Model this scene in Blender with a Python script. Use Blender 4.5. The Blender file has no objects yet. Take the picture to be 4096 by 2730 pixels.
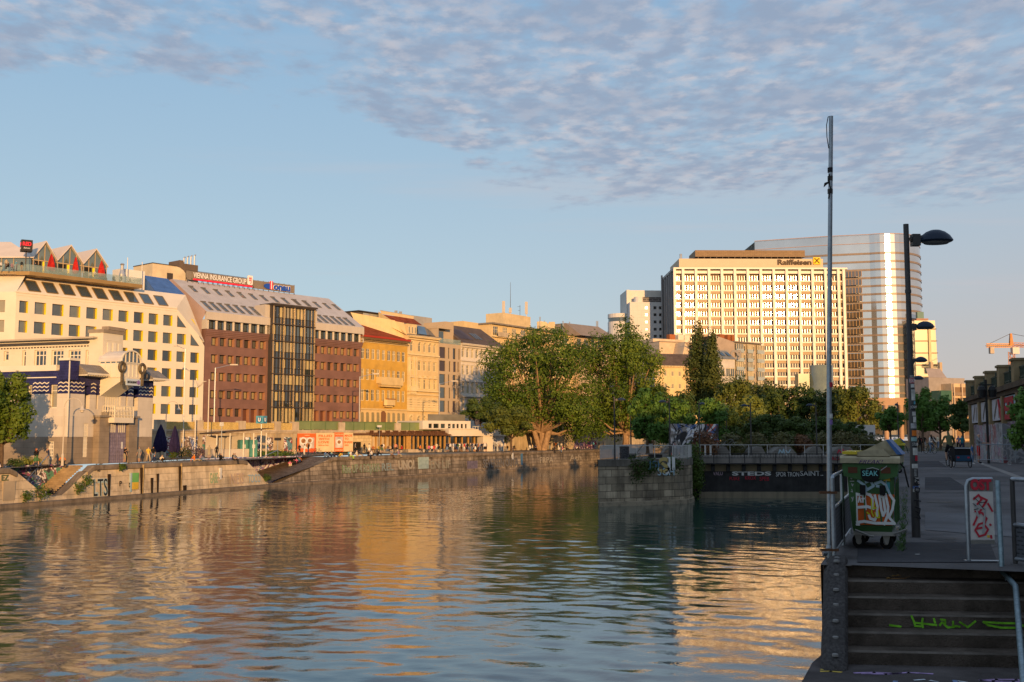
import bpy,math,random
import numpy as np
from mathutils import Vector,Matrix,Euler
SC=bpy.context.scene
COL=SC.collection
R=math.radians
random.seed(7)
EYE=6.1
FPX,CX,CY,HOR=4300.0,2048.0,1365.0,1750.0
PITCH=math.atan((HOR-CY)/FPX)
cam=bpy.data.cameras.new('camera')
cam.sensor_width=36.0
cam.lens=36.0*FPX/4096.0
cam.clip_start,cam.clip_end=0.1,6000.0
camo=bpy.data.objects.new('camera',cam)
camo.location=(0,0,EYE)
camo.rotation_euler=(math.pi/2+PITCH,0,0)
COL.objects.link(camo)
SC.camera=camo
SUN_EL=R(7.0)
SUN_DIR=Vector((0.222,-0.975,0)).normalized()
SUN_VEC=Vector((SUN_DIR.x*math.cos(SUN_EL),SUN_DIR.y*math.cos(SUN_EL),math.sin(SUN_EL)))
sl=bpy.data.lights.new('sun','SUN')
sl.energy=4.8
sl.angle=R(0.6)
sl.color=(1.0,0.57,0.225)
so=bpy.data.objects.new('sun',sl)
so.rotation_euler=SUN_VEC.to_track_quat('Z','Y').to_euler()
COL.objects.link(so)
SC.view_settings.view_transform='Standard'
SC.view_settings.look='None'
SC.view_settings.exposure=0.18
SC.view_settings.gamma=1.0
SC.cycles.max_bounces=7
SC.cycles.diffuse_bounces=3
SC.cycles.glossy_bounces=4
SC.cycles.transparent_max_bounces=12
SC.cycles.transmission_bounces=4
SC.cycles.sample_clamp_indirect=6.0
SC.cycles.sample_clamp_direct=0.0
W=bpy.data.worlds.new('World')
SC.world=W
W.use_nodes=True
def build_world():
 nt=W.node_tree;N=nt.nodes;L=nt.links
 N.clear()
 def math_(op,a,b=None,clamp=False):
  n=N.new('ShaderNodeMath');n.operation=op;n.use_clamp=clamp
  for i,v in enumerate((a,b)):
   if v is None:continue
   if isinstance(v,(int,float)):n.inputs[i].default_value=v
   else:L.new(v,n.inputs[i])
  return n.outputs[0]
 def mr(v,a,b,c,d,smooth=True):
  n=N.new('ShaderNodeMapRange');n.interpolation_type='SMOOTHSTEP' if smooth else 'LINEAR'
  L.new(v,n.inputs[0])
  for i,q in enumerate((a,b,c,d)):n.inputs[i+1].default_value=q
  return n.outputs[0]
 def mix(f,a,b):
  n=N.new('ShaderNodeMix');n.data_type='RGBA'
  if isinstance(f,float):n.inputs[0].default_value=f
  else:L.new(f,n.inputs[0])
  for i,v in((6,a),(7,b)):
   if isinstance(v,tuple):n.inputs[i].default_value=v+(1,)
   else:L.new(v,n.inputs[i])
  return n.outputs[2]
 sky=N.new('ShaderNodeTexSky');sky.sky_type='NISHITA';sky.sun_disc=False
 sky.sun_elevation=SUN_EL
 sky.sun_rotation=math.atan2(SUN_DIR.x,SUN_DIR.y)
 sky.air_density=1.0;sky.dust_density=1.6;sky.ozone_density=1.6
 tc=N.new('ShaderNodeTexCoord')
 sp=N.new('ShaderNodeSeparateXYZ');L.new(tc.outputs['Generated'],sp.inputs[0])
 x,y,z=sp.outputs
 zz=math_('MAXIMUM',z,0.03)
 px,py=math_('DIVIDE',x,zz),math_('DIVIDE',y,zz)
 cb=N.new('ShaderNodeCombineXYZ');L.new(px,cb.inputs[0]);L.new(py,cb.inputs[1])
 def noise(scale,detail,rough=.5,off=0.0,sx=1.0,sy=1.0):
  mp=N.new('ShaderNodeMapping');L.new(cb.outputs[0],mp.inputs[0])
  mp.inputs['Location'].default_value=(off,off*1.7,off*.6)
  mp.inputs['Scale'].default_value=(sx,sy,1)
  n=N.new('ShaderNodeTexNoise');L.new(mp.outputs[0],n.inputs['Vector'])
  n.inputs['Scale'].default_value=scale;n.inputs['Detail'].default_value=detail
  n.inputs['Roughness'].default_value=rough
  return n.outputs[0]
 big=noise(1.3,3,.55,3.1)
 edge=math_('ADD',mr(px,-.62,-.10,2.95,4.55),mr(big,.25,.75,-.75,.75,False))
 mask=mr(math_('SUBTRACT',edge,py),-.55,.75,0,1)
 cells=noise(13.5,5,.55,1.3,.9,.72)
 mid=noise(3.2,3,.5,5.2,1.0,.8)
 dens=math_('ADD',math_('MULTIPLY',cells,.62),math_('MULTIPLY',mid,.42))
 thr=math_('SUBTRACT',1.0,math_('MULTIPLY',mask,.60))
 cov=mr(math_('SUBTRACT',dens,thr),-.09,.22,0,1)
 hz=mr(z,.14,.24,0,1)
 cov=math_('MULTIPLY',math_('MULTIPLY',cov,hz),.82)
 wisp=math_('MULTIPLY',mr(noise(.55,5,.6,8.0,.5,1.6),.56,.8,0,.35),mr(z,.03,.12,0,1))
 lit=mr(noise(13.5,5,.55,1.345,.9,.72),.40,.66,0,1)
 lit2=math_('MULTIPLY',lit,mr(mid,.38,.64,1.0,.35))
 sk=N.new('ShaderNodeVectorMath');sk.operation='SCALE';L.new(sky.outputs[0],sk.inputs[0]);sk.inputs['Scale'].default_value=SKY_S
 hor_l,hor_r=(.53,.635,.665),(.56,.49,.455)
 horc=mix(mr(px,-1.5,4.5,0,1),hor_l,hor_r)
 up=(.255,.43,.63)
 grad=mix(mr(z,.0,.38,0,1,False),horc,up)
 base=mix(SKY_MIX,sk.outputs[0],grad)
 cloud=mix(lit2,(.27,.325,.435),(.535,.505,.535))
 c1=mix(wisp,base,(.52,.48,.50))
 out=mix(cov,c1,cloud)
 bg=N.new('ShaderNodeBackground');L.new(out,bg.inputs[0]);bg.inputs[1].default_value=1.0
 ow=N.new('ShaderNodeOutputWorld');L.new(bg.outputs[0],ow.inputs[0])
SKY_S,SKY_MIX=0.12,0.86
build_world()
_cp,_sp=math.cos(PITCH),math.sin(PITCH)
def ray(px,py):
 a,b=(px-CX)/FPX,(CY-py)/FPX
 return Vector((a,_cp-b*_sp,_sp+b*_cp))
def G(px,py,z):
 """site point on the level z"""
 d=ray(px,py);t=(z-EYE)/d.z
 return Vector((d.x*t,d.y*t,z))
def D(px,py,Y):
 """site point at the distance Y ahead"""
 d=ray(px,py);t=Y/d.y
 return Vector((d.x*t,Y,EYE+d.z*t))
class Facade:
 """a vertical plane through o (x,y) with plan direction u; at() gives (along, height above zb)"""
 def __init__(s,o,u,zb):
  s.o=Vector((o[0],o[1]));s.u=Vector(u).normalized();s.zb=zb
  s.n=Vector((-s.u.y,s.u.x))
  s.rot=math.atan2(s.u.y,s.u.x)
 def at(s,px,py,y=0.0):
  d=ray(px,py)
  o=s.o+s.n*y
  det=s.u.x*(-d.y)-s.u.y*(-d.x)
  a=(-o.x*(-d.y)+o.y*(-d.x))/det
  p=o+s.u*a
  t=p.y/d.y
  return a,EYE+d.z*t-s.zb
 def x(s,px,y=0.0,py=1600):return s.at(px,py,y)[0]
 @property
 def loc(s):return(s.o.x,s.o.y,s.zb)
class MB:
 def __init__(s):s.v=[];s.f=[];s.m=[];s.uv={}
 def poly(s,pts,m=0,uv=None):
  i=len(s.v);s.v.extend([tuple(p)for p in pts]);s.f.append(tuple(range(i,i+len(pts))));s.m.append(m)
  if uv:s.uv[len(s.f)-1]=uv
  return s
 def box(s,x0,x1,y0,y1,z0,z1,m=0):
  if x0>x1:x0,x1=x1,x0
  if y0>y1:y0,y1=y1,y0
  if z0>z1:z0,z1=z1,z0
  i=len(s.v)
  s.v+=[(x0,y0,z0),(x1,y0,z0),(x1,y1,z0),(x0,y1,z0),(x0,y0,z1),(x1,y0,z1),(x1,y1,z1),(x0,y1,z1)]
  for f in((0,3,2,1),(4,5,6,7),(0,1,5,4),(1,2,6,5),(2,3,7,6),(3,0,4,7)):
   s.f.append(tuple(i+k for k in f));s.m.append(m)
  return s
 def prism(s,poly,axis,a0,a1,m=0):
  """extrude a 2-D polygon: axis 'z' -> (x,y), 'y' -> (x,z), 'x' -> (y,z)"""
  def P(p,a):return(p[0],p[1],a)if axis=='z' else((p[0],a,p[1])if axis=='y' else(a,p[0],p[1]))
  i=len(s.v);n=len(poly)
  s.v+=[P(p,a0)for p in poly]+[P(p,a1)for p in poly]
  fs=[tuple(range(i+n-1,i-1,-1)),tuple(range(i+n,i+2*n))]
  for k in range(n):
   q=(k+1)%n;fs.append((i+k,i+q,i+n+q,i+n+k))
  ar=sum(poly[k][0]*poly[(k+1)%n][1]-poly[(k+1)%n][0]*poly[k][1]for k in range(n))
  flip=(ar<0)!=(axis=='y')
  if a1<a0:flip=not flip
  for f in fs:s.f.append(tuple(reversed(f))if flip else f);s.m.append(m)
  return s
 def tube(s,pts,r,n=8,m=0,cap=True,r2=None):
  pts=[Vector(p)for p in pts];k=len(pts);i0=len(s.v)
  rr=[r+(r2-r)*j/(k-1)for j in range(k)]if r2 is not None else([r]*k if not isinstance(r,(list,tuple))else r)
  up=None
  for j,p in enumerate(pts):
   t=(pts[min(j+1,k-1)]-pts[max(j-1,0)]).normalized()
   if up is None:up=t.orthogonal().normalized()
   else:
    up=(up-t*up.dot(t))
    up=up.normalized()if up.length>1e-6 else t.orthogonal().normalized()
   w=t.cross(up)
   for q in range(n):
    a=2*math.pi*q/n
    s.v.append(tuple(p+(up*math.cos(a)+w*math.sin(a))*rr[j]))
  for j in range(k-1):
   for q in range(n):
    a,b=i0+j*n+q,i0+j*n+(q+1)%n
    s.f.append((a,b,b+n,a+n));s.m.append(m)
  if cap:
   s.f.append(tuple(i0+q for q in reversed(range(n))));s.m.append(m)
   s.f.append(tuple(i0+(k-1)*n+q for q in range(n)));s.m.append(m)
  return s
 def lathe(s,prof,n=16,c=(0,0),m=0,sx=1,sy=1,a0=0.0,a1=2*math.pi):
  """profile of (r, z) turned about the vertical through c"""
  full=abs(a1-a0-2*math.pi)<1e-6
  cnt=n if full else n+1;i0=len(s.v)
  for r,z in prof:
   for q in range(cnt):
    a=a0+(a1-a0)*q/n
    s.v.append((c[0]+r*sx*math.cos(a),c[1]+r*sy*math.sin(a),z))
  for j in range(len(prof)-1):
   for q in range(n):
    a=i0+j*cnt+q;b=i0+j*cnt+((q+1)%n if full else q+1)
    s.f.append((a,b,b+cnt,a+cnt));s.m.append(m)
  return s
 def xform(s,M,start=0):
  s.v[start:]=[tuple(M@Vector(p))for p in s.v[start:]]
  return s
 def build(s,name,mats,parent=None,smooth=False,loc=None):
  me=bpy.data.meshes.new(name)
  me.from_pydata(s.v,[],s.f)
  if not isinstance(mats,(list,tuple)):mats=[mats]
  for q in mats:me.materials.append(q)
  if len(mats)>1:me.polygons.foreach_set('material_index',s.m)
  box_uv(me,s.uv)
  if smooth:
   me.polygons.foreach_set('use_smooth',[True]*len(me.polygons))
   if smooth!='all':me.set_sharp_from_angle(angle=R(40))
  me.update()
  o=bpy.data.objects.new(name,me);COL.objects.link(o)
  if parent is not None:o.parent=parent
  if loc is not None:o.location=loc
  return o
def box_uv(me,over):
 n=len(me.loops)
 if not n:return
 co=np.empty(len(me.vertices)*3);me.vertices.foreach_get('co',co);co=co.reshape(-1,3)
 lv=np.empty(n,dtype=np.int32);me.loops.foreach_get('vertex_index',lv)
 pn=np.empty(len(me.polygons)*3);me.polygons.foreach_get('normal',pn);pn=pn.reshape(-1,3)
 tot=np.empty(len(me.polygons),dtype=np.int32);me.polygons.foreach_get('loop_total',tot)
 pl=np.repeat(np.arange(len(tot)),tot)
 P=co[lv];NN=pn[pl]
 h=np.hypot(NN[:,0],NN[:,1])+1e-9
 tx,ty=-NN[:,1]/h,NN[:,0]/h
 vert=np.abs(NN[:,2])<.75
 U=np.where(vert,P[:,0]*tx+P[:,1]*ty,P[:,0]);V=np.where(vert,P[:,2],P[:,1])
 uv=np.stack([U,V],1)
 st=np.concatenate([[0],np.cumsum(tot)[:-1]])
 for fi,q in over.items():
  for k,w in enumerate(q):uv[st[fi]+k]=w
 lay=me.uv_layers.new(name='metres')
 lay.data.foreach_set('uv',uv.astype(np.float32).ravel())
def tag(o,label,cat,group=None,kind=None):
 if label:o['label']=label
 if cat:o['category']=cat
 if group:o['group']=group
 if kind:o['kind']=kind
 return o
def thing(name,label,cat,loc=(0,0,0),rotz=0.0,group=None):
 o=bpy.data.objects.new(name,None);COL.objects.link(o)
 o.empty_display_size=.2
 o.location=loc;o.rotation_euler=(0,0,rotz)
 return tag(o,label,cat,group)
def copy_tree(o,parent=None):
 c=o.copy();COL.objects.link(c)
 if parent is not None:c.parent=parent
 for ch in list(KIDS.get(o.name,o.children)):copy_tree(ch,c)
 return c
KIDS={}
def remember(o):
 KIDS[o.name]=list(o.children)
 for c in o.children:remember(c)
 return o
def dup(o,loc,rotz=None,label=None,group=None,scale=None):
 c=copy_tree(o);c.location=loc
 if rotz is not None:c.rotation_euler=(0,0,rotz)
 if label:c['label']=label
 if group:c['group']=group
 if scale:c.scale=scale if isinstance(scale,(tuple,list))else(scale,)*3
 return c
def inst(o,parent,loc,rot=None,scale=None):
 """copy of a part (sharing its mesh) with its sub-parts under another place of the same thing"""
 c=copy_tree(o,parent);c.location=loc
 if rot is not None:c.rotation_euler=rot
 if scale is not None:c.scale=scale
 return c
def struct(o):o['kind']='structure';return o
MATS={}
def pm(name,col,rough=.75,metal=0.0,var=.12,vs=.6,bump=0.0,bs=12.0,spec=.2,streak=0.0,brick=None,grime=None,coat=0.0,emit=None,hue=None):
 """a Principled material: colour + noise variation (+ optional brick joints, vertical streaks, bump)"""
 if name in MATS:return MATS[name]
 m=bpy.data.materials.new(name);m.use_nodes=True
 nt=m.node_tree;N=nt.nodes;L=nt.links
 b=N['Principled BSDF']
 if rough>=.75 and spec==.2:spec=.03
 b.inputs['Roughness'].default_value=rough;b.inputs['Metallic'].default_value=metal
 b.inputs['Specular IOR Level'].default_value=spec
 if coat:b.inputs['Coat Weight'].default_value=coat
 tc=N.new('ShaderNodeTexCoord')
 def mixc(f,a,c,mode='MIX'):
  n=N.new('ShaderNodeMix');n.data_type='RGBA';n.blend_type=mode
  if isinstance(f,(int,float)):n.inputs[0].default_value=f
  else:L.new(f,n.inputs[0])
  for i,v in((6,a),(7,c)):
   if isinstance(v,(tuple,list)):n.inputs[i].default_value=tuple(v)[:3]+(1,)
   else:L.new(v,n.inputs[i])
  return n.outputs[2]
 def noise(scale,det=4,src='Object',mp=None,rough_=.6):
  v=tc.outputs[src]
  if mp:
   q=N.new('ShaderNodeMapping');L.new(v,q.inputs[0]);q.inputs['Scale'].default_value=mp;v=q.outputs[0]
  n=N.new('ShaderNodeTexNoise');L.new(v,n.inputs['Vector'])
  n.inputs['Scale'].default_value=scale;n.inputs['Detail'].default_value=det;n.inputs['Roughness'].default_value=rough_
  return n.outputs[0]
 def ramp(v,a,b_):
  n=N.new('ShaderNodeMapRange');L.new(v,n.inputs[0])
  n.inputs[1].default_value=a;n.inputs[2].default_value=b_
  return n.outputs[0]
 lo=tuple(c*(1-var)for c in col);hi=tuple(min(1,c*(1+var))for c in col)
 if hue:hi=hue
 c=mixc(ramp(noise(vs),.3,.7),lo,hi)
 hgt=None
 if brick:
  bw,bh,mort,mc,tone=brick
  t=N.new('ShaderNodeTexBrick');L.new(tc.outputs['UV'],t.inputs['Vector'])
  t.inputs['Scale'].default_value=1;t.inputs['Brick Width'].default_value=bw;t.inputs['Row Height'].default_value=bh
  t.inputs['Mortar Size'].default_value=mort;t.inputs['Mortar Smooth'].default_value=.3
  t.inputs['Color1'].default_value=(1-tone,)*3+(1,);t.inputs['Color2'].default_value=(1+tone,)*3+(1,)
  t.inputs['Mortar'].default_value=(mc,mc,mc,1)
  c=mixc(1.0,c,t.outputs[0],'MULTIPLY');hgt=t.outputs['Fac']
 if grime:
  gc,amt,sc=grime
  f=N.new('ShaderNodeMath');f.operation='MULTIPLY';L.new(ramp(noise(sc,6),.48,.7),f.inputs[0]);f.inputs[1].default_value=amt
  c=mixc(f.outputs[0],c,gc)
 if streak:
  f=N.new('ShaderNodeMath');f.operation='MULTIPLY';L.new(ramp(noise(1.3,5,'UV',(1.0,.10,1)),.46,.68),f.inputs[0]);f.inputs[1].default_value=streak
  c=mixc(f.outputs[0],c,tuple(q*.22 for q in col))
 L.new(c,b.inputs['Base Color'])
 if bump:
  bn=N.new('ShaderNodeBump');bn.inputs['Strength'].default_value=bump;bn.inputs['Distance'].default_value=.05
  h=noise(bs,5)
  if hgt is not None:
   s=N.new('ShaderNodeMath');s.operation='SUBTRACT';L.new(h,s.inputs[0]);L.new(hgt,s.inputs[1]);h=s.outputs[0]
  L.new(h,bn.inputs['Height']);L.new(bn.outputs[0],b.inputs['Normal'])
 if emit:
  b.inputs['Emission Color'].default_value=tuple(emit[:3])+(1,);b.inputs['Emission Strength'].default_value=emit[3]
 MATS[name]=m
 return m
def flat(name,col,rough=.6,**k):return pm(name,col,rough,var=k.pop('var',.05),**k)
def glassy(name,col,rough=.04,metal=0.0,spec=.9,var=.3,vs=.25,wob=.02):
 """window glass seen from outside: dark interior colour under a clear reflecting surface, slightly uneven panes"""
 if name in MATS:return MATS[name]
 m=pm(name,col,rough,metal,var,vs,spec=spec)
 nt=m.node_tree;N=nt.nodes;L=nt.links;b=N['Principled BSDF']
 b.inputs['IOR'].default_value=1.7
 if wob:
  tc=N.new('ShaderNodeTexCoord');n=N.new('ShaderNodeTexNoise');L.new(tc.outputs['Object'],n.inputs['Vector']);n.inputs['Scale'].default_value=.9
  bn=N.new('ShaderNodeBump');bn.inputs['Strength'].default_value=wob;L.new(n.outputs[0],bn.inputs['Height']);L.new(bn.outputs[0],b.inputs['Normal'])
 return m
def graffiti(name,base,cols,scale=.8,amount=.6,seed=0.0):
 """layered spray paint: patches and looping lines of several colours over a base"""
 if name in MATS:return MATS[name]
 m=bpy.data.materials.new(name);m.use_nodes=True
 nt=m.node_tree;N=nt.nodes;L=nt.links;b=N['Principled BSDF'];b.inputs['Roughness'].default_value=.7
 tc=N.new('ShaderNodeTexCoord')
 def noise(sc,off,dist=0.0,det=2):
  mp=N.new('ShaderNodeMapping');L.new(tc.outputs['UV'],mp.inputs[0]);mp.inputs['Location'].default_value=(off,off*2.3,0)
  n=N.new('ShaderNodeTexNoise');L.new(mp.outputs[0],n.inputs['Vector']);n.inputs['Scale'].default_value=sc
  n.inputs['Distortion'].default_value=dist;n.inputs['Detail'].default_value=det
  return n.outputs[0]
 def band(v,a,w):
  n=N.new('ShaderNodeMath');n.operation='COMPARE';L.new(v,n.inputs[0]);n.inputs[1].default_value=a;n.inputs[2].default_value=w
  return n.outputs[0]
 def gt(v,a):
  n=N.new('ShaderNodeMapRange');L.new(v,n.inputs[0]);n.inputs[1].default_value=a;n.inputs[2].default_value=a+.03
  return n.outputs[0]
 def mixc(f,a,c):
  n=N.new('ShaderNodeMix');n.data_type='RGBA';L.new(f,n.inputs[0])
  for i,v in((6,a),(7,c)):
   if isinstance(v,tuple):n.inputs[i].default_value=v+(1,)
   else:L.new(v,n.inputs[i])
  return n.outputs[2]
 c=base
 for i,q in enumerate(cols):
  if i%2==0:f=gt(noise(scale*(1+.35*i),seed+3.7*i,.8),1-amount+.06*i*(1-amount))
  else:f=band(noise(scale*(1.2+.3*i),seed+5.1*i,1.6),.5,.022+.012*(i%3))
  c=mixc(f,c,q)
 f=gt(noise(scale*5,seed+9,.3,5),.60)
 c=mixc(f,c,tuple(x*.45 for x in base))
 L.new(c,b.inputs['Base Color'])
 MATS[name]=m
 return m
def text_mesh(s,size=1.0,bold=0.0,shear=0.0,depth=0.02,space=1.0,align='CENTER'):
 cu=bpy.data.curves.new('lettering','FONT');cu.body=s;cu.size=size;cu.offset=bold;cu.shear=shear
 cu.extrude=depth;cu.space_character=space;cu.align_x=align;cu.align_y='CENTER';cu.resolution_u=3
 o=bpy.data.objects.new('lettering',cu);COL.objects.link(o)
 dg=bpy.context.evaluated_depsgraph_get()
 me=bpy.data.meshes.new_from_object(o.evaluated_get(dg))
 bpy.data.objects.remove(o);bpy.data.curves.remove(cu)
 return me
def text(s,mat,parent,loc,w=None,h=None,rotz=0.0,name='lettering',tilt=0.0,**k):
 """upright lettering facing local -y, fitted to the width w and height h, centred at loc"""
 me=text_mesh(s,**k)
 co=np.array([v.co[:]for v in me.vertices])
 if len(co)==0:return None
 mn,mx=co.min(0),co.max(0);c=(mn+mx)/2;sz=np.maximum(mx-mn,1e-6)
 sx=w/sz[0]if w else 1.0;sy=h/sz[1]if h else sx
 if not w:sx=sy
 for v in me.vertices:
  a,b,d=(v.co.x-c[0])*sx,(v.co.y-c[1])*sy,v.co.z
  v.co=(a,-d,b+a*tilt)
 me.name=name;me.materials.append(mat)
 o=bpy.data.objects.new(name,me);COL.objects.link(o);o.parent=parent;o.location=loc;o.rotation_euler=(0,0,rotz)
 return o
def strokes(mb,lines,x,z,sx,sz,y=0.0,w=.06,th=.01,m=0):
 """hand-drawn marker lines (lists of 0..1 points) laid as flat ribbons on the plane y"""
 for ln in lines:
  pts=[Vector((x+p[0]*sx,z+p[1]*sz))for p in ln]
  for a,b in zip(pts[:-1],pts[1:]):
   t=(b-a)
   if t.length<1e-5:continue
   t.normalize();n=Vector((-t.y,t.x))*w/2;e=t*w*.3
   q=[a-e+n,a-e-n,b+e-n,b+e+n]
   mb.poly([(p.x,y-th,p.y)for p in reversed(q)],m)
   th+=.00015
 return mb
# ===== WATER
class Path:
 def __init__(s,pts,step=1.0):
  P=[Vector(p)for p in pts];out=[];cum=[0.0]
  for a,b in zip(P[:-1],P[1:]):
   n=max(1,int(round((b-a).length/step)))
   for k in range(n):out.append(a.lerp(b,k/n))
  out.append(P[-1])
  for _ in range(6):
   out=[out[0]]+[(out[i-1]+out[i]*2+out[i+1])/4 for i in range(1,len(out)-1)]+[out[-1]]
  s.p=out;s.s=[0.0]
  for a,b in zip(out[:-1],out[1:]):s.s.append(s.s[-1]+(b-a).length)
  s.px=[CX+FPX*(p.x/(p.y*_cp))if p.y>5 else-1e6 for p in out]
 def at(s,t,off=0.0):
  t=min(max(t,0),s.s[-1]);i=0
  lo,hi=0,len(s.s)-1
  while hi-lo>1:
   m=(lo+hi)//2
   if s.s[m]<=t:lo=m
   else:hi=m
  a,b=s.p[lo],s.p[lo+1]
  f=(t-s.s[lo])/max(1e-9,s.s[lo+1]-s.s[lo]);p=a.lerp(b,f);u=(b-a).normalized()
  return p+Vector((-u.y,u.x))*off
 def dirn(s,t):
  return(s.at(min(t+.6,s.s[-1]))-s.at(max(0,t-.6))).normalized()
 def s_at(s,px):
  for i in range(len(s.px)-1):
   if s.px[i]<=px<=s.px[i+1]:
    f=(px-s.px[i])/max(1e-9,s.px[i+1]-s.px[i]);return s.s[i]+f*(s.s[i+1]-s.s[i])
  return 0.0 if px<0 else s.s[-1]
 def rot(s,t):
  u=s.dirn(t);return math.atan2(u.y,u.x)
Q=Path([(-80,-10),(-44.4,93.3),(-36.4,116),(-29.8,135),(-20,157),(-8.3,181),(4.5,207),(18,234),(44,285),(80,352),(150,470)])
WL=Path([(-105,108),(-74,132),(-51.8,156),(-35.5,178),(-11.7,204),(10.2,240),(38,290),(76,360),(146,478)])
ZQ,ZU,ZN=3.4,7.2,4.6
E0,ED=Vector((3.66,12.93)),Vector((.347,.938)).normalized()
EN=Vector((ED.y,-ED.x))
def bank(t,off=0.0):return E0+ED*t+EN*off
def ocean_tile(n,size,seed):
 rng=np.random.default_rng(seed)
 k=np.fft.fftfreq(n,size/n)*2*np.pi
 KX,KY=np.meshgrid(k,k,indexing='ij');K=np.hypot(KX,KY);K[0,0]=1
 lam=2*np.pi/K
 A=np.exp(-((np.log(lam)-math.log(1.9))/.95)**2)*lam**1.15+.25*np.exp(-((np.log(lam)-math.log(7))/.5)**2)*lam
 ang=np.arctan2(KY,KX)
 A*=(.45+.9*np.abs(np.cos(ang-1.15))**2)
 A[0,0]=0
 h=np.fft.ifft2(A*np.exp(2j*np.pi*rng.random((n,n)))).real
 gx,gy=np.gradient(h,size/n)
 return h/math.sqrt((gx**2+gy**2).mean())
def build_water():
 n,size=256,57.0
 T=ocean_tile(n,size,4)
 lo=np.fft.fft2(np.random.default_rng(9).normal(size=(n,n)))
 k=np.fft.fftfreq(n)*n;KX,KY=np.meshgrid(k,k,indexing='ij')
 lo=np.fft.ifft2(lo*np.exp(-(KX**2+KY**2)/22.0)).real;lo/=lo.std()
 def samp(A,x,y,sz):
  fx=(x/sz%1)*n;fy=(y/sz%1)*n
  i=np.floor(fx).astype(int);j=np.floor(fy).astype(int);a=fx-i;b=fy-j
  i%=n;j%=n;i2=(i+1)%n;j2=(j+1)%n
  return(A[i,j]*(1-a)+A[i2,j]*a)*(1-b)+(A[i,j2]*(1-a)+A[i2,j2]*a)*b
 ys=np.concatenate([np.arange(-30,14,4.0),np.arange(14,62,.17),np.arange(62,130,.36),np.arange(130,250,1.1),np.arange(250,480,6.0)])
 m=430
 V=[];
 X=np.empty((len(ys),m));Y=np.empty_like(X)
 for r,y in enumerate(ys):
  x0=-84+.355*(y+10)-3 if y<210 else-84+.355*220-3+.45*(y-210)
  x1=max(3.5,3.9+.37*(y-12.8))+1.0
  t=np.linspace(0,1,m)
  X[r]=x0+(x1-x0)*t;Y[r]=y
 amp=np.clip(.75+.45*samp(lo,X+13,Y*1.3,120.0),.22,1.5)*.036
 ca,sa=math.cos(.6),math.sin(.6)
 Z=amp*(samp(T,X,Y,size)*.8+.45*samp(T,X*ca-Y*sa+11,X*sa+Y*ca,size*.61))
 co=np.stack([X,Y,Z],-1).reshape(-1,3)
 rr,cc=np.meshgrid(np.arange(len(ys)-1),np.arange(m-1),indexing='ij')
 a=(rr*m+cc).ravel();f=np.stack([a,a+1,a+m+1,a+m],1)
 me=bpy.data.meshes.new('water');me.vertices.add(len(co));me.vertices.foreach_set('co',co.ravel())
 me.loops.add(f.size);me.loops.foreach_set('vertex_index',f.ravel().astype(np.int32))
 me.polygons.add(len(f));me.polygons.foreach_set('loop_start',np.arange(0,f.size,4,dtype=np.int32))
 me.polygons.foreach_set('use_smooth',np.ones(len(f),dtype=bool));me.update();me.validate()
 o=bpy.data.objects.new('water',me);COL.objects.link(o);struct(o)
 mt=bpy.data.materials.new('river_water');mt.use_nodes=True
 nt=mt.node_tree;N=nt.nodes;L=nt.links;b=N['Principled BSDF']
 b.inputs['Base Color'].default_value=(.02,.052,.050,1);b.inputs['Roughness'].default_value=.02
 b.inputs['IOR'].default_value=1.5;b.inputs['Specular IOR Level'].default_value=.85
 tc=N.new('ShaderNodeTexCoord')
 def nz(scale,det,mp=(1,1,1)):
  q=N.new('ShaderNodeMapping');L.new(tc.outputs['Object'],q.inputs[0]);q.inputs['Scale'].default_value=mp;q.inputs['Rotation'].default_value=(0,0,.35)
  t=N.new('ShaderNodeTexNoise');L.new(q.outputs[0],t.inputs['Vector']);t.inputs['Scale'].default_value=scale;t.inputs['Detail'].default_value=det
  return t.outputs[0]
 patch=N.new('ShaderNodeMapRange');L.new(nz(.045,3,(1,1.6,1)),patch.inputs[0])
 for i,v in((1,.38),(2,.62),(3,.25),(4,1.0)):patch.inputs[i].default_value=v
 b1=N.new('ShaderNodeBump');b1.inputs['Distance'].default_value=.10;L.new(nz(2.2,5,(1,1.25,1)),b1.inputs['Height'])
 s1=N.new('ShaderNodeMath');s1.operation='MULTIPLY';L.new(patch.outputs[0],s1.inputs[0]);s1.inputs[1].default_value=.10;L.new(s1.outputs[0],b1.inputs['Strength'])
 b2=N.new('ShaderNodeBump');b2.inputs['Distance'].default_value=.02;b2.inputs['Strength'].default_value=.09;L.new(nz(8.0,3),b2.inputs['Height']);L.new(b1.outputs[0],b2.inputs['Normal'])
 L.new(b2.outputs[0],b.inputs['Normal'])
 me.materials.append(mt)
build_water()
# ===== GROUND SHEETS
def strip(name,A,B,z,mat,z2=None):
 """sheet between two polylines of equal length"""
 mb=MB()
 for i in range(len(A)-1):
  mb.poly([(A[i].x,A[i].y,z),(B[i].x,B[i].y,z),(B[i+1].x,B[i+1].y,z),(A[i+1].x,A[i+1].y,z)][::-1])
 return struct(mb.build(name,mat))
M_ASPH=pm('asphalt',(.145,.136,.136),.85,var=.35,vs=.35,bump=.5,bs=45,grime=((.05,.047,.047),.85,.7))
M_PAVE=pm('quay_paving',(.27,.205,.14),.9,var=.18,vs=.5,grime=((.12,.10,.085),.5,.4))
M_STREET=pm('upper_street_paving',(.11,.105,.10),.9)
M_EARTH=pm('park_ground',(.075,.072,.05),.95,var=.3,vs=.2)
n=120
qs=[Q.at(Q.s[-1]*k/n,.35)for k in range(n+1)];ws=[WL.at(WL.s[-1]*k/n,.3)for k in range(n+1)]
strip('promenade',qs,ws,ZQ,M_PAVE)
up=MB()
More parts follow.
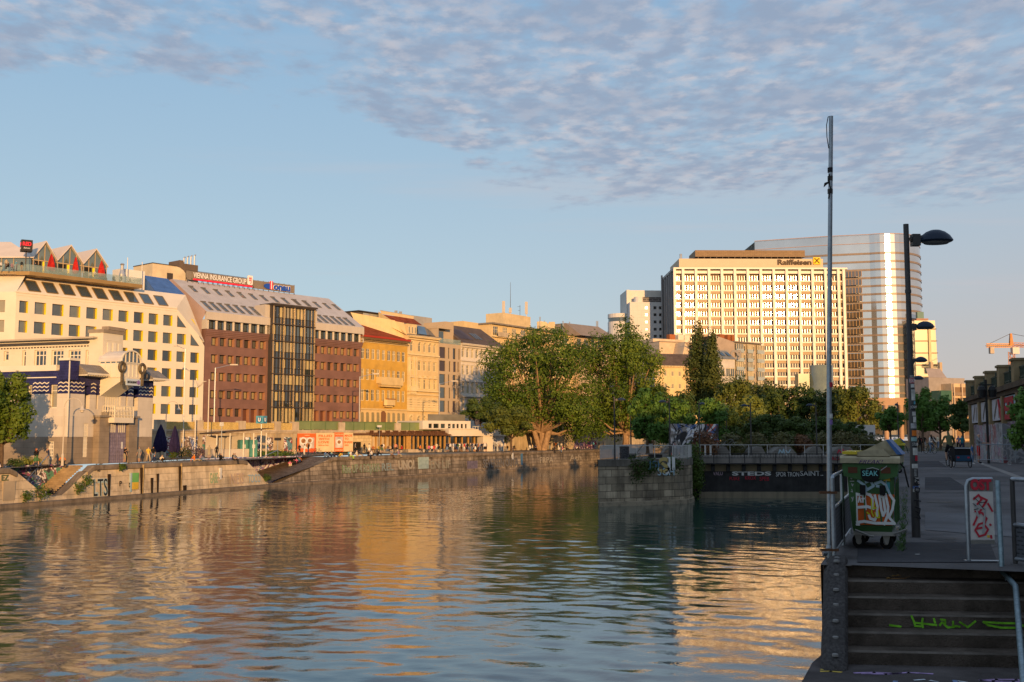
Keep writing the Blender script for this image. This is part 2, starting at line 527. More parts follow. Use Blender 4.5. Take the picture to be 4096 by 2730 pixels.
for i in range(n):
 a,b=ws[i],ws[i+1]
 up.poly([(b.x,b.y,ZU),(b.x-140,b.y+90,ZU),(a.x-140,a.y+90,ZU),(a.x,a.y,ZU)])
a,b=ws[0],ws[n]
up.poly([(b.x,b.y,ZU),(3200,2600,ZU),(3200,5200,ZU),(-3500,5200,ZU),(-3500,a.y+90,ZU),(a.x-140,a.y+90,ZU),]+[(ws[i].x-140,ws[i].y+90,ZU)for i in range(1,n+1)])
struct(up.build('street',M_STREET))
ln=MB()
e=[bank(t)for t in(-60,-13.2,-8.2,.0)]
ln.poly([tuple(bank(0.05))+(ZN,),tuple(bank(0.05,400))+(ZN,),tuple(bank(110,400))+(ZN,),tuple(bank(110,0))+(ZN,)])
ln.poly([tuple(E0+EN*2.9)+(ZN-.01,),(-60,-160,ZN-.01),(340,-160,ZN-.01),tuple(bank(0.05,400))+(ZN-.01,)]if 0 else[tuple(bank(.1,2.9))+(ZN-.02,),tuple(bank(-90,2.9))+(ZN-.02,),tuple(bank(-90,300))+(ZN-.02,),tuple(bank(.1,300))+(ZN-.02,)])
struct(ln.build('promenade_path',M_ASPH))
lb=MB()
lb.poly([tuple(bank(110,0))+(ZN,),tuple(bank(110,400))+(ZN,),(3200,700,ZN),(3200,2600,ZN),(150,470,ZN),(76,345,ZN),(44,262,ZN),(33,200,ZN),(17,128,ZN)])
struct(lb.build('park_ground',M_EARTH))
# ===== QUAY WALL ON THE FAR BANK
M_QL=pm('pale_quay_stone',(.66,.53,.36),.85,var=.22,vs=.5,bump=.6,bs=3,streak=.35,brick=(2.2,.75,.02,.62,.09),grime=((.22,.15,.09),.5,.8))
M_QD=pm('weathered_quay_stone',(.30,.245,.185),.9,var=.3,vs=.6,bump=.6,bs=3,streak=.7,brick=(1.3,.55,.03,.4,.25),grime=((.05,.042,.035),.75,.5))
M_COPE=pm('stone_coping',(.24,.19,.14),.85,var=.25,vs=.8,streak=.5,grime=((.08,.065,.05),.5,.7))
def quay(name,label,s0,s1,top,mat,cope=True,step=.8,back=1.0):
 """wall along Q from s0 to s1 whose top follows top(s); slightly battered face, plinth at the water"""
 t=thing(name,label,'quay wall')
 w=MB();c=MB();pl=MB()
 k=max(2,int((s1-s0)/step));L_=[s0+(s1-s0)*i/k for i in range(k+1)]
 for a,b in zip(L_[:-1],L_[1:]):
  za,zb=top(a),top(b)
  def P(s,off,z):p=Q.at(s,off);return(p.x,p.y,z)
  ca=.45 if cope and za>ZQ-.1 else 0;cb=.45 if cope and zb>ZQ-.1 else 0
  w.poly([P(a,-.25,-.6),P(b,-.25,-.6),P(b,-.02,zb-cb),P(a,-.02,za-ca)],uv=[(a,-.6),(b,-.6),(b,zb-cb),(a,za-ca)])
  w.poly([P(a,back,-.6),P(b,back,-.6),P(b,back,zb-cb),P(a,back,za-ca)][::-1],uv=[(a,-.6),(b,-.6),(b,zb),(a,za)][::-1])
  if not(ca or cb):
   c.poly([P(a,-.02,za),P(b,-.02,zb),P(b,back,zb),P(a,back,za)])
  else:
   for q in([P(a,-.16,za-.42),P(b,-.16,zb-.42),P(b,-.16,zb-.06),P(a,-.16,za-.06)],[P(a,-.16,za-.06),P(b,-.16,zb-.06),P(b,-.05,zb+.03),P(a,-.05,za+.03)],[P(a,-.05,za+.03),P(b,-.05,zb+.03),P(b,.6,zb+.03),P(a,.6,za+.03)],[P(a,-.02,za-.5),P(b,-.02,zb-.5),P(b,-.16,zb-.42),P(a,-.16,za-.42)],[P(a,.6,za+.03),P(b,.6,zb+.03),P(b,.6,zb-.45),P(a,.6,za-.45)]):
    c.poly(q,uv=[(a,q[0][2]),(b,q[1][2]),(b,q[2][2]+.2),(a,q[3][2]+.2)])
  for q in([P(a,-.55,-.6),P(b,-.55,-.6),P(b,-.5,.28),P(a,-.5,.28)],[P(a,-.5,.28),P(b,-.5,.28),P(b,-.2,.36),P(a,-.2,.36)]):
   pl.poly(q,uv=[(a,0),(b,0),(b,.5),(a,.5)])
 for s in(s0,s1):
  z=top(s);a,b=Q.at(s,-.25),Q.at(s,back);a2=Q.at(s,-.02)
  w.poly([(a.x,a.y,-.6),(b.x,b.y,-.6),(b.x,b.y,z),(a2.x,a2.y,z)])
 w.build('wall_face',mat,t)
 c.build('coping',M_COPE,t)
 pl.build('plinth',M_COPE,t)
 return t
def lerp_prof(*pp):
 def f(s):
  if s<=pp[0][0]:return pp[0][1]
  for(a,za),(b,zb)in zip(pp[:-1],pp[1:]):
   if s<=b:return za+(zb-za)*(s-a)/max(1e-6,b-a)
  return pp[-1][1]
 return f
s52,s195,s262,s378=Q.s_at(52),Q.s_at(193),Q.s_at(258),Q.s_at(376)
sr0,sr1,sr2,sr3=Q.s_at(984),Q.s_at(1076),Q.s_at(1120),Q.s_at(1334)
topf=lerp_prof((s52,ZQ),(s195,.75),(s262,.75),(s378,ZQ),(sr0,ZQ),(sr1,.45))
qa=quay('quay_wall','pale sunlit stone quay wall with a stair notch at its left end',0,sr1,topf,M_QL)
topd=lerp_prof((sr2,.42),(sr3,ZQ))
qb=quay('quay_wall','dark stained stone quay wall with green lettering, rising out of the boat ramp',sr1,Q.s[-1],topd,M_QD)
def notch(name,label,cat,sA,sB,sC,sD,dep,stairs,gmat,smat,zlow):
 t=thing(name,label,cat)
 bk=MB();st=MB()
 k=40
 def P(s,off,z):p=Q.at(s,off);return(p.x,p.y,z)
 for i in range(k):
  a,b=sA+(sD-sA)*i/k,sA+(sD-sA)*(i+1)/k
  bk.poly([P(a,dep,-.4),P(b,dep,-.4),P(b,dep,ZQ+.10),P(a,dep,ZQ+.10)],uv=[(a,0),(b,0),(b,3.8),(a,3.8)])
  bk.poly([P(a,dep,ZQ+.10),P(b,dep,ZQ+.10),P(b,dep+.4,ZQ+.10),P(a,dep+.4,ZQ+.10)])
 bk.poly([P(sA,.9,-.4),P(sA,dep,-.4),P(sA,dep,ZQ),P(sA,.9,ZQ)])
 bk.build('back_wall',gmat,t)
 if stairs:
  n=stairs;rs=(ZQ-zlow)/n
  for i in range(n):
   a,b=sC+(sD-sC)*i/n,sC+(sD-sC)*(i+1)/n
   z=zlow+rs*(i+1)
   st.poly([P(a,1,z-rs),P(a,1,z),P(a,dep,z),P(a,dep,z-rs)][::-1])
   st.poly([P(a,1,z),P(b,1,z),P(b,dep,z),P(a,dep,z)])
  st.poly([P(sB-1,.2,zlow),P(sC,.2,zlow),P(sC,dep,zlow),P(sB-1,dep,zlow)])
  st.build('steps',smat,t)
 else:
  for i in range(k):
   a,b=sB+(sD-sB)*i/k,sB+(sD-sB)*(i+1)/k
   f0,f1=i/k,(i+1)/k
   za,zb=zlow+(ZQ+.01-zlow)*f0,zlow+(ZQ+.01-zlow)*f1
   st.poly([P(a,-.1,za),P(b,-.1,zb),P(b,dep,zb),P(a,dep,za)])
  st.build('cobbled_slope',smat,t)
 return t
M_G1=graffiti('painted_stair_wall',(.16,.13,.12),[(.35,.10,.12),(.75,.72,.68),(.06,.10,.22),(.70,.66,.64),(.30,.08,.18),(.05,.05,.05),(.10,.26,.16)],.28,.58,1.0)
M_G2=graffiti('painted_ramp_wall',(.20,.18,.22),[(.12,.14,.34),(.80,.76,.74),(.34,.09,.12),(.03,.03,.04),(.22,.12,.32),(.72,.70,.70),(.48,.42,.46)],.24,.60,4.0)
M_STEP=pm('worn_steps',(.34,.25,.15),.9,var=.25,vs=1.2,grime=((.15,.10,.06),.5,.8))
M_COBB=pm('cobblestones',(.19,.14,.105),.95,var=.3,vs=1.5,bump=.6,bs=6,brick=(.3,.2,.02,.55,.2))
nst=notch('stone_staircase','stone steps down to the water beside the painted notch wall','staircase',s52+.4,s195,s262-.4,s378,3.2,16,M_G1,M_STEP,.55)
nra=notch('boat_ramp','cobbled ramp sloping down to the water under the painted wall','ramp',sr0+.4,sr1-1.0,sr1,sr3+1.5,6.2,0,M_G2,M_COBB,.4)
bpy.data.objects.remove(bpy.data.objects['promenade'])
pr=MB()
sl_=sorted(set([Q.s[-1]*k/160 for k in range(161)]+[s52,s378,sr0,sr3+1.5]))
for a,b in zip(sl_[:-1],sl_[1:]):
 m_=(a+b)/2
 off=3.3 if s52<m_<s378 else(6.3 if sr0<m_<sr3+1.5 else.5)
 fa,fb=a/Q.s[-1],b/Q.s[-1]
 p0,p1=Q.at(a,off),Q.at(b,off);w0,w1=WL.at(WL.s[-1]*fa,.3),WL.at(WL.s[-1]*fb,.3)
 pr.poly([(p0.x,p0.y,ZQ),(p1.x,p1.y,ZQ),(w1.x,w1.y,ZQ),(w0.x,w0.y,ZQ)])
struct(pr.build('promenade',M_PAVE))
def q_strip(mb,px,z0,z1,w,out=.05):
 s=Q.s_at(px);a,b=Q.at(s-w/2,-.12-out),Q.at(s+w/2,-.12-out);a2,b2=Q.at(s-w/2,.1),Q.at(s+w/2,.1)
 d0=.13*0
 mb.poly([(a.x,a.y,z0),(b.x,b.y,z0),(b.x,b.y,z1),(a.x,a.y,z1)])
 mb.poly([(a2.x,a2.y,z0),(a.x,a.y,z0),(a.x,a.y,z1),(a2.x,a2.y,z1)]);mb.poly([(b.x,b.y,z0),(b2.x,b2.y,z0),(b2.x,b2.y,z1),(b.x,b.y,z1)])
sl2=MB()
for px,z0,z1,w in((565,.3,3.0,.16),(607,.3,1.9,.22),(630,.3,2.3,.16),(718,.3,3.0,.16),(436,.3,2.5,.2),(738,.3,.9,.5)):q_strip(sl2,px,z0,z1,w,.15)
sl2.build('fender_slot',pm('wet_dark_timber',(.035,.025,.018),.8),qa)
for px,z1 in((570,3.3),(722,3.3)):
 g_=MB();q_strip(g_,px,.3,z1,.12,.18);g_.build('guide_rail',pm('rusty_guide',(.42,.30,.14),.7,var=.4,vs=3),qa)
def q_text(s,px0,px1,zc,h,mat,parent,bold=.02,name='graffiti',**k):
 a,b=Q.s_at(px0),Q.s_at(px1);m_=(a+b)/2
 p=Q.at(m_,-.25+.23*(zc+.6)/4-.055);u=Q.dirn(m_)
 o=text(s,mat,parent,(p.x,p.y,zc),w=(b-a)*.97,h=h,rotz=math.atan2(u.y,u.x),name=name,bold=bold,depth=.012,**k);o.rotation_euler=(-.055,0,math.atan2(u.y,u.x))
 return o
P_W,P_K,P_G=flat('white_spray',(.62,.62,.60)),flat('black_spray',(.02,.02,.025)),flat('green_spray',(.16,.42,.12))
P_B,P_S,P_R=flat('pale_blue_spray',(.32,.44,.50)),flat('silver_spray',(.36,.36,.36)),flat('red_spray',(.45,.03,.05))
P_Y,P_O,P_P=flat('yellow_spray',(.72,.46,.05)),flat('orange_spray',(.65,.17,.03)),flat('violet_spray',(.22,.14,.36))
q_text('Rise UP 4 ROJAVA',1365,1522,1.55,1.5,pm('moss_green_spray',(.16,.30,.12),.9,var=.4,vs=3),qb,.035)
q_text('Rise UP 4 ROJAVA',1367,1520,1.55,1.35,pm('dull_silver_spray',(.30,.29,.25),.9,var=.3,vs=3),qb,.015).location.y-=.035
q_text('REL',1524,1572,1.75,1.1,pm('dull_blue_spray',(.24,.29,.29),.9,var=.3,vs=3),qb,.02)
q_text('UNO!',1590,1656,1.95,1.4,pm('faded_white_spray',(.42,.37,.29),.9),qb,.04)
q_text('EN LIF',1718,1800,1.75,1.3,pm('faded_grey_spray',(.30,.28,.22),.9),qb,.02)
q_text('SEVERSEN OUTA',1925,2072,1.55,1.6,P_K,qb,.03)
q_text('SEVERSEN OUTA',1927,2070,1.55,1.5,pm('grey_spray',(.20,.19,.18),.9),qb,.02).location.y-=.035
q_text('FRPA',2155,2210,1.7,1.1,MATS['faded_white_spray'],qb,.0)
q_text('Ach',2275,2322,1.9,1.2,MATS['faded_white_spray'],qb,.0)
q_text('LTS',373,432,1.25,1.75,flat('pale_cyan_spray',(.42,.52,.50)),qa,.05)
q_text('LTS',374,431,1.25,1.65,P_K,qa,.0).location.y-=.035
q_text('RB',391,402,2.95,.35,P_K,qa,.0)
q_text('EZ',8,38,2.6,.5,pm('moss_spray',(.12,.14,.07),.9),qa,.02)
for tx,px0,px1,z,h,mt in(('P',478,488,1.5,.5,P_K),('o',515,522,1.3,.5,P_K),('5',875,889,1.75,.8,P_K),('NEIS',920,975,1.25,1.3,pm('pale_pink_spray',(.5,.38,.30),.9)),('TOCO',990,1040,1.15,1.0,P_B),('GABE',838,870,1.5,1.2,pm('pale_green_spray',(.30,.40,.25),.9))):
 q_text(tx,px0,px1,z,h,mt,qa,.01)
def q_panel(px0,px1,z0,z1,mat,parent,name,out=.3):
 a,b=Q.s_at(px0),Q.s_at(px1);mb=MB();p0,p1=Q.at(a,-out),Q.at(b,-out);r0,r1=Q.at(a,.0),Q.at(b,.0)
 for q in([p0,p1],[r0,p0],[p1,r1]):mb.poly([(q[0].x,q[0].y,z0),(q[1].x,q[1].y,z0),(q[1].x,q[1].y,z1),(q[0].x,q[0].y,z1)])
 mb.poly([(p0.x,p0.y,z1),(p1.x,p1.y,z1),(r1.x,r1.y,z1),(r0.x,r0.y,z1)])
 return mb.build(name,mat,parent)
q_panel(528,552,1.55,2.5,P_G,qa,'painted_panel',.24);q_panel(528,552,.85,1.55,P_Y,qa,'painted_panel',.26)
q_panel(520,525,.6,2.5,P_B,qa,'painted_panel',.27)
q_panel(1671,1712,1.2,3.0,pm('pale_turquoise_paint',(.33,.42,.40),.8,var=.15,vs=2,brick=(.9,.6,.03,.8,.04)),qb,'painted_panel',.18)
q_panel(1866,1907,.8,2.1,pm('faded_lilac_paint',(.17,.145,.19),.9,var=.3,vs=2),qb,'painted_panel',.2)
q_panel(2081,2087,1.0,3.1,flat('blue_paint_streak',(.07,.18,.32)),qb,'painted_panel',.2)
q_panel(2045,2050,2.1,3.2,P_W,qb,'depth_gauge',.2)
q_panel(877,884,1.3,2.6,P_W,qa,'depth_gauge',.24)
q_panel(14,62,.6,2.3,pm('pale_repair_patch',(.42,.34,.24),.9),qa,'painted_panel',.21)
def rail3(name,label,pts,r,mat,posts=()):
 t=thing(name,label,'handrail');mb=MB();mb.tube(pts,r,6);mb.build('rail',mat,t)
 for p,h in posts:
  m2=MB();m2.tube([p,(p[0],p[1],p[2]-h)],r*.8,6);m2.build('post',mat,t)
 return t
M_GALV=pm('galvanised_steel',(.30,.33,.36),.42,metal=.75,var=.2,vs=9,spec=.5)
def Qz(px,off,z):p=Q.at(Q.s_at(px),off);return(p.x,p.y,z)
rail3('stair_handrail','thin grey handrail slanting down the painted stair wall',[Qz(300,3.0,ZQ+1.1),Qz(200,3.0,1.7)],.05,M_GALV,((Qz(300,3.0,ZQ+1.1),1.1),(Qz(250,3.0,3.1),1.0)))
rail3('ramp_handrail','thin grey handrail slanting up the painted ramp wall to the promenade',[Qz(1030,6.0,1.4),Qz(1190,6.0,3.3),Qz(1262,6.0,ZQ+1.0)],.05,M_GALV,((Qz(1262,6.0,ZQ+1.0),1.0),(Qz(1190,6.0,3.3),.7)))
# ===== RETAINING WALL OF THE UPPER STREET
M_ARC=pm('stained_render',(.50,.40,.26),.9,var=.22,vs=.35,streak=.35,grime=((.20,.15,.10),.45,.5))
M_TRIM=pm('pale_stone_trim',(.46,.38,.28),.85,var=.2,streak=.3)
M_BAM=pm('bamboo_screen',(.52,.38,.14),.9,var=.35,vs=7.0,streak=.25)
M_GFEN=glassy('green_glass_panel',(.16,.20,.07),.15,spec=.5,wob=0)
M_GFRM=flat('green_painted_iron',(.09,.15,.06),.5)
def W3(s,off,z):p=WL.at(s,off);return(p.x,p.y,z)
def WP(px,off,z):return W3(WL.s_at(px),off,z)
def w_slab(mb,s0,s1,o0,o1,z0,z1,step=3.0,m=0):
 k=max(1,int((s1-s0)/step))
 for i in range(k):
  a,b=s0+(s1-s0)*i/k,s0+(s1-s0)*(i+1)/k
  mb.poly([W3(a,o0,z0),W3(b,o0,z0),W3(b,o0,z1),W3(a,o0,z1)],m,uv=[(a,z0),(b,z0),(b,z1),(a,z1)])
  mb.poly([W3(a,o0,z1),W3(b,o0,z1),W3(b,o1,z1),W3(a,o1,z1)],m)
  mb.poly([W3(b,o1,z0),W3(a,o1,z0),W3(a,o1,z1),W3(b,o1,z1)],m)
  mb.poly([W3(a,o1,z0),W3(b,o1,z0),W3(b,o0,z0),W3(a,o0,z0)],m)
 for s,q in((s0,1),(s1,-1)):
  f=[W3(s,o0,z0),W3(s,o0,z1),W3(s,o1,z1),W3(s,o1,z0)];mb.poly(f if q>0 else f[::-1],m)
ZT=8.5
rw=thing('retaining_wall','stained retaining wall with walled-up arches below the upper street','wall')
m1=MB();w_slab(m1,0,WL.s[-1],0,.5,ZQ-.3,7.0);m1.build('wall_face',M_ARC,rw)
m1=MB();w_slab(m1,0,WL.s[-1],-.28,.55,7.0,7.28);w_slab(m1,0,WL.s[-1],-.14,.0,6.72,7.0);m1.build('cornice',M_TRIM,rw)
bays=[(655,788),(803,958),(974,1098),(1118,1172)]
for px in(795,966,1108,1180,640,1365,1590,2275,2415,2560):
 s=WL.s_at(px);m1=MB();w_slab(m1,s-.65,s+.65,-.2,.7,7.28,ZT+.15);m1.build('pier',M_TRIM,rw)
for px0,px1 in bays:
 m1=MB();w_slab(m1,WL.s_at(px0)-.6,WL.s_at(px1)+.3,.05,.2,7.28,ZT-.1);m1.build('bamboo_screen',M_BAM,rw)
gcols=[[(.30,.05,.06),(.75,.72,.70),(.10,.24,.30),(.03,.03,.03)],[(.45,.30,.08),(.04,.04,.05),(.12,.16,.30),(.8,.78,.75)],[(.34,.20,.14),(.70,.68,.66),(.05,.20,.14),(.03,.03,.04)]]
for i,(px0,px1,z0,z1)in enumerate(((660,700,3.5,6.2),(705,790,3.5,6.2),(805,860,3.5,6.4),(967,1003,3.5,6.1),(1012,1046,3.5,6.1),(1058,1092,3.5,6.1),(1135,1168,3.5,6.1))):
 m1=MB();w_slab(m1,WL.s_at(px0),WL.s_at(px1),-.08,.02,z0,z1)
 m1.build('painted_panel',graffiti('painted_shutter_%d'%(i%3),(.24,.17,.12),gcols[i%3],.3,.5,2.0*(i%3)),rw)
for px in(715,800,880,1008,1052,1105,1175):
 s=WL.s_at(px);m1=MB();w_slab(m1,s-.35,s+.35,-.16,.0,ZQ,6.7);m1.build('pilaster',M_ARC,rw)
gf=thing('glass_fence','green framed glass fence on top of the retaining wall above the billboards','fence')
for px0,px1 in((1186,1360),(1372,1585),(1597,1800),(2140,2268),(2282,2408),(2424,2550)):
 a,b=WL.s_at(px0),WL.s_at(px1)
 m1=MB();w_slab(m1,a,b,.14,.18,7.36,8.72);m1.build('glass_panel',M_GFEN,gf)
 k=max(2,int((b-a)/2.4));m1=MB();w_slab(m1,a,b,.08,.24,8.72,8.80)
 for i in range(k+1):
  s=a+(b-a)*i/k;w_slab(m1,s-.05,s+.05,.1,.26,7.28,8.72)
 m1.build('fence_frame',M_GFRM,gf)
# ===== NEAR BANK: landing, steps, edge wall
M_CONC=pm('dark_step_stone',(.118,.094,.076),.85,var=.3,vs=3,bump=.7,bs=60,grime=((.03,.026,.02),.7,2.2),streak=.35)
M_NOSE=pm('worn_step_nosing',(.122,.104,.088),.8,var=.35,vs=5,grime=((.06,.05,.042),.8,2))
M_KERB=pm('mottled_granite',(.072,.066,.064),.85,var=.45,vs=30,bump=.5,bs=80,grime=((.05,.045,.042),.5,3))
M_WALL=pm('near_bank_wall_stone',(.14,.125,.11),.9,brick=(1.2,.5,.015,.6,.15),streak=.6)
bw=MB()
for t0,t1,z in((-.02,112,ZN-.003),(-60,-1.9,ZN-.893)):
 a,b=bank(t0,0),bank(t1,0)
 bw.poly([(a.x,a.y,-.6),(b.x,b.y,-.6),(b.x,b.y,z),(a.x,a.y,z)][::-1])
 a2,b2=bank(t0,.35),bank(t1,.35);bw.poly([(a.x,a.y,z),(b.x,b.y,z),(b2.x,b2.y,z+.0),(a2.x,a2.y,z)][::-1])
tag(bw.build('embankment_wall',M_WALL),'dark embankment wall below the near promenade railing','wall')
SU=Vector((.9945,-.105));SN=Vector((.32,.99))
S0=Vector((4.0,12.93))
def stp(a,b,z):p=S0+SU*a+SN*b;return(p.x,p.y,z)
stt=thing('stone_steps','worn dark stone steps with a green spray tag at the lower right','steps')
NS,RI,TR=6,.145,.285
for i in range(NS):
 z=ZN-RI*i;y=-TR*i;mb=MB()
 prof=[(y+TR+.02 if i else y+.5,z),(y+.025,z),(y,z-.025),(y+.005,z-RI)]
 full=[(y+.02,z),(y,z-.02),(y+.006,z-RI),(y+.45,z-RI),(y+.45,z-.004)]
 P0=[stp(-.06,q[0],q[1])for q in full];P1=[stp(2.02+.035*i,q[0],q[1])for q in full]
 i0=len(mb.v);mb.v+=P0+P1;k=len(full)
 for q in range(k):mb.f.append((i0+q,i0+(q+1)%k,i0+k+(q+1)%k,i0+k+q)[::-1]);mb.m.append(1 if q==0 else 0)
 mb.f.append(tuple(range(k)));mb.m.append(0);mb.f.append(tuple(reversed(range(k,2*k))));mb.m.append(0)
 mb.build('step',[M_CONC,M_NOSE],stt)
tg=MB();zt=ZN-RI*3.5
tl=[[(.0,.95),(.02,.5),(.03,.12),(.08,.1)],[(.10,.75),(.09,.3),(.1,.0)],[(.03,.38),(.14,.30),(.22,.22)],[(.20,.75),(.21,.4)],[(.26,.7),(.30,.65),(.30,.35),(.27,.45),(.25,.2)],[(.29,.3),(.32,.05),(.38,.1)],[(.37,.55),(.37,.2),(.43,.12)],[(.43,.5),(.50,.1),(.57,.6)],[(.66,.45),(.64,.55),(.80,.48),(.95,.5),(.99,.3),(.95,.12),(.80,.1),(.68,.3),(.66,.45)],[(-.2,.15),(-.1,.05)]]
mb=MB();strokes(mb,tl,.66,ZN-3*RI-.14,1.18,.13,0,.022,.002)
vv=[stp(p[0],-TR*3+p[1]+.002,p[2])for p in mb.v];mb.v=vv
mb.build('graffiti',pm('lime_spray',(.16,.42,.03),.8,var=.5,vs=8),stt)
for i in range(4):
 mb=MB();b0,b1=-1.78+.52*i,-1.78+.52*(i+1)
 if i==3:b1+=.0
 def zc(b):return ZN-.87+(b+1.78)/1.74*.87+.07
 w0,w1=-.275,-.02
 N_=7;rows=[]
 for k in range(N_):
  b=b0+.006+(b1-b0-.012)*k/(N_-1);z=min(zc(b),ZN+.05)
  z+=.06*k/(N_-1)-.03
  lip=-.03 if k==0 else 0.0
  rows.append([stp(w0,b,z-1.2 if i else z-1.3),stp(w0-.02,b,z-.10+lip),stp(w0+.04,b,z-.02+lip),stp((w0+w1)/2,b,z+lip),stp(w1-.03,b,z-.015+lip),stp(w1,b,z-.06+lip),stp(w1,b,z-.5)])
 i0=len(mb.v)
 for r_ in rows:mb.v+=r_
 c_=7
 for k in range(N_-1):
  for q in range(c_-1):
   a=i0+k*c_+q;mb.f.append((a,a+c_,a+c_+1,a+1));mb.m.append(0)
 mb.f.append(tuple(i0+q for q in range(c_)));mb.m.append(0);mb.f.append(tuple(i0+(N_-1)*c_+q for q in reversed(range(c_))));mb.m.append(0)
 ck=mb.build('cheek_stone',M_KERB,stt,smooth=True)
 for b in(b0+.13,b0+.39):
  m2=MB();p=stp(-.145,b,min(zc(b),ZN+.05));m2.lathe([(.034,-.01),(.032,.012),(.02,.018),(0,.02)],12,(p[0],p[1]));m2.v=[(q[0],q[1],q[2]+p[2])for q in m2.v]
  m2.build('stud',flat('pale_metal_stud',(.20,.19,.18),.6),stt)
ld=MB();zl=ZN-RI*NS
a=[stp(-.36,-1.5,zl),stp(-.95,-3.2,zl),stp(-4,-12,zl),stp(12,-12,zl),stp(12,-1.4,zl),stp(-.3,-1.4,zl)]
a=[(p[0],p[1],zl)for p in(bank(-1.4,.0),bank(-3.3,-.04),bank(-14,-.3),bank(-14,12))]+[stp(9,-.9,zl),stp(-.3,-.9,zl)]
ld.poly(a)
ld.poly([(p[0],p[1],z_)for p,z_ in((a[0],zl),(a[1],zl),(a[1],-.6),(a[0],-.6))][::-1]);ld.poly([(p[0],p[1],z_)for p,z_ in((a[1],zl),(a[2],zl),(a[2],-.6),(a[1],-.6))][::-1])
struct(ld.build('pavement',pm('landing_pavement',(.09,.078,.075),.9,var=.3,vs=2,bump=.3,bs=40,grime=((.04,.036,.036),.6,1.5))))
for col,x,y,lines,w in(((.34,.24,.42),.05,-1.85,[[(0,0),(.25,.06),(.5,.02),(.7,.1),(1,.05)],[(.1,-.03),(.4,-.02),(.6,.05)]],.05),((.50,.36,.08),-.28,-1.72,[[(0,0),(.1,.04),(.2,.0)],[(.0,-.12),(.12,-.1),(.25,-.14)]],.05),((.36,.25,.42),1.25,-2.05,[[(0,0),(.2,.07),(.45,.08),(.6,.0),(.4,-.05),(.15,-.04),(0,0)]],.05),((.46,.48,.52),.62,-2.15,[[(0,.05),(.12,.1)],[(.2,.05),(.28,-.02)],[(.55,.06),(.7,-.06)],[(-.05,-.1),(.08,-.14)]],.035),((.16,.22,.36),1.0,-2.4,[[(0,0),(.0,.42)],[(-.8,-.02),(-.75,.3)],[(-1.5,.05),(-.8,.0)]],.045)):
 mb=MB();strokes(mb,lines,x,y,.75,.75,0,w,0)
 mb.v=[stp(p[0],p[2],zl+.004)for p in mb.v];mb.f=[tuple(f)for f in mb.f]
 struct(mb.build('pavement_paint',pm('chalk_paint_%d'%int(col[0]*1000+x*10),col,.9,var=.5,vs=9)))
kb=MB()
for t0,t1,o0,o1,in((7,110,4.65,4.95),):
 kb.poly([tuple(bank(t0,o0))+(ZN+.004,),tuple(bank(t0,o1))+(ZN+.004,),tuple(bank(t1,o1))+(ZN+.004,),tuple(bank(t1,o0))+(ZN+.004,)])
struct(kb.build('pavement_kerb',pm('pale_kerb_stone',(.24,.22,.205),.9)))
for k,(pp,c)in enumerate((([(3700,1960),(3885,1962),(3800,1910),(3700,1910)],.048),([(3700,2120),(4070,2150),(4040,2060),(3700,2050)],.072),([(3660,1870),(3790,1870),(3755,1845),(3660,1845)],.05),([(3430,2250),(3990,2250),(3960,2170),(3430,2170)],.05))):
 mb=MB();mb.poly([tuple(G(x,y,ZN+.004+.004*(k%2)))for x,y in pp])
 struct(mb.build('asphalt_patch',pm('asphalt_patch_%d'%k,(c*1.25+.01*(k==1)*4,c*1.22+.04*(k==1),c*1.3+.04*(k==1)),.85,var=.25,vs=.8,bump=.3,bs=40)))
cr=MB();rnd=random.Random(3)
for k in range(26):
 x=rnd.uniform(3680,3960);y=rnd.uniform(1900,2220);L_=rnd.uniform(60,200)
 pts=[G(x+L_*i/6,y+rnd.uniform(-5,5),0)for i in range(7)]
 pts=[G(min(4000,x+L_*i/6),y+rnd.uniform(-4,4),ZN+.0085)for i in range(7)]
 for a,b in zip(pts[:-1],pts[1:]):
  t_=(b-a).normalized();n_=Vector((-t_.y,t_.x,0))*.012
  cr.poly([a-n_,b-n_,b+n_,a+n_])
struct(cr.build('pavement_cracks',flat('crack_tar',(.022,.021,.021))))
# ===== FACADE TOOLS
def wall_part(parent,mat,x0,x1,z0,z1,holes,depth=.25,name='wall',mat_r=None,y=0.0,outline=None,mb=None):
 """wall sheet with openings and their reveals; the reveal at the right of each opening may have its own paint or a sunlit tone"""
 own=mb is None;mb=mb or MB()
 xs=sorted(set([x0,x1]+[h[0]for h in holes]+[h[1]for h in holes]));xs=[x for x in xs if x0<=x<=x1]
 zs=sorted(set([z0,z1]+[h[2]for h in holes]+[h[3]for h in holes]));zs=[z for z in zs if z0<=z<=z1]
 for za,zb in zip(zs[:-1],zs[1:]):
  run=None;zm=(za+zb)/2
  act=[h for h in holes if h[2]<zm<h[3]]
  for xa,xb in zip(xs[:-1],xs[1:]):
   xm=(xa+xb)/2;hole=any(h[0]<xm<h[1]for h in act)
   if not hole:
    if run is None:run=xa
    end=xb
   if(hole or xb==xs[-1])and run is not None:
    mb.poly([(run,y,za),(end,y,za),(end,y,zb),(run,y,zb)]);run=None
 for a,b,c,d in holes:
  e=y+depth
  mb.poly([(a,y,c),(a,y,d),(a,e,d),(a,e,c)])
  mb.poly([(b,y,c),(b,e,c),(b,e,d),(b,y,d)],1 if mat_r else 0)
  mb.poly([(a,y,d),(b,y,d),(b,e,d),(a,e,d)]);mb.poly([(a,y,c),(a,e,c),(b,e,c),(b,y,c)])
 return mb.build(name,[mat,mat_r]if mat_r else mat,parent)if own else mb
_WC={}
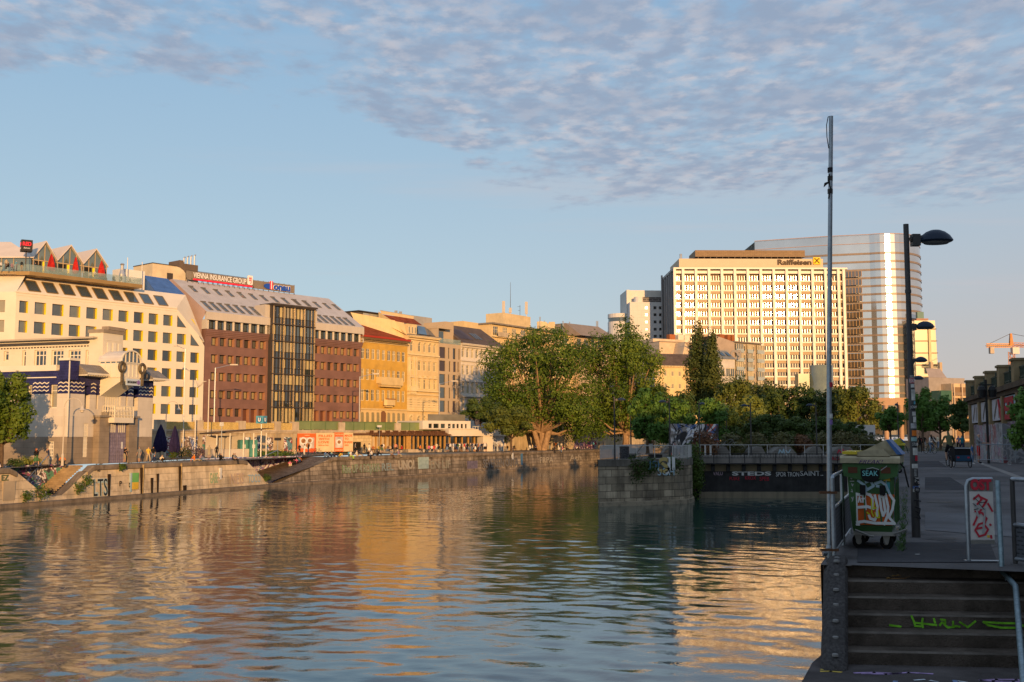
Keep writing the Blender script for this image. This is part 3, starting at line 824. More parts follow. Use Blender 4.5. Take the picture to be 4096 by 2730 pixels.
def win(parent,x,z,w,h,y,fr,gl,cols=1,rows=(),t=.06,name='window',arch=False,sill=None,rot=None,fd=.06):
 """one window: frame with bars, its pane a sub-part; copies of the same window share their meshes"""
 key=(parent.name,round(w,2),round(h,2),fr.name,gl.name,cols,tuple(rows),arch,t,sill)
 if key in _WC:
  o=_WC[key].copy();COL.objects.link(o);o.parent=parent;o.location=(x,y,z)
  p=_WC[key]['_pane'].copy()if False else PANES[_WC[key].name].copy();COL.objects.link(p);p.parent=o
  if rot:o.rotation_euler=rot
  return o
 f=MB();g=MB()
 f.box(0,t,-fd,0,0,h);f.box(w-t,w,-fd,0,0,h);f.box(t,w-t,-fd,0,0,t);f.box(t,w-t,-fd,0,h-t,h)
 for k in range(1,cols):f.box(w*k/cols-t*.4,w*k/cols+t*.4,-fd,0,t,h-t)
 for r_ in rows:f.box(t,w-t,-fd*.9,0,h*r_-t*.4,h*r_+t*.4)
 if sill:f.box(-.12,w+.12,-fd-sill,-.0,-.12,-.004)
 if arch:
  n=10;r_=w/2
  g.poly([(t*.5,-.02,t),(w-t*.5,-.02,t)]+[(w/2+(r_-t*.5)*math.cos(math.pi*k/n),-.02,h-r_+(r_-t)*math.sin(math.pi*k/n))for k in range(n+1)])
 else:g.poly([(t*.5,-.02,t*.5),(w-t*.5,-.02,t*.5),(w-t*.5,-.02,h-t*.5),(t*.5,-.02,h-t*.5)])
 o=f.build(name,fr,parent);p=g.build('pane',gl,o);o.location=(x,y,z)
 if rot:o.rotation_euler=rot
 _WC[key]=o;PANES[o.name]=p
 return o
PANES={}
def slope_pt(F,px,py,y0,z0,y1,z1):
 y=(y0+y1)/2
 for _ in range(25):
  x,z=F.at(px,py,y);y=y0+(z-z0)/(z1-z0)*(y1-y0)if abs(z1-z0)>1e-6 else y
  y=max(min(y,y1+8),y0-8)
 return x,y,z
def extr(pts_xz,y0,y1):return pts_xz
G_DARK=glassy('window_glass',(.018,.022,.022),.05)
G_MID=glassy('window_glass_curtained',(.06,.072,.068),.10)
G_SKY=glassy('sky_window_glass',(.05,.075,.09),.03,spec=1.0)
G_WARM=glassy('sunlit_blind_glass',(.30,.25,.13),.18)  # blind tone raised so the panes look sunlit, light put into the colour
G_CURT=glassy('grey_curtain_glass',(.13,.14,.12),.12)
GREY_ROOF=pm('zinc_roof',(.47,.44,.43),.6,metal=0,var=.1,vs=.4,brick=(.62,60,.012,.8,.03))
STEEL_DK=flat('dark_steel',(.06,.05,.045),.5)
ALU=pm('bare_aluminium',(.55,.54,.52),.35,metal=.7,var=.1)
# ===== WHITE HOTEL
FH=Facade(D(48,1600,172).xy,(.643,.766),ZU)
M_HOT=pm('white_render_relief',(.68,.61,.50),.8,var=.05,vs=.5,bump=.25,bs=5)
M_GOLD=flat('gold_window_frame',(.30,.19,.06),.4,metal=.4)
M_YEL=flat('yellow_reveal',(.95,.74,.02),.5)
hotel=thing('hotel_building','white hotel with square yellow-edged windows and a cut-off right roof corner','building',FH.loc,FH.rot)
cols=[(62,97),(124,170),(195,241),(265,309),(333,376),(399,440),(463,503),(525,564),(585,623),(644,681),(701,737),(757,791)]
cx_=[(FH.x(a),FH.x(b))for a,b in cols]
rows=[(1260,1303),(1331,1374),(1403,1445),(1474,1516),(1545,1587),(1617,1657)]
rz_=[(FH.at(662,b)[1],FH.at(662,a)[1])for a,b in rows]
zc=FH.at(300,1192)[1];xr=FH.x(812);xk=FH.x(705,0,1235);zd=FH.at(812,1369)[1]
holes=[(a,b,c,d)for i,(a,b)in enumerate(cx_)for j,(c,d)in enumerate(rz_)if not(i==11 and j<2)and not(i==10 and j==0)]
zr0=rz_[2][1]+.55
wall_part(hotel,M_HOT,0,xr,0,zr0,[h for h in holes if h[3]<zr0],.62,mat_r=M_YEL)
mbw=wall_part(hotel,M_HOT,0,xk,zr0,zc,[h for h in holes if h[3]>zr0 and h[1]<xk],.62,mb=MB())
def diag(z):return xk+(xr-xk)*(zc-z)/(zc-zd)if z>zd else xr
for a,b in zip([zr0]+sorted(v for h in rz_[:2]for v in h),sorted(v for h in rz_[:2]for v in h)+[zc]):
 if b<=a:continue
 hs=[h for h in holes if h[2]<=a+.01 and h[3]>=b-.01 and h[1]>xk and h[3]>zr0]
 x=xk
 for h in sorted(hs):mbw.poly([(x,0,a),(h[0],0,a),(h[0],0,b),(x,0,b)]);x=h[1]
 mbw.poly([(x,0,a),(diag(a),0,a),(diag(b),0,b),(x,0,b)])
for a,b,c,d in holes:
 if b>xk and d>zr0:
  e=.62
  for q in([(a,0,c),(a,0,d),(a,e,d),(a,e,c)],[(b,0,c),(b,e,c),(b,e,d),(b,0,d)],[(a,0,d),(b,0,d),(b,e,d),(a,e,d)],[(a,0,c),(a,e,c),(b,e,c),(b,0,c)]):mbw.poly(q)
mbw.m=[1 if(len(f)==4 and abs(mbw.v[f[0]][0]-mbw.v[f[2]][0])<1e-4 and abs(mbw.v[f[0]][1]-mbw.v[f[2]][1])>.1 and any(abs(mbw.v[f[0]][0]-h[1])<1e-4 for h in holes))else 0 for f in mbw.f]
mbw.build('wall',[M_HOT,M_YEL],hotel)
random.seed(11)
for i,(a,b,c,d)in enumerate(holes):
 low=c<rz_[2][0]+.1
 g=random.choice([G_DARK,G_DARK,G_DARK,G_MID]if low else[G_MID,G_MID,G_DARK,G_MID,G_CURT])
 win(hotel,a,c,cx_[5][1]-cx_[5][0]if 0 else b-a,d-c,.60,M_GOLD,g,t=.04)
for(x0,x1,z0,z1)in((cx_[10][0],cx_[10][1]-.1,rz_[0][0],rz_[0][1]),(cx_[11][0],cx_[11][1]-.1,rz_[1][0],rz_[1][1])):
 m1=MB();m1.prism([(x0-.07,z0-.07),(x1+.14,z0-.07),(x0-.07,z1+.14)],'y',-.012,.02);f_=m1.build('window',M_GOLD,hotel)
 m1=MB();m1.prism([(x0,z0),(x1,z0),(x0,z1)],'y',-.022,-.005);m1.build('pane',G_MID,f_)
yr,zr=3.3,FH.at(44,1100,3.3)[1]
m1=MB();m1.box(-.1,xk+.2,-.12,.1,zc-.12,zc+.12);m1.box(-.05,xk+.1,-.05,.1,zc-.55,zc-.45);m1.build('cornice',M_HOT,hotel)
sk=[]
for k in range(10):
 x0=262+(2080-262)/9*k
skx=[(365,510,262,830,690),(593,730,485,853,715),(812,945,705,875,740),(1022,1153,917,900,765),(1227,1357,1125,925,790),(1432,1552,1327,945,815),(1625,1742,1522,970,838),(1813,1928,1715,988,862),(1997,2110,1897,1008,885)]
z1f=lambda f:(yr*f,zc+(zr-zc)*f)
m1=MB();ya,za=z1f(0);xe=FH.at(742,1185,yr)[0]
m1.poly([(-.0,0,zc),(xk,0,zc),(xe,yr,zr),(1.2,yr,zr)])
m1.poly([(0,0,zc),(1.2,yr,zr),(1.2,14,zr),(0,14,zc)]);m1.poly([(1.2,yr,zr),(xe,yr,zr),(xe,16,zr),(1.2,16,zr)])
m1.build('roof',M_HOT,hotel)
nrm=Vector((0,-(zr-zc),yr)).normalized();tilt=math.atan2(yr,zr-zc)
for xa,xb,xt,yb,yt in skx:
 p=[slope_pt(FH,x*.319,900+y*.319,0,zc,yr,zr)for x,y in((xa,yb),(xb,yb+15),(xt+xb-xa-2,yt+15),(xt,yt))]
 x0,x1=p[0][0],p[1][0];f0=(p[0][2]-zc)/(zr-zc);f1=(p[3][2]-zc)/(zr-zc)
 P_=lambda x,f,o:(x,yr*f+nrm.y*o,zc+(zr-zc)*f+nrm.z*o)
 fr_=MB()
 for(a,b,c,d)in((x0-.1,x0+.06,f0,f1),(x1-.06,x1+.1,f0,f1),(x0,x1,f0-.02,f0+.02),(x0,x1,f1-.02,f1+.02)):
  fr_.poly([P_(a,c,.07),P_(b,c,.07),P_(b,d,.07),P_(a,d,.07)])
  for(q,r_)in(((a,c),(a,d)),((b,d),(b,c)),((b,c),(a,c)),((a,d),(b,d))):fr_.poly([P_(q[0],q[1],.07),P_(r_[0],r_[1],.07),P_(r_[0],r_[1],0),P_(q[0],q[1],0)])
 fo=fr_.build('rooflight',M_GOLD,hotel)
 m1=MB();m1.poly([P_(x0,f0,.03),P_(x1,f0,.03),P_(x1,f1,.03),P_(x0,f1,.03)]);m1.build('pane',G_SKY,fo)
A_,B_,C_=(xk,0,zc),(xr,0,zd),(xe,yr,zr)
m1=MB();m1.poly([A_,B_,C_]);m1.poly([B_,(xr,9,zd),(xe+1.0,9,zr),C_]);m1.poly([C_,(xe+1,9,zr),(xe,16,zr)])
m1.build('corner_facet',M_HOT,hotel)
ft=MB();q=[Vector(A_)*a+Vector(B_)*b+Vector(C_)*c for a,b,c in((.18,.47,.35),(.12,.62,.26),(.30,.42,.28))]
nn=(Vector(B_)-Vector(A_)).cross(Vector(C_)-Vector(A_)).normalized();ft.poly([v+nn*.04 for v in q]);ft.build('window',M_YEL,hotel)
xl=-14.0
lf=MB();hl=[]
for(y0,y1)in((1201,1244),(1282,1325),(1363,1406),(1444,1487)):
 pass
rot_l=-FH.rot
lw=[(14-4.0,14-1.75)]
for j in range(6):hl+=[(14-4.3,14-1.75,rz_[j][0],rz_[j][1]),(14-8.6,14-6.4,rz_[j][0],rz_[j][1])]
fw=wall_part(hotel,M_HOT,0,14,0,zc,hl,.3,mat_r=M_GOLD,name='wall')
co,si=math.cos(rot_l),math.sin(rot_l)
fw.location=(-14*co,-14*si,0);fw.rotation_euler=(0,0,rot_l)
for h in hl:
 w_=win(hotel,h[0],h[2],h[1]-h[0],h[3]-h[2],.28,M_GOLD,G_WARM if h[0]>8 else G_MID,name='window')
 w_.location=(-14*co+h[0]*co-.28*si*1,-14*si+h[0]*si+.28*co,h[2]);w_.rotation_euler=(0,0,rot_l)
m1=MB();m1.poly([(0,0,zc),(14,0,zc),(14,3.0,zr),(0,3.0,zr)]);rf=m1.build('roof',M_HOT,hotel);rf.location=fw.location;rf.rotation_euler=fw.rotation_euler
m1=MB();m1.poly([(-14*co,-14*si,zr-.02),(0.6,1.5,zr-.02),(1.2,14,zr-.02),(-14,14,zr-.02)]);m1.build('roof',M_HOT,hotel)
M_BRZ=pm('bronze_fascia',(.34,.22,.09),.45,metal=.3,var=.08)
M_BAL=glassy('balustrade_glass',(.30,.40,.36),.06,spec=.6,wob=0)
def clear(mt,a=.35):
 b=mt.node_tree.nodes['Principled BSDF'];b.inputs['Alpha'].default_value=a;return mt
clear(M_BAL,.38)
yd=.4;xa=FH.at(118,1088,yd)[0];xb=FH.at(570,1145,yd)[0];zb_=FH.at(340,1120,yd)[1]-.28
m1=MB();m1.box(xa,xb,yd,15,zb_,zb_+.62);m1.build('terrace_deck',M_BRZ,hotel)
dl=Vector((math.cos(rot_l),math.sin(rot_l)));m1=MB()
m1.prism([(xa,yd),(xa+.01,14),(xa-13,14),(xa-13*dl.x,yd-13*dl.y)],'z',zb_+.01,zb_+.6);m1.build('terrace_deck',M_BRZ,hotel)
zt=zb_+.62
m1=MB();m1.box(xa+.1,xb-.1,yd+.12,yd+.16,zt,zt+1.15);m1.box(xb-.2,xb-.15,yd+.1,9,zt,zt+1.15)
p0,p1=Vector((xa+.05,yd+.12)),Vector((xa-12.5*dl.x,yd-12.5*dl.y+.15));m1.poly([(p1.x,p1.y,zt),(p0.x,p0.y,zt),(p0.x,p0.y,zt+1.15),(p1.x,p1.y,zt+1.15)])
m1.build('balustrade',M_BAL,hotel)
M_PROOF=pm('pale_roof_membrane',(.62,.54,.47),.7,var=.05);M_PGL=glassy('green_pavilion_glass',(.11,.145,.13),.05)
yp=3.2
for k,(vl,pk,vr,py_,vy)in enumerate(((405,540,708,200,415),(708,875,1035,252,445),(1035,1190,1345,300,495))):
 x0,xp,x1=FH.x(vl*.319,yp,1030),FH.x(pk*.319,yp,970),FH.x(vr*.319,yp,1040)
 zp=FH.at(pk*.319,900+py_*.319,yp)[1];zv=zt+2.9;xp=(x0+x1)/2
 r_=MB();th=.22
 for(a,za,b,zb2)in((x0,zv,xp,zp),(xp,zp,x1,zv)):
  r_.poly([(a,yp-.5,za),(b,yp-.5,zb2),(b,22,zb2),(a,22,za)]);r_.poly([(a,yp-.5,za-th),(a,yp-.5,za),(a,22,za),(a,22,za-th)])
  r_.poly([(a,yp-.5,za-th),(b,yp-.5,zb2-th),(b,yp-.5,zb2),(a,yp-.5,za)]);r_.poly([(b,yp-.5,zb2-th),(a,yp-.5,za-th),(a,22,za-th),(b,22,zb2-th)])
 r_.build('pavilion_roof',M_PROOF,hotel)
 g_=MB();g_.poly([(x0+.1,yp,zt),(x1-.1,yp,zt),(x1-.1,yp,zv-.1),(xp,yp,zp-.2),(x0+.1,yp,zv-.1)]);gp=g_.build('glazed_gable',M_PGL,hotel)
 fm=MB()
 for x in(x0+.15,(x0+xp)/2,xp,(x1+xp)/2,x1-.15):
  zz=zv+(zp-zv)*(1-abs(x-xp)/(xp-x0))-.15;fm.box(x-.06,x+.06,yp-.12,yp-.003,zt,zz)
 fm.box(x0,x1,yp-.1,yp-.004,zt+2.35,zt+2.5);fm.build('timber_frame',pm('larch_frame',(.44,.33,.20),.7),gp)
 dr=MB();dr.box(x0+.4,(x0+xp)/2+.5,yp-.06,yp-.008,zt,zt+2.3);dr.build('doorway',flat('dark_interior',(.018,.016,.013),.6),gp)
 y_=MB();y_.box((x0+xp)/2+.75,(x0+xp)/2+1.1,yp-.1,yp-.012,zt,zt+2.3);y_.build('yellow_panel',M_YEL,gp)
xq=FH.x(405*.319,yp,1030);dq=Vector((math.cos(rot_l),math.sin(rot_l)))
m1=MB();zv=zt+2.9;zp0=FH.at(0,966,12)[1]
P2=lambda t,y,z:(xq-t*dq.x,yp+y-t*dq.y,z)
m1.poly([P2(16,-.3,zv),P2(0,-.3,zv),P2(0,8,zp0),P2(16,8,zp0)]);m1.poly([P2(16,-.3,zv-.2),P2(0,-.3,zv-.2),P2(0,-.3,zv),P2(16,-.3,zv)]);m1.build('pavilion_roof',M_PROOF,hotel)
m1=MB();m1.poly([P2(16,.3,zt),P2(0,.3,zt),P2(0,.3,zv),P2(16,.3,zv)]);gp=m1.build('glazed_gable',M_PGL,hotel)
m1=MB()
for t_ in(1,3,5,7):m1.tube([P2(t_,.2,zt),P2(t_,.2,zv)],.07,4)
m1.build('timber_frame',MATS['larch_frame'],gp)
m1=MB();pb=[(574,1102,9.5),(671,1116,9.5),(741,1182,3.4),(623,1169,3.4)]
P3=[(FH.at(x,y,d)[0],d,FH.at(x,y,d)[1])for x,y,d in pb];m1.poly(P3[::-1]);zm_=zr
m1.poly([P3[3],P3[0],(P3[0][0],9.5,zm_-.02),(P3[3][0],3.4,zm_-.02)]);m1.poly([(P3[0][0],9.5,P3[0][2]),(P3[1][0],9.5,P3[1][2]),(P3[1][0],14,P3[1][2]-2),(P3[0][0],14,P3[0][2]-2)])
m1.build('blue_sheet_roof',pm('blue_tarpaulin',(.06,.14,.36),.5,var=.2,vs=.6),hotel)
m1=MB();a,z=FH.at(512,1110,8);m1.box(a-1.4,a+3.4,8,11,zt,FH.at(512,1078,8)[1]);m1.build('roof_plant_box',flat('white_roof_plant',(.68,.66,.62)),hotel)
m1=MB();a,z=FH.at(488,1107,6);z2=FH.at(488,1080,6)[1];m1.lathe([(.5,zt),(.5,z2-.8),(.28,z2),(.28,z2+.8),(.4,z2+1),(.2,z2+1.2)],12,(a,6));m1.build('vent_cowl',ALU,hotel)
for px,y in((511,1031),(569,1049)):
 m1=MB();a,z=FH.at(px,y,7);m1.tube([(a,7,zt),(a,7,z)],.07,5);m1.build('antenna_mast',flat('white_mast',(.7,.68,.64)),hotel)
def FHw(px,py,y,dz=0):a,z=FH.at(px,py,y);p=FH.o+FH.u*a+FH.n*y;return(p.x,p.y,ZU+zt+dz)
M_REDC=pm('red_parasol_cloth',(.42,.025,.02),.8,var=.3,vs=3)
def parasol_closed(name,label,loc,h,r,mat,group,pole=STEEL_DK):
 t=thing(name,label,'parasol',loc,random.random()*3,group)
 m1=MB();m1.tube([(0,0,0),(0,0,h)],.05,6);m1.build('pole',pole,t)
 m1=MB();prof=[(r*.7,h*.20),(r,h*.32),(r*.8,h*.55),(r*.45,h*.82),(.09,h*.98),(0,h*1.02)]
 m1.lathe(prof,12)
 for i,v in enumerate(m1.v):
  a=math.atan2(v[1],v[0]);f=1+.28*math.cos(4*a+.6);m1.v[i]=(v[0]*f,v[1]*f,v[2]+.1*math.sin(3*a))
 m1.build('folded_canopy',mat,t,smooth=True)
 m1=MB();m1.lathe([(r*.75,0),(r*.75,.08),(.1,.12)],10);m1.build('foot',pole,t)
 return t
for i,(px,lb)in enumerate(((204,'before the left gable'),(302,'between the middle and right gables'),(406,'by the right gable, its cloth flaring'))):
 parasol_closed('closed_parasol','red folded parasol on the hotel roof terrace '+lb,FHw(px,1070,1.6),3.5,.55+.12*(i==2),M_REDC,'folded red parasols on the roof terrace')
M_TERR=pm('clay_pot',(.42,.36,.28),.8)
cs=thing('cube_sign','black cube sign with red letters on a post on the hotel terrace','sign',FHw(102,1075,1.2),FH.rot-.34)
hc=FH.at(102,985,1.2)[1]-zt
m1=MB();m1.tube([(0,0,0),(0,0,hc-.8)],.09,6);m1.build('post',STEEL_DK,cs)
m1=MB();m1.box(-.85,.85,-.85,.85,hc-.92,hc+.92);m1.build('box',flat('black_sign_panel',(.022,.020,.022),.5),cs)
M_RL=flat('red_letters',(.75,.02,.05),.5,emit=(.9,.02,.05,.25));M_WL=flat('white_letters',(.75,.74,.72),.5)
for rz,p in((0,(0,-.87)),(math.pi/2,(.87,0)),(-math.pi/2,(-.87,0))):
 text('RED',M_RL,cs,(p[0],p[1],hc+.25),w=1.3,h=.62,rotz=rz,bold=.03);text('Balcone',M_WL,cs,(p[0],p[1],hc-.42),w=.95,h=.26,rotz=rz,shear=.3)
# ===== BROWN OFFICE BUILDING
FB=Facade(D(815,1600,D(48,1600,172).y and(FH.o+FH.u*FH.x(815)).y).xy,(.650,.760),ZU)
M_BR=pm('red_granite',(.185,.098,.078),.55,var=.16,vs=.25,brick=(1.6,1.05,.012,.78,.07),spec=.4)
M_BR2=pm('sunlit_granite_reveal',(.42,.21,.13),.6)  # lighter copy of the granite, sun on the right reveals put into its colour
M_PALE=pm('pale_metal_panel',(.50,.45,.39),.5,var=.05,brick=(.45,50,.02,.85,.02))
bro=thing('office_building','red-brown stone office block with grey mansard roof and glazed middle','building',FB.loc,FB.rot)
xL0,xL1,xR0,xR1=0.0,FB.x(1068),FB.x(1240),FB.x(1443)
zbt=FB.at(840,1321)[1];zsb,zst=zbt+.15,FB.at(826,1279)[1];zev=FB.at(815,1247)[1];yR=11.3;zR=FB.at(674,1115,yR)[1]
rows=[(1349,1383),(1418,1453),(1490,1524),(1562,1595),(1633,1666)]
rz_=[(FB.at(848,b)[1],FB.at(848,a)[1])for a,b in rows]
M_DKF=flat('black_window_frame',(.03,.025,.02),.4)
def brown_block(x0,x1,cpx,wpx,doors):
 hs=[];cc=[FB.x(c)for c in cpx];wd=1.45
 for i,c in enumerate(cc):
  for j,(a,b)in enumerate(rz_):
   if j==4 and i in doors:hs.append((c,c+wd,0,b))
   else:hs.append((c,c+wd,a,b))
 wall_part(bro,M_BR,x0,x1,0,zbt,hs,.95,mat_r=M_BR2)
 for h in hs:
  if h[2]==0:
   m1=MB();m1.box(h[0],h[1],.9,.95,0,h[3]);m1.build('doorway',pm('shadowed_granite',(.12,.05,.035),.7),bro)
  else:win(bro,h[0],h[2],h[1]-h[0],h[3]-h[2],.93,M_DKF,random.choice([G_WARM,G_WARM,G_DARK,G_MID]),cols=2,rows=(.12,),t=.12)
 m1=MB()
 for k in range(3):m1.box(x0-.05*k,x1+.05*k,-.14-.12*k,-.003,zbt-1.05+.33*k,zbt-.75+.33*k)
 m1.box(x0-.1,x1+.1,-.4,.1,zbt-.06,zbt+.15);m1.build('cornice',M_BR,bro)
 n=7;m1=MB();m1.poly([(x0,.85,zsb),(x1,.85,zsb),(x1,.85,zst),(x0,.85,zst)]);st_=m1.build('window_band',G_SKY,bro)
 m1=MB();fr_=MB()
 for k in range(n+1):
  x=x0+.5+(x1-x0-1.0)*k/n;m1.lathe([(.26,zsb),(.26,zst)],10,(x,.1))
  if k<n:
   for f in(.2,.42,.75):fr_.box(x+(x1-x0)/n*f-.05,x+(x1-x0)/n*f+.05,.7,.84,zsb,zst)
   fr_.box(x+.3,x+(x1-x0)/n-.3,.7,.84,zsb+.25,zsb+.33)
 m1.build('columns',M_PALE,bro);fr_.build('window_bars',M_DKF,bro)
 m1=MB();m1.box(x0-.25,x1+.25,-.55,.0,zst,zev);m1.box(x0,x1,0,1,zst,zst+.1);m1.box(x0-.25,x0,-.5,.9,zsb,zst);m1.box(x1,x1+.25,-.5,.9,zsb,zst);m1.build('eave_panel',M_PALE,bro)
brown_block(xL0,xL1,(840,874,907,940,972,1003.6,1035),17,(4,5,6))
brown_block(xR0,xR1,(1253,1281,1308,1335,1361,1387,1413),13,(0,1,2))
ztg=FB.at(1075,1223)[1];yg=-.9
gls=[FB.at(1108,y,yg)[1]for y in(1297,1364,1432,1496,1563,1629)]
zs=[0]+sorted(gls)+[ztg]
bx=[xL1+.2+(xR0-xL1-.4)*k/4 for k in range(5)]
M_SPAN=glassy('dark_spandrel_glass',(.022,.028,.028),.05);M_MUL=pm('brass_mullion',(.50,.36,.19),.4,metal=.35)
for i in range(4):
 for j in range(len(zs)-1):
  a,b,c,d=bx[i],bx[i+1],zs[j],zs[j+1];zq=c+(d-c)*.36
  m1=MB();m1.box(a,b,yg,yg+.06,c,zq);s_=m1.build('spandrel',M_SPAN,bro)
  m1=MB();m1.box(a,b,yg,yg+.05,zq,d);m1.build('pane',G_SKY if j>3 and random.random()<.8 else random.choice([G_DARK,G_WARM,G_MID]),s_)
  m1=MB()
  for f in(0,.30,.34,.62,.66):m1.box(a+(b-a)*f-.05,a+(b-a)*f+.05,yg-.07,yg-.003,c+.1,d)
  m1.box(a,b,yg-.07,yg-.004,zq-.05,zq+.05);m1.build('window_bars',M_DKF,s_)
  m1=MB();xm=random.choice([.04,.36,.70]);m1.box(a+(b-a)*xm,a+(b-a)*(xm+.24),yg-.02,yg-.0025,zq+.1,d-.3);m1.build('blind',pm('cream_blind',(.46,.38,.20),.8),s_)if random.random()<.6 else None
m1=MB()
for x in bx:m1.box(x-.09,x+.09,yg-.55,yg-.35,0,ztg+.1)
m1.build('mullions',M_MUL,bro)
m1=MB()
for z in zs[1:]:m1.box(bx[0]-.2,bx[4]+.2,yg-.6,yg-.01,z-.12,z+.06)
m1.box(xL1,xL1+.15,yg,.9,0,ztg);m1.box(xR0-.15,xR0,yg,.9,0,ztg);m1.box(xL1-.3,xR0+.3,yg-.8,2.6,ztg+.1,ztg+.42);m1.build('floor_edges',STEEL_DK,bro)
zc0=zst+.2
for a_,b_ in((xL1-1.2,xL1),(xR0,xR0+1.2)):m1=MB();m1.box(a_,b_,-.35,3,zc0,ztg+.1);m1.build('dormer_cheek',M_PALE,bro)
m1=MB();x1e=FB.at(1332,1203,yR)[0]
m1.poly([(-.25,-.55,zev),(xR1+.25,-.55,zev),(xR1+.25,yR,zR),(-.25,yR,zR)]);m1.poly([(-.25,yR,zR),(xR1+.25,yR,zR),(xR1+.25,yR+9,zR-.4),(-.25,yR+9,zR-.4)])
m1.poly([(xR1+.25,-.55,zev),(xR1+.25,yR+9,zev),(xR1+.25,yR+9,zR-.4),(xR1+.25,yR,zR)]);m1.build('roof',GREY_ROOF,bro)
m1=MB();m1.poly([(-.25,-.55,zev),(-.25,yR,zR),(-.25,yR+9,zR-.4),(-.25,yR+9,zst-3)]);m1.poly([(-.25,-.55,zev),(-.25,yR+9,zst-3),(-.25,.9,zst-3),(-.25,.9,zst-.2)])
m1.build('gable_wall',pm('pink_render',(.42,.31,.28),.85,var=.06),bro)
m1=MB();m1.poly([(xR1,0,0),(xR1,14,0),(xR1,14,zev),(xR1,0,zev)]);m1.poly([(0,14,0),(0,0,0),(0,0,zst),(0,14,zst)]);m1.build('side_wall',M_BR,bro)
nB=Vector((0,-(zR-zev),yR+.55)).normalized()
def rooflight(F,parent,pts,zes,w=1.0,l=2.4,bar=False):
 x,y,z=slope_pt(F,pts[0],pts[1],-.55,zev,yR,zR);sd=Vector((0,yR+.55,zR-zev)).normalized()
 fr_=MB();g_=MB()
 P_=lambda a,s,o:(x+a,y+sd.y*s+nB.y*o,z+sd.z*s+nB.z*o)
 def slab(mb,a,b,s0,s1,o0,o1):
  v=[P_(a,s0,o0),P_(b,s0,o0),P_(b,s1,o0),P_(a,s1,o0),P_(a,s0,o1),P_(b,s0,o1),P_(b,s1,o1),P_(a,s1,o1)];i0=len(mb.v);mb.v+=v
  for f in((4,5,6,7),(0,1,5,4),(1,2,6,5),(2,3,7,6),(3,0,4,7)):mb.f.append(tuple(i0+k for k in f));mb.m.append(0)
 slab(fr_,0,w,-.12,0,0,.12);slab(fr_,0,w,l,l+.12,0,.12);slab(fr_,0,.12,0,l,0,.12);slab(fr_,w-.12,w,0,l,0,.12)
 if bar:slab(fr_,0,w,l*.42,l*.48,0,.12)
 slab(fr_,-.15,w+.2,l+.2,l+.3,.0,.2)
 slab(g_,.1,w-.1,0,l,.0,.05)
 fo=fr_.build('rooflight',pm('roof_window_frame',(.16,.15,.14),.5),parent);g_.build('pane',G_SKY,fo)
for k in range(16):
 px=(711+(1170-711)*k/8.66)*.319/.319;pass
for zx,zy in[(711+0,525),(868,547),(1022,568),(1172,585),(1320,603),(1465,622),(1602,640),(1740,658),(1872,673),(2005,690),(2135,707)]:
 rooflight(FB,bro,(550+zx*.319,1000+zy*.319),0,.8,2.1)
for zx,zy in[(135,220),(262,236),(390,252),(512,267),(632,283)]:rooflight(FB,bro,(1150+zx*.319,1150+zy*.319),0,.8,2.1)
for k in range(7):rooflight(FB,bro,(550+(900+101*k)*.319,1000+(752+11.3*k)*.319),0,.85,3.1,True)
for k in range(7):rooflight(FB,bro,(1150+(312+82.5*k)*.319,1150+(426+9*k)*.319),0,.85,3.1,True)
yq=yR+3;x0,z0=FB.at(609,1110,yq);x1=FB.at(760,1110,yq)[0];zq_=FB.at(640,1058,yq)[1]
m1=MB();m1.box(x0,x0+(x1-x0)*.62,yq,yq+7,zR-3,zq_);m1.prism([(x0+(x1-x0)*.62,zR-1)]+[(x0+(x1-x0)*(.62+.38*math.sin(k*math.pi/12)),zR-1+(zq_-zR+1)*math.cos(k*math.pi/12))for k in range(7)],'y',yq,yq+7)
m1.build('penthouse',pm('cream_penthouse',(.60,.50,.34),.8),bro)
m1=MB();m1.box(x0-.1,x0+(x1-x0)*.63,yq-.1,yq+7,zq_+.01,zq_+.16);xd=x0+(x1-x0)*.38;m1.box(xd,xd+1.3,yq-.06,yq-.004,zR-1,zR+1.6);m1.build('penthouse_trim',STEEL_DK,bro)
m1=MB();xc0,xc1=FB.at(718,1080,yR+5)[0],FB.at(792,1080,yR+5)[0];zc1=FB.at(740,1044,yR+5)[1];zc2=FB.at(780,1061,yR+5)[1]
m1.box(xc0,xc0+.9,yR+5,yR+9,zR-2,zc1);m1.box(xc0+.91,xc1,yR+5,yR+9,zR-2,zc2);m1.build('chimney_block',pm('brown_cladding',(.13,.095,.07),.6),bro)
for k in range(4):
 m1=MB();xx=xc0+1.6+.8*k;m1.tube([(xx,yR+6,zc2-.1),(xx,yR+6,zc2+1.3+.25*k),(xx+.25,yR+6,zc2+1.55+.25*k)],.16,7);m1.build('flue',ALU,bro)
sg=thing('rooftop_sign','long white-lettered roof sign with red underline and crest on the brown office roof','sign',FB.loc,FB.rot)
ys=yR-.3;xs0,zs0=FB.at(745,1120,ys);xs1=FB.at(1012,1158,ys)[0];M_LOUV=pm('louvred_screen',(.24,.20,.16),.6,brick=(1.5,.12,.02,.5,.06));zb0=zR+.25
ztx=FB.at(770,1092,ys)[1];hs_=ztx-zb0+.3
m1=MB();m1.box(xs0,xs1,ys,ys+.15,zb0,zb0+hs_);m1.build('screen',M_LOUV,sg)
m1=MB()
for k in range(14):x=xs0+(xs1-xs0)*k/13;m1.tube([(x,ys+.1,zR-.3),(x,ys+.2,zb0+hs_+.15)],.07,4);m1.tube([(x,ys-.5,zR-.4),(x,ys,zb0+.4)],.05,4)
m1.tube([(xs0,ys+.2,zb0+hs_+.12),(xs1,ys+.2,zb0+hs_+.12)],.06,4);m1.build('scaffold',STEEL_DK,sg)
xl0,xl1=FB.at(771,1100,ys)[0],FB.at(982,1135,ys)[0]
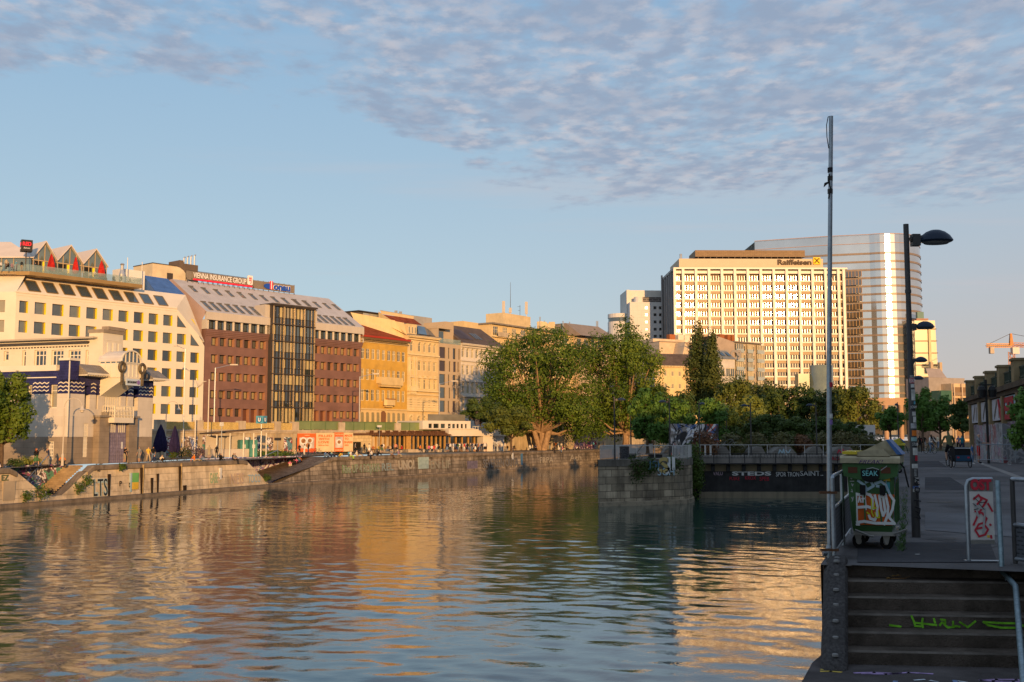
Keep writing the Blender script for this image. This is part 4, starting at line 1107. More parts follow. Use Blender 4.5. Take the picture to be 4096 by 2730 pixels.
text('VIENNA INSURANCE GROUP',M_WL,sg,((xl0+xl1)/2,ys-.25,zb0+hs_*.58),w=xl1-xl0,h=hs_*.62,bold=.012)
m1=MB();m1.box(xl0,FB.at(1006,1150,ys)[0],ys-.3,ys-.16,zb0+.0,zb0+.3);m1.build('red_line',M_RL,sg)
xe0,xe1=FB.at(987,1130,ys)[0],FB.at(1007,1130,ys)[0];he=hs_*1.12;m1=MB();m1.prism([(xe0+(xe1-xe0)*a,zb0+.45+he*b)for a,b in((.12,0),(.88,0),(1,.08),(1,.92),(.88,1),(.12,1),(0,.92),(0,.08))],'y',ys-.35,ys-.12);cr_=m1.build('crest',M_WL,sg)
m1=MB()
for(a0,a1,b0,b1)in((.28,.46,.58,.78),(.54,.72,.58,.78),(.28,.46,.40,.53),(.54,.72,.40,.53)):m1.box(xe0+(xe1-xe0)*a0,xe0+(xe1-xe0)*a1,ys-.40,ys-.355,zb0+.45+he*b0,zb0+.45+he*b1)
m1.prism([(xe0+(xe1-xe0)*a,zb0+.45+he*b)for a,b in((.56,.10),(.70,.24),(.76,.36),(.64,.36),(.60,.24),(.46,.12))],'y',ys-.40,ys-.355);m1.build('crest_mark',M_RL,cr_)
sg2=thing('rooftop_sign','blue rooftop sign letters with red stripes beside a blue half disc','sign',FB.loc,FB.rot)
M_BLUE=flat('blue_letters',(.02,.08,.42),.5);xm0,xm1=FB.at(1012,1158,ys)[0],FB.at(1178,1182,ys)[0]
m1=MB();m1.box(xm0+.05,xm1,ys,ys+.15,zb0-.1,zb0+hs_*.92);m1.build('screen',M_LOUV,sg2)
m1=MB()
for k in range(9):x=xm0+(xm1-xm0)*k/8;m1.tube([(x,ys+.1,zR-.3),(x,ys+.2,zb0+hs_)],.07,4)
m1.build('scaffold',STEEL_DK,sg2)
xd0,xd1=FB.at(1053,1150,ys)[0],FB.at(1160,1165,ys)[0];wd_=xd1-xd0;h2=hs_*.78
text('onau',M_WL,sg2,(xd0+wd_*.67,ys-.14,zb0+h2*.45),w=wd_*.66,h=h2*.92,bold=.09)
text('onau',M_BLUE,sg2,(xd0+wd_*.67,ys-.24,zb0+h2*.45),w=wd_*.63,h=h2*.80,bold=.05)
m1=MB();m1.prism([(xd0+wd_*.13*(1-math.cos(t)),zb0+h2*.5+h2*.44*math.sin(t))for t in[math.pi/2-math.pi*k/16 for k in range(17)]]and[(xd0+wd_*.22-wd_*.22*math.cos(t),zb0+h2*.5+h2*.44*math.sin(t))for t in[-math.pi/2+math.pi*k/16 for k in range(17)]],'y',ys-.28,ys-.12);m1.build('half_disc',M_BLUE,sg2)
for k,mt in enumerate((M_RL,M_WL,M_RL)):m1=MB();m1.box(xd0+wd_*(.22+.035*k),xd0+wd_*(.25+.035*k),ys-.3,ys-.12,zb0+.1,zb0+h2*1.35);m1.build('stripe',mt,sg2)
# ===== RIVERSIDE PAVILION WITH BLUE TILES
pc=D(265,1850,107.2)
FS=Facade(pc.xy,(.33,.944),ZQ)
pav=thing('riverside_pavilion','white riverside pavilion with a blue tiled band and a vaulted cabin over its door','pavilion',FS.loc,FS.rot)
M_PLA=pm('pale_stone_slabs',(.60,.54,.46),.8,var=.10,vs=.4,brick=(1.5,.95,.012,.82,.04),streak=.12)
M_BASE=pm('grey_granite_base',(.27,.22,.17),.85,var=.2,vs=.6,brick=(1.8,.55,.015,.7,.06))
M_TILE=pm('cobalt_tiles',(.022,.022,.085),.4,var=.3,vs=1.6,brick=(.26,.26,.02,1.7,.12))
M_WHT=pm('white_plaster',(.66,.59,.46),.8,var=.06,vs=.6)
M_WPT=flat('white_paint',(.70,.64,.52),.5)
z1,z2,z3,z4=2.75,7.05,9.0,9.75
LX=FS.x(612);LS=18.0
slots=[(1060,1125,765,1055),(1205,1232,772,1060),(1578,1600,805,1062),(1672,1730,808,1080)]
hs=[]
for a,b,c,d in slots:
 xa,xb=FS.x(a*.319),FS.x(b*.319);hs.append((xa,xb,FS.at((a+b)/2*.319,1300+d*.319)[1],FS.at((a+b)/2*.319,1300+c*.319)[1]))
xdr0,xdr1=FS.x(421),FS.x(495);xp0,xp1=FS.x(378),FS.x(531)
lowh=[(FS.x(338),FS.x(356),.7,4.1),(FS.x(535),FS.x(552),.7,4.1)]
up_h=[h for h in hs]
def band_wall(parent,mat,x0,x1,za,zb,holes,name):
 hh=[(h[0],h[1],max(h[2],za),min(h[3],zb))for h in holes if h[3]>za+.01 and h[2]<zb-.01]
 return wall_part(parent,mat,x0,x1,za,zb,hh,.7,name=name)
xop0,xop1=FS.x(418),FS.x(482);zop0=FS.at(450,1640)[1]
hs_all=hs+lowh+[(xop0,xop1,zop0,z2+.6),(xdr0-.1,xdr1+.1,0,4.6)]
band_wall(pav,M_BASE,0,LX,0,z1,hs_all,'stone_base');band_wall(pav,M_PLA,0,LX,z1,z2,hs_all,'wall');band_wall(pav,M_TILE,0,LX,z2,z3,hs_all,'tile_band')
for h in hs:win(pav,h[0],h[2],h[1]-h[0],h[3]-h[2],.65,M_WPT,G_DARK,rows=(.62,),t=.09)
for h in lowh:
 m1=MB();m1.box(h[0],h[1],.5,.55,h[2],h[3]);wo=m1.build('window',G_DARK,pav);m1=MB()
 for k in range(4):x=h[0]+(h[1]-h[0])*(k+.5)/4;m1.box(x-.05,x+.05,.05,.12,h[2],h[3])
 for k in range(1,8):z=h[2]+(h[3]-h[2])*k/8;m1.box(h[0],h[1],.06,.11,z-.04,z+.04)
 m1.build('window_grille',M_WPT,wo)
def zig(parent,segs,rot=None,loc=None,name='wave_ornament'):
 m1=MB()
 for x0,x1,zb in segs:
  n=max(2,int((x1-x0)/.28));
  for r_ in range(3):
   for k in range(n):
    xa,xb=x0+(x1-x0)*k/n,x0+(x1-x0)*(k+1)/n;za=zb+.38*r_+(.14 if k%2 else 0);zb2=zb+.38*r_+(0 if k%2 else.14)
    m1.poly([(xa,-.025,za),(xb,-.025,zb2),(xb,-.025,zb2+.11),(xa,-.025,za+.11)])
 o=m1.build(name,M_WPT,parent)
 if rot is not None:o.rotation_euler=(0,0,rot);o.location=loc
 return o
zig(pav,[(.05,hs[0][0]-.1,z2+.22),(hs[0][1]+.1,hs[1][0]-.08,z2+.22),(hs[1][1]+.08,xop0-.1,z2+.22),(xop1+.1,hs[2][0]-.06,z2+.22),(hs[2][1]+.06,hs[3][0]-.08,z2+.22),(hs[3][1]+.1,LX-.05,z2+.22)])
m1=MB();m1.poly([(LX,0,0),(LX,14,0),(LX,14,z4),(LX,0,z4)]);m1.poly([(0,0,z3),(LX,0,z3),(LX,0,z4),(0,0,z4)]);m1.poly([(0,0,z4-.3),(LX,0,z4-.3),(LX,14,z4-.3),(0,14,z4-.3)]);m1.build('roof',M_TILE,pav)
def side(o,x=0.0,L_=LS):o.rotation_euler=(0,0,-math.pi/2);o.location=(x,L_,0);return o
FSd=Facade((pc.xy+FS.n*LS),-FS.n,ZQ)
sh=[]
for a,b,c,d in((620,715,750,1045),(335,398,755,1048)):
 sh.append((FSd.x(a*.319),FSd.x(b*.319),FSd.at(a*.319,1300+d*.319)[1],FSd.at(a*.319,1300+c*.319)[1]))
gl_=(FSd.x(198),FSd.x(222),.5,2.3)
for mt,za,zb,nm in((M_BASE,0,z1,'stone_base'),(M_PLA,z1,z2,'wall'),(M_TILE,z2,z3+.35,'tile_band')):side(band_wall(pav,mt,0,LS,za,zb,sh+[gl_],nm))
for h in sh:
 w_=win(pav,h[0],h[2],h[1]-h[0],h[3]-h[2],.3,M_WPT,G_WARM,rows=(.60,.74),t=.1);w_.location=(.3,LS-h[0],h[2]);w_.rotation_euler=(0,0,-math.pi/2)
w_=win(pav,0,0,gl_[1]-gl_[0],gl_[3]-gl_[2],.1,M_WPT,G_DARK,cols=4,rows=(.2,.4,.6,.8),t=.1);w_.location=(.2,LS-gl_[0],gl_[2]);w_.rotation_euler=(0,0,-math.pi/2)
zig(pav,[(sh[0][1]+.1,LS-.05,z2+.2),(sh[1][1]+.1,sh[0][0]-.1,z2+.2),(sh[1][0]-3,sh[1][0]-.1,z2+.2)],-math.pi/2,(0,LS,0))
m1=MB();m1.box(-.12,.12,-.3,.6,0,0.0)
m1=MB();m1.box(0,LS-1.6,-.06,.4,z3+.36,z3+.95);m1.box(0,LS-1.6,-.05,.3,z3-.35,z3-.25);side(m1.build('parapet',M_WPT,pav))
m1=MB();m1.box(-.35,.95,-.3,.95,z3-.6,10.35);m1.build('corner_pillar',M_TILE,pav)
m1=MB();m1.box(-.42,1.02,-.38,1.02,10.35,10.6);m1.box(-.38,-.29,-.33,-.24,z1,10.3);m1.build('pillar_cap',M_WPT,pav)
m1=MB();m1.box(-.01,6.2,.6,14,z4-.29,z4-.22);m1.build('terrace',M_WPT,pav)
M_EAV=pm('slate_eave',(.24,.21,.18),.7,var=.2,brick=(.3,.25,.02,.6,.1))
for xa,xb in((1.1,FS.x(1395*.319-6)),(FS.x(1790*.319),FS.x(1990*.319))):
 m1=MB();m1.poly([(xa,-1.3,z3+.15),(xb,-1.3,z3+.15),(xb-.2,0,z4+.35),(xa,0,z4+.35)]);m1.poly([(xa,-1.3,z3),(xb,-1.3,z3),(xb,-1.3,z3+.15),(xa,-1.3,z3+.15)]);m1.poly([(xa,0,z3),(xb,0,z3),(xb,-1.3,z3),(xa,-1.3,z3)]);m1.poly([(xa,-1.3,z3+.15),(xa,0,z4+.35),(xa,0,z3),(xa,-1.3,z3)])
 e_=m1.build('tiled_eave',M_EAV,pav);m1=MB()
 for k in range(int((xb-xa)/.35)):m1.box(xa+.35*k,xa+.35*k+.12,-1.25,0,z3-.12,z3-.004)
 m1.box(xa,xb,-1.36,-1.302,z3-.02,z3+.18);m1.build('rafters',M_WPT,e_)
xu=FS.x(410,0,1400);zu=FS.at(389,1353,.3)[1];xu1=FS.x(487,0,1340);zpy=FS.at(420,1332,0)[1]
FU=Facade(FS.o+FS.u*xu+FS.n*26,-FS.n,ZQ);uh=[]
for a,b,c,d in((430,578,320,545),(645,795,315,548),(860,1010,310,552),(1073,1222,303,555)):
 uh.append((FU.x(a*.319,0,1420),FU.x(b*.319,0,1420),FU.at(a*.319,1300+558*.319)[1],FU.at(a*.319,1300+318*.319)[1]))
un=[(FU.x(278*.319,0,1420),FU.x(325*.319,0,1420),uh[0][2]+.1,uh[0][3]),(FU.x(48*.319,0,1420),FU.x(108*.319,0,1420),uh[0][2]+1.0,uh[0][3])]
def side2(o,L_=26):o.rotation_euler=(0,0,-math.pi/2);o.location=(xu,L_,0);return o
side2(wall_part(pav,M_WHT,0,26,z4-.3,zu,uh+un,.3))
for h in uh+un:
 w_=win(pav,h[0],h[2],h[1]-h[0],h[3]-h[2],.3,M_WPT,G_DARK,cols=3 if h in uh else 1,rows=(.72,),t=.12);w_.location=(xu+.26,26-h[0],h[2]);w_.rotation_euler=(0,0,-math.pi/2)
m1=MB();m1.box(-.3,25.4,-.75,.2,zu-.02,zu+.16);side2(m1.build('eave',flat('grey_eave',(.42,.36,.28),.7),pav))
m1=MB();m1.box(0,24.4,-.5,.0,zu-.45,zu-.25);side2(m1.build('gutter',STEEL_DK,pav))
m1=MB()
for k in range(60):m1.box(.3+.41*k,.5+.41*k,-.08,0,zu-.80,zu-.68)
side2(m1.build('dentils',STEEL_DK,pav))
m1=MB();m1.poly([(xu,.4,zu),(xu1,.4,zu),(xu1,26,zu),(xu,26,zu)]);m1.poly([(xu,.4,z4-.3),(xu1,.4,z4-.3),(xu1,.4,zu),(xu,.4,zu)]);m1.poly([(xu1,.4,z4-.3),(xu1,26,z4-.3),(xu1,26,zu),(xu1,.4,zu)]);m1.build('upper_roof',M_WHT,pav)
m1=MB();m1.box(xu-.1,xu1+.1,-.12,1.7,z3+.4,zpy);m1.build('pylon',M_WHT,pav)
m1=MB();m1.box(xu-.18,xu1+.18,-.22,1.8,zpy,zpy+.35);m1.box(xu+.5,xu1+.14,-.3,.6,zpy+.35,zpy+.7)
m1.build('pylon_cap',M_BASE,pav)
m1=MB()
for k in range(3):
 x=xu+.55+.85*k;m1.box(x,x+.5,-.18,-.125,zpy-2.1,zpy-1.0)
for z in(zpy-.75,zpy-2.35):m1.box(xu+.3,xu1-.3,-.15,-.124,z,z+.07)
m1.build('pylon_panels',M_WPT,pav)
yc=-2.7;xc0,xc1=FS.x(485,yc,1500),FS.x(561,yc,1500);zc0,zc1=FS.at(520,1513,yc)[1],FS.at(520,1448,yc)[1];rc=(xc1-xc0)/2;zct=FS.at(523,1404,yc)[1]
m1=MB();m1.box(xc0,xc1,yc,0,zc0,zc0+1.5);m1.build('cabin_wall',M_WPT,pav)
n=12;arc=[(xc0+rc-(rc+.08)*math.cos(math.pi*k/n),zc1+(zct-zc1)*math.sin(math.pi*k/n))for k in range(n+1)]
m1=MB()
for(a,b),(c,d)in zip(arc[:-1],arc[1:]):m1.poly([(a,yc-.1,b),(a,.2,b),(c,.2,d),(c,yc-.1,d)][::-1])
m1.build('vaulted_roof',pm('pale_sheet_roof',(.58,.54,.50),.6,brick=(20,.35,.02,.8,.03)),pav)
m1=MB();m1.poly([(xc0+.1,yc+.02,zc0+1.4),(xc1-.1,yc+.02,zc0+1.4)]+[(xc0+rc-(rc-.15)*math.cos(math.pi*(n-k)/n),yc+.02,zc1+(zct-zc1-.15)*math.sin(math.pi*k/n))for k in range(n+1)])
m1.poly([(xc0+.03,0,zc0+1.4),(xc0+.03,yc,zc0+1.4),(xc0+.03,yc,zc1),(xc0+.03,0,zc1)]);m1.poly([(xc1-.03,yc,zc0+1.4),(xc1-.03,0,zc0+1.4),(xc1-.03,0,zc1),(xc1-.03,yc,zc1)])
cg=m1.build('cabin_glazing',G_SKY,pav);m1=MB()
for k in range(6):x=xc0+(xc1-xc0)*k/5;zz=zc1+(zct-zc1)*math.sqrt(max(0,1-(abs(x-xc0-rc)/rc)**2));m1.box(x-.05,x+.05,yc-.06,yc+.04,zc0+.1,max(zz,zc1))
for(a,b),(c,d)in zip(arc[:-1],arc[1:]):m1.tube([(a,yc-.05,b),(c,yc-.05,d)],.10,4)
for z in(zc1-.1,zc0+1.45):m1.box(xc0,xc1,yc-.06,yc+.03,z-.05,z+.05)
for k in range(5):y=yc*k/4;m1.box(xc0-.05,xc0+.06,y-.05,y+.05,zc0,zc1+.1)
m1.box(xc0-.06,xc0+.05,yc,0,zc1-.05,zc1+.08);m1.build('cabin_bars',M_WPT,cg)
m1=MB();m1.prism([(yc-.02,zc0-.003),(0,zc0-.003),(0,zc0-1.9),(yc*.55,zc0-1.0),(yc*.98,zc0-.35)],'x',xc0+.1,xc1-.1);m1.build('corbel',M_WPT,pav)
for x in(xc0-.1,xc1+.1):
 m1=MB();cz=zc0+1.05
 m1.tube([(x+.42*math.cos(t),yc-.18,cz+.48*math.sin(t))for t in[k*math.pi/7 for k in range(15)]],.17,6);m1.tube([(x,yc-.18,cz-.3),(x,yc-.18,zc0-.75)],.17,6);m1.build('bronze_wreath',pm('dark_bronze',(.14,.11,.07),.55,metal=.4,var=.4,vs=4),pav)
sb=MB();xs0_,xs1_=xc0+.45,xc1-.3;sb.box(xs0_,xs1_,yc-.3,yc-.2,zc0-.78,zc0-.1);sbo=sb.build('sign_board',flat('pale_blue_board',(.50,.58,.66)),pav)
text('RESTAURANT',P_K,sbo,(xs0_+(xs1_-xs0_)*.41,yc-.31,zc0-.44),w=(xs1_-xs0_)*.66,h=.26,bold=.01)
m1=MB();m1.lathe([(.24,0),(.24,.03),(0,.03)],14);m1.xform(Matrix.Translation((xs1_-.33,yc-.3,zc0-.44))@Matrix.Rotation(math.pi/2,4,'X'));m1.build('round_emblem',P_P,sbo)
m1=MB();m1.box(xop0,xop1,.5,.55,zop0,z2+.6);ob=m1.build('window',G_DARK,pav);m1=MB()
for k in range(8):x=xop0+(xop1-xop0)*k/7;m1.box(x-.13,x+.13,.05,.3,zop0,z2+.6)
m1.build('pilasters',M_WPT,ob)
yb=-1.5;xb0,xb1=xop0-.2,xop1+.35
m1=MB();zb0_=FS.at(470,1692,yb)[1];m1.box(xb0,xb1,yb,0,zb0_,zb0_+.55);m1.build('balcony',M_WPT,pav)
m1=MB()
for k in range(14):x=xb0+(xb1-xb0)*k/13;m1.box(x-.035,x+.035,yb+.02,yb+.09,zb0_+.55,zb0_+1.75)
for k in range(6):y=yb*k/5;m1.box(xb0,xb0+.07,y-.035,y+.035,zb0_+.55,zb0_+1.75);m1.box(xb1-.07,xb1,y-.035,y+.035,zb0_+.55,zb0_+1.75)
for z in(.75,1.2,1.7):m1.box(xb0,xb1,yb,yb+.08,zb0_+z,zb0_+z+.06);m1.box(xb0-.01,xb0+.06,yb,0,zb0_+z,zb0_+z+.06)
m1.build('balcony_railing',M_WPT,pav)
for a_,b_ in((xp0,xdr0-.1),(xdr1+.1,xp1)):m1=MB();m1.box(a_,b_,-.75,0,0,4.75);m1.build('portal_pier',M_BASE,pav)
m1=MB();m1.box(xp0-.15,xp1+.15,-.95,0,4.75,4.95);m1.box(xp0+1.1,xp1-1.2,-.8,0,4.95,5.3);m1.build('portal_hood',M_EAV,pav)
M_DOOR=pm('weathered_violet_paint',(.20,.175,.25),.7,var=.2,vs=2)
for x0,x1 in((xdr0,(xdr0+xdr1)/2-.03),((xdr0+xdr1)/2+.03,xdr1)):
 m1=MB();m1.box(x0,x1,-.42,-.3,0,4.6)
 for k in range(1,9):m1.box(x0+.1,x1-.1,-.46,-.42,.38*k,.38*k+.06)
 for k in range(5):m1.box(x0+.1+(x1-x0-.3)*k/4,x0+.2+(x1-x0-.3)*k/4,-.46,-.42,.1,3.0)
 d_=m1.build('door',M_DOOR,pav);m1=MB()
 for k in range(4):x=x0+.25+(x1-x0-.55)*k/3;m1.box(x-.07,x+.07,-.45,-.422,3.2,4.3)
 m1.build('door_bars',M_WPT,d_)
m1=MB();m1.box(xdr1-.75,xdr1-.5,-.48,-.44,1.5,2.2);m1.build('notice',P_W,pav)
sd=thing('satellite_dish','grey satellite dish on the flat roof of the riverside pavilion','satellite dish',D(105,1428,118))
m1=MB();m1.lathe([(0,0),(.3,.05),(.6,.2),(.75,.34)],14);m1.xform(Matrix.Translation((.15,0,.75))@Matrix.Rotation(1.5,4,'Y'));m1.build('dish',flat('dish_grey',(.42,.36,.30)),sd,smooth=True)
m1=MB();m1.tube([(0,0,-.5),(0,0,.75),(.2,0,.75)],.06,5);m1.tube([(.2,0,.4),(1.0,0,.6)],.03,4);m1.build('mount',STEEL_DK,sd)
# ===== OLD HOUSES ALONG THE UPPER STREET
def next_f(F,px,slope):x=F.x(px);o=F.o+F.u*x;return Facade(o,slope,ZU)
def house(name,label,F,pxr,mat,rows,cols,ztop,trim,fr,glass,wd,depth=.22,arch=(),sill=.12,bands=(),dep=14,pedi=None,cs=2,wrows=(.68,),hdr=True,cat='building'):
 """classic front: rows = [(z0,z1)], cols = x centres; bands = string courses"""
 t=thing(name,label,cat,F.loc,F.rot);L_=F.x(pxr);hs=[]
 for j,(a,b)in enumerate(rows):
  for c in cols:hs.append((c-wd/2,c+wd/2,a,b,j))
 wall_part(t,mat,0,L_,0,ztop,[h[:4]for h in hs],depth)
 for h in hs:win(t,h[0],h[2],wd,h[3]-h[2],depth-.03,fr,random.choice(glass),cols=cs,rows=wrows,t=.10,arch=h[4]in arch,sill=sill)
 m1=MB()
 for z,p,hh in bands:m1.box(-.03,L_+.03,-p,-.002,z,z+hh)
 if hdr:
  for h in hs:
   if h[4]in arch:
    n=8;r_=wd/2+.16;zc_=h[3]-wd/2+.02;xm=(h[0]+h[1])/2
    for k in range(n):m1.prism([(xm+q*math.cos(t_),zc_+q*math.sin(t_))for t_,q in((math.pi*k/n,r_-.16),(math.pi*k/n,r_+.12),(math.pi*(k+1)/n,r_+.12),(math.pi*(k+1)/n,r_-.16))],'y',-.1,-.003)
   elif pedi and h[4]in pedi:m1.prism([(h[0]-.3,h[3]+.25),(h[1]+.3,h[3]+.25),((h[0]+h[1])/2,h[3]+.95)],'y',-.35,-.003);m1.box(h[0]-.22,h[0]-.04,-.12,-.003,h[2],h[3]+.25);m1.box(h[1]+.04,h[1]+.22,-.12,-.003,h[2],h[3]+.25)
   else:m1.box(h[0]-.12,h[1]+.12,-.14,-.003,h[3]+.1,h[3]+.26)
 m1.build('string_courses',trim,t)
 m1=MB();m1.poly([(L_,0,0),(L_,dep,0),(L_,dep,ztop),(L_,0,ztop)]);m1.poly([(0,dep,0),(0,0,0),(0,0,ztop),(0,dep,ztop)]);m1.build('side_wall',mat,t)
 return t,L_
def cornice(t,L_,z,trim,p=.55,n=None,h=.5):
 m1=MB();m1.box(-.1,L_+.1,-p,.1,z-.16,z);m1.box(-.05,L_+.05,-p*.55,.1,z-h,z-h+.14)
 k=int(L_/.5)
 for i in range(k):m1.box(.1+.5*i,.32+.5*i,-p*.9,-.003,z-.42,z-.165)
 m1.build('cornice',trim,t)
def pitched(t,L_,z,y1,z1,mat,y0=-.6,name='roof',hip=False):
 m1=MB();m1.poly([(-.1,y0,z),(L_+.1,y0,z),(L_+.1,y1,z1),(-.1,y1,z1)]);m1.poly([(-.1,y1,z1),(L_+.1,y1,z1),(L_+.1,y1*2,z),(-.1,y1*2,z)])
 for x,s in((-.1,-1),(L_+.1,1)):f=[(x,y0,z),(x,y1,z1),(x,y1*2,z)];m1.poly(f if s<0 else f[::-1])
 return m1.build(name,mat,t)
M_OCH=pm('ochre_render',(.56,.34,.075),.85,var=.16,vs=.35,grime=((.34,.22,.08),.5,.5))
M_OTR=pm('ochre_trim',(.62,.47,.24),.8);M_RTIL=pm('red_roof_tiles',(.30,.07,.03),.8,var=.35,vs=.7,brick=(.3,.34,.02,.6,.15))
M_CRM=pm('cream_render',(.66,.50,.27),.8,var=.08,streak=.12);M_CRT=pm('cream_trim',(.70,.56,.33),.8)
M_BEI=pm('beige_render',(.46,.36,.25),.85,var=.05);M_WHO=pm('white_stucco',(.62,.56,.48),.8,var=.06,streak=.1)
W_FR=flat('white_sash',(.72,.62,.42),.5)
FY=next_f(FB,1443,(.575,.818))
zY=lambda px,py,y=0:FY.at(px,py,y)[1]
ycx=[FY.x(px)for px in(1449,1469.5,1491,1511.5,1533,1554.5,1574,1594,1613)]
yrow=[(zY(1470,1437),zY(1470,1395)),(zY(1470,1520),zY(1470,1476)),(zY(1470,1604),zY(1470,1558))]
gr=(zY(1655,1700)if 0 else zY(1452,1697),zY(1452,1647))
yl,LY=house('ochre_house','ochre yellow town house with red tile roof and two balconies',FY,1628,M_OCH,yrow,ycx,zY(1443,1349),M_OTR,W_FR,[G_WARM,G_WARM,G_MID],1.05,bands=((yrow[2][0]-1.9,.35,.3),(yrow[0][1]+1.3,.18,.25),(yrow[0][1]+1.75,.12,.12)),hdr=False)
m1=MB();zg=yrow[2][0]-1.9;m1.box(0,LY,-.06,-.004,0,zg-.004);m1.build('ground_floor_wall',pm('pale_ochre_render',(.62,.47,.26),.85),yl)
for c in ycx:
 d_=abs(c-ycx[4])<.1;w_=1.3 if not d_ else 2.0
 win(yl,c-w_/2,max(0.2,gr[0]-(1.2 if d_ else 0)),w_,gr[1]-gr[0]+(1.6 if d_ else 0),-.05,M_OTR,G_WARM if not d_ else pm('brown_arched_door',(.20,.10,.05),.6),cols=1,rows=(),t=.14,arch=True,fd=.12)
cornice(yl,LY,zY(1443,1349),pm('brown_cornice',(.20,.14,.08),.8),.9,h=.8)
zr_=FY.at(1530,1301,9.5)[1];pitched(yl,LY,zY(1443,1347),9.5,zr_,M_RTIL,-.9)
m1=MB();m1.box(-.1,LY+.1,-1.0,-.75,zY(1443,1347)-.05,zY(1443,1347)+.35);m1.build('red_gutter',flat('red_sheet_metal',(.36,.04,.02),.5),yl)
xb0,xb1=FY.x(1504),FY.x(1592);zb=zY(1504,1540)
m1=MB();m1.prism([(xb0+.4,0),(xb0,-1.5),(xb1,-1.5),(xb1-.2,0)],'z',zb,zb+.3);m1.box(xb0,xb1,-1.5,-1.4,zb+.3,zb+1.7);m1.box(xb0,xb0+.1,-1.4,0,zb+.3,zb+1.7);m1.box(xb1-.1,xb1,-1.4,0,zb+.3,zb+1.7);m1.prism([(xb0+.6,0),(xb0+.3,-1.2),(xb1-.3,-1.2),(xb1-.4,0)],'z',zb-.4,zb);m1.build('balcony',M_OTR,yl)
xb0,xb1=FY.x(1524),FY.x(1568);zb=zY(1524,1622)
m1=MB();m1.prism([(xb0+.6,0),(xb0,-.9),(xb0+.5,-1.4),(xb1-.5,-1.4),(xb1,-.9),(xb1-.6,0)],'z',zb,zb+1.25);m1.prism([(xb0+.9,0),(xb0+.6,-.8),(xb1-.6,-.8),(xb1-.9,0)],'z',zb-.4,zb);m1.build('balcony',M_OTR,yl)
m1=MB();m1.box(xb0+.3,xb1-.3,-1.45,-1.2,zb+1.251,zb+1.45);m1.build('flower_box',pm('red_geraniums',(.25,.10,.04),.8,var=.6,vs=6),yl)
FC=next_f(FY,1628,(.575,.818));zC=lambda px,py,y=0:FC.at(px,py,y)[1]
ccx=[FC.x(px)for px in(1645,1676,1697.5,1718,1737.5)]
crow=[(zC(1676,1408),zC(1676,1369)),(zC(1676,1483),zC(1676,1445)),(zC(1676,1557),zC(1676,1518)),(zC(1676,1632),zC(1676,1596)),(zC(1676,1697),zC(1676,1664))]
ztc=zC(1628,1341)
cr,LC=house('cream_house','cream town house with arched top windows, pediments and slate-blue roof glazing',FC,1753,M_CRM,crow,ccx,ztc,M_CRT,W_FR,[G_WARM,G_WARM,G_MID],.95,arch=(0,4),pedi=(2,),bands=((crow[0][0]-.9,.4,.35),(crow[1][1]+.9,.15,.2),(crow[2][0]-.6,.55,.3),(crow[3][1]+.8,.3,.3),(crow[4][1]+1.0,.45,.3),(crow[1][0]-1.2,.12,.1)))
cornice(cr,LC,ztc,M_CRT,.8,h=.9)
m1=MB()
for z in[crow[3][0]-.4+.55*k for k in range(5)]:m1.box(.02,LC-.02,-.045,-.005,z,z+.42)
m1.box(ccx[0]-1.2,ccx[0]+1.4,-.9,-.004,crow[2][0]-.6,crow[2][0]+.5);m1.box(ccx[0]-.9,ccx[0]+1.1,-.6,-.004,crow[2][0]-1.2,crow[2][0]-.6)
for x in(ccx[0]-.75,ccx[0]+.75,ccx[0]+1.5):m1.box(x-.2,x+.2,-.25,-.004,crow[2][0]-.6,crow[1][1]+.8)
m1.build('rustication',M_CRT,cr)
za=FC.at(1526,1246,3)[1]
m1=MB();xa0=FC.at(1620,1290,3)[0]-8.5;xa1=FC.at(1655,1330,3)[0]
m1.poly([(-8,5,ztc-3),(0,1.2,ztc-.5),(0,1.2,ztc+1.5),(-1,3,ztc+3.4),(-8,10,za)]);m1.build('party_wall',M_CRM,cr)
m1=MB();xq=FC.at(1470,1310,3)
pts=lambda px,py,y:(FC.at(px,py,y)[0],y,FC.at(px,py,y)[1])
m1=MB();A_=pts(1514,1243,9);B_=pts(1656,1266,9);C_=pts(1628,1335,.3);E_=pts(1530,1270,9)
m1.poly([pts(1514,1246,9),pts(1514,1285,9),pts(1570,1312,3),pts(1628,1341,.0),pts(1616,1292,1.2),pts(1570,1284,4),pts(1526,1256,8)]);m1.build('party_wall',M_CRM,cr)
m1=MB();m1.poly([pts(1526,1258,8),pts(1572,1288,4),pts(1620,1292,2.0),pts(1690,1302,2.0),pts(1655,1277,8)]);m1.build('roof',M_RTIL,cr)
m1=MB();m1.poly([pts(1520,1243,8.2),pts(1526,1257,8),pts(1655,1277,8),pts(1655,1266,8.2)]);m1.poly([pts(1520,1243,8.2),pts(1655,1266,8.2),pts(1655,1264,12),pts(1520,1241,12)]);m1.build('attic_wall',M_CRM,cr)
m1=MB();x0,x1=FC.at(1630,1330,0)[0]-.0,FC.at(1668,1330,0)[0];zt_=zC(1640,1296);m1.box(x0+.1,x1,.1,3.5,ztc,zt_);m1.build('dormer',M_CRM,cr)
for k in range(3):win(cr,x0+.35+(x1-x0)*.32*k,ztc+.5,(x1-x0)*.22,zt_-ztc-1.1,.09,W_FR,G_WARM,t=.08)
m1=MB();m1.poly([pts(1670,1335,.2),pts(1738,1345,.2),pts(1712,1311,4),pts(1670,1304,4)]);m1.poly([pts(1738,1345,.2),(LC,.2,ztc),(LC,4,ztc+3.5),pts(1712,1311,4)]);rg=m1.build('glazed_roof',glassy('blue_roof_glazing',(.06,.11,.16),.05),cr)
m1=MB();m1.box(-.1,LC+.1,-.7,.25,ztc+.003,ztc+.28);m1.build('gutter',M_EAV,cr)
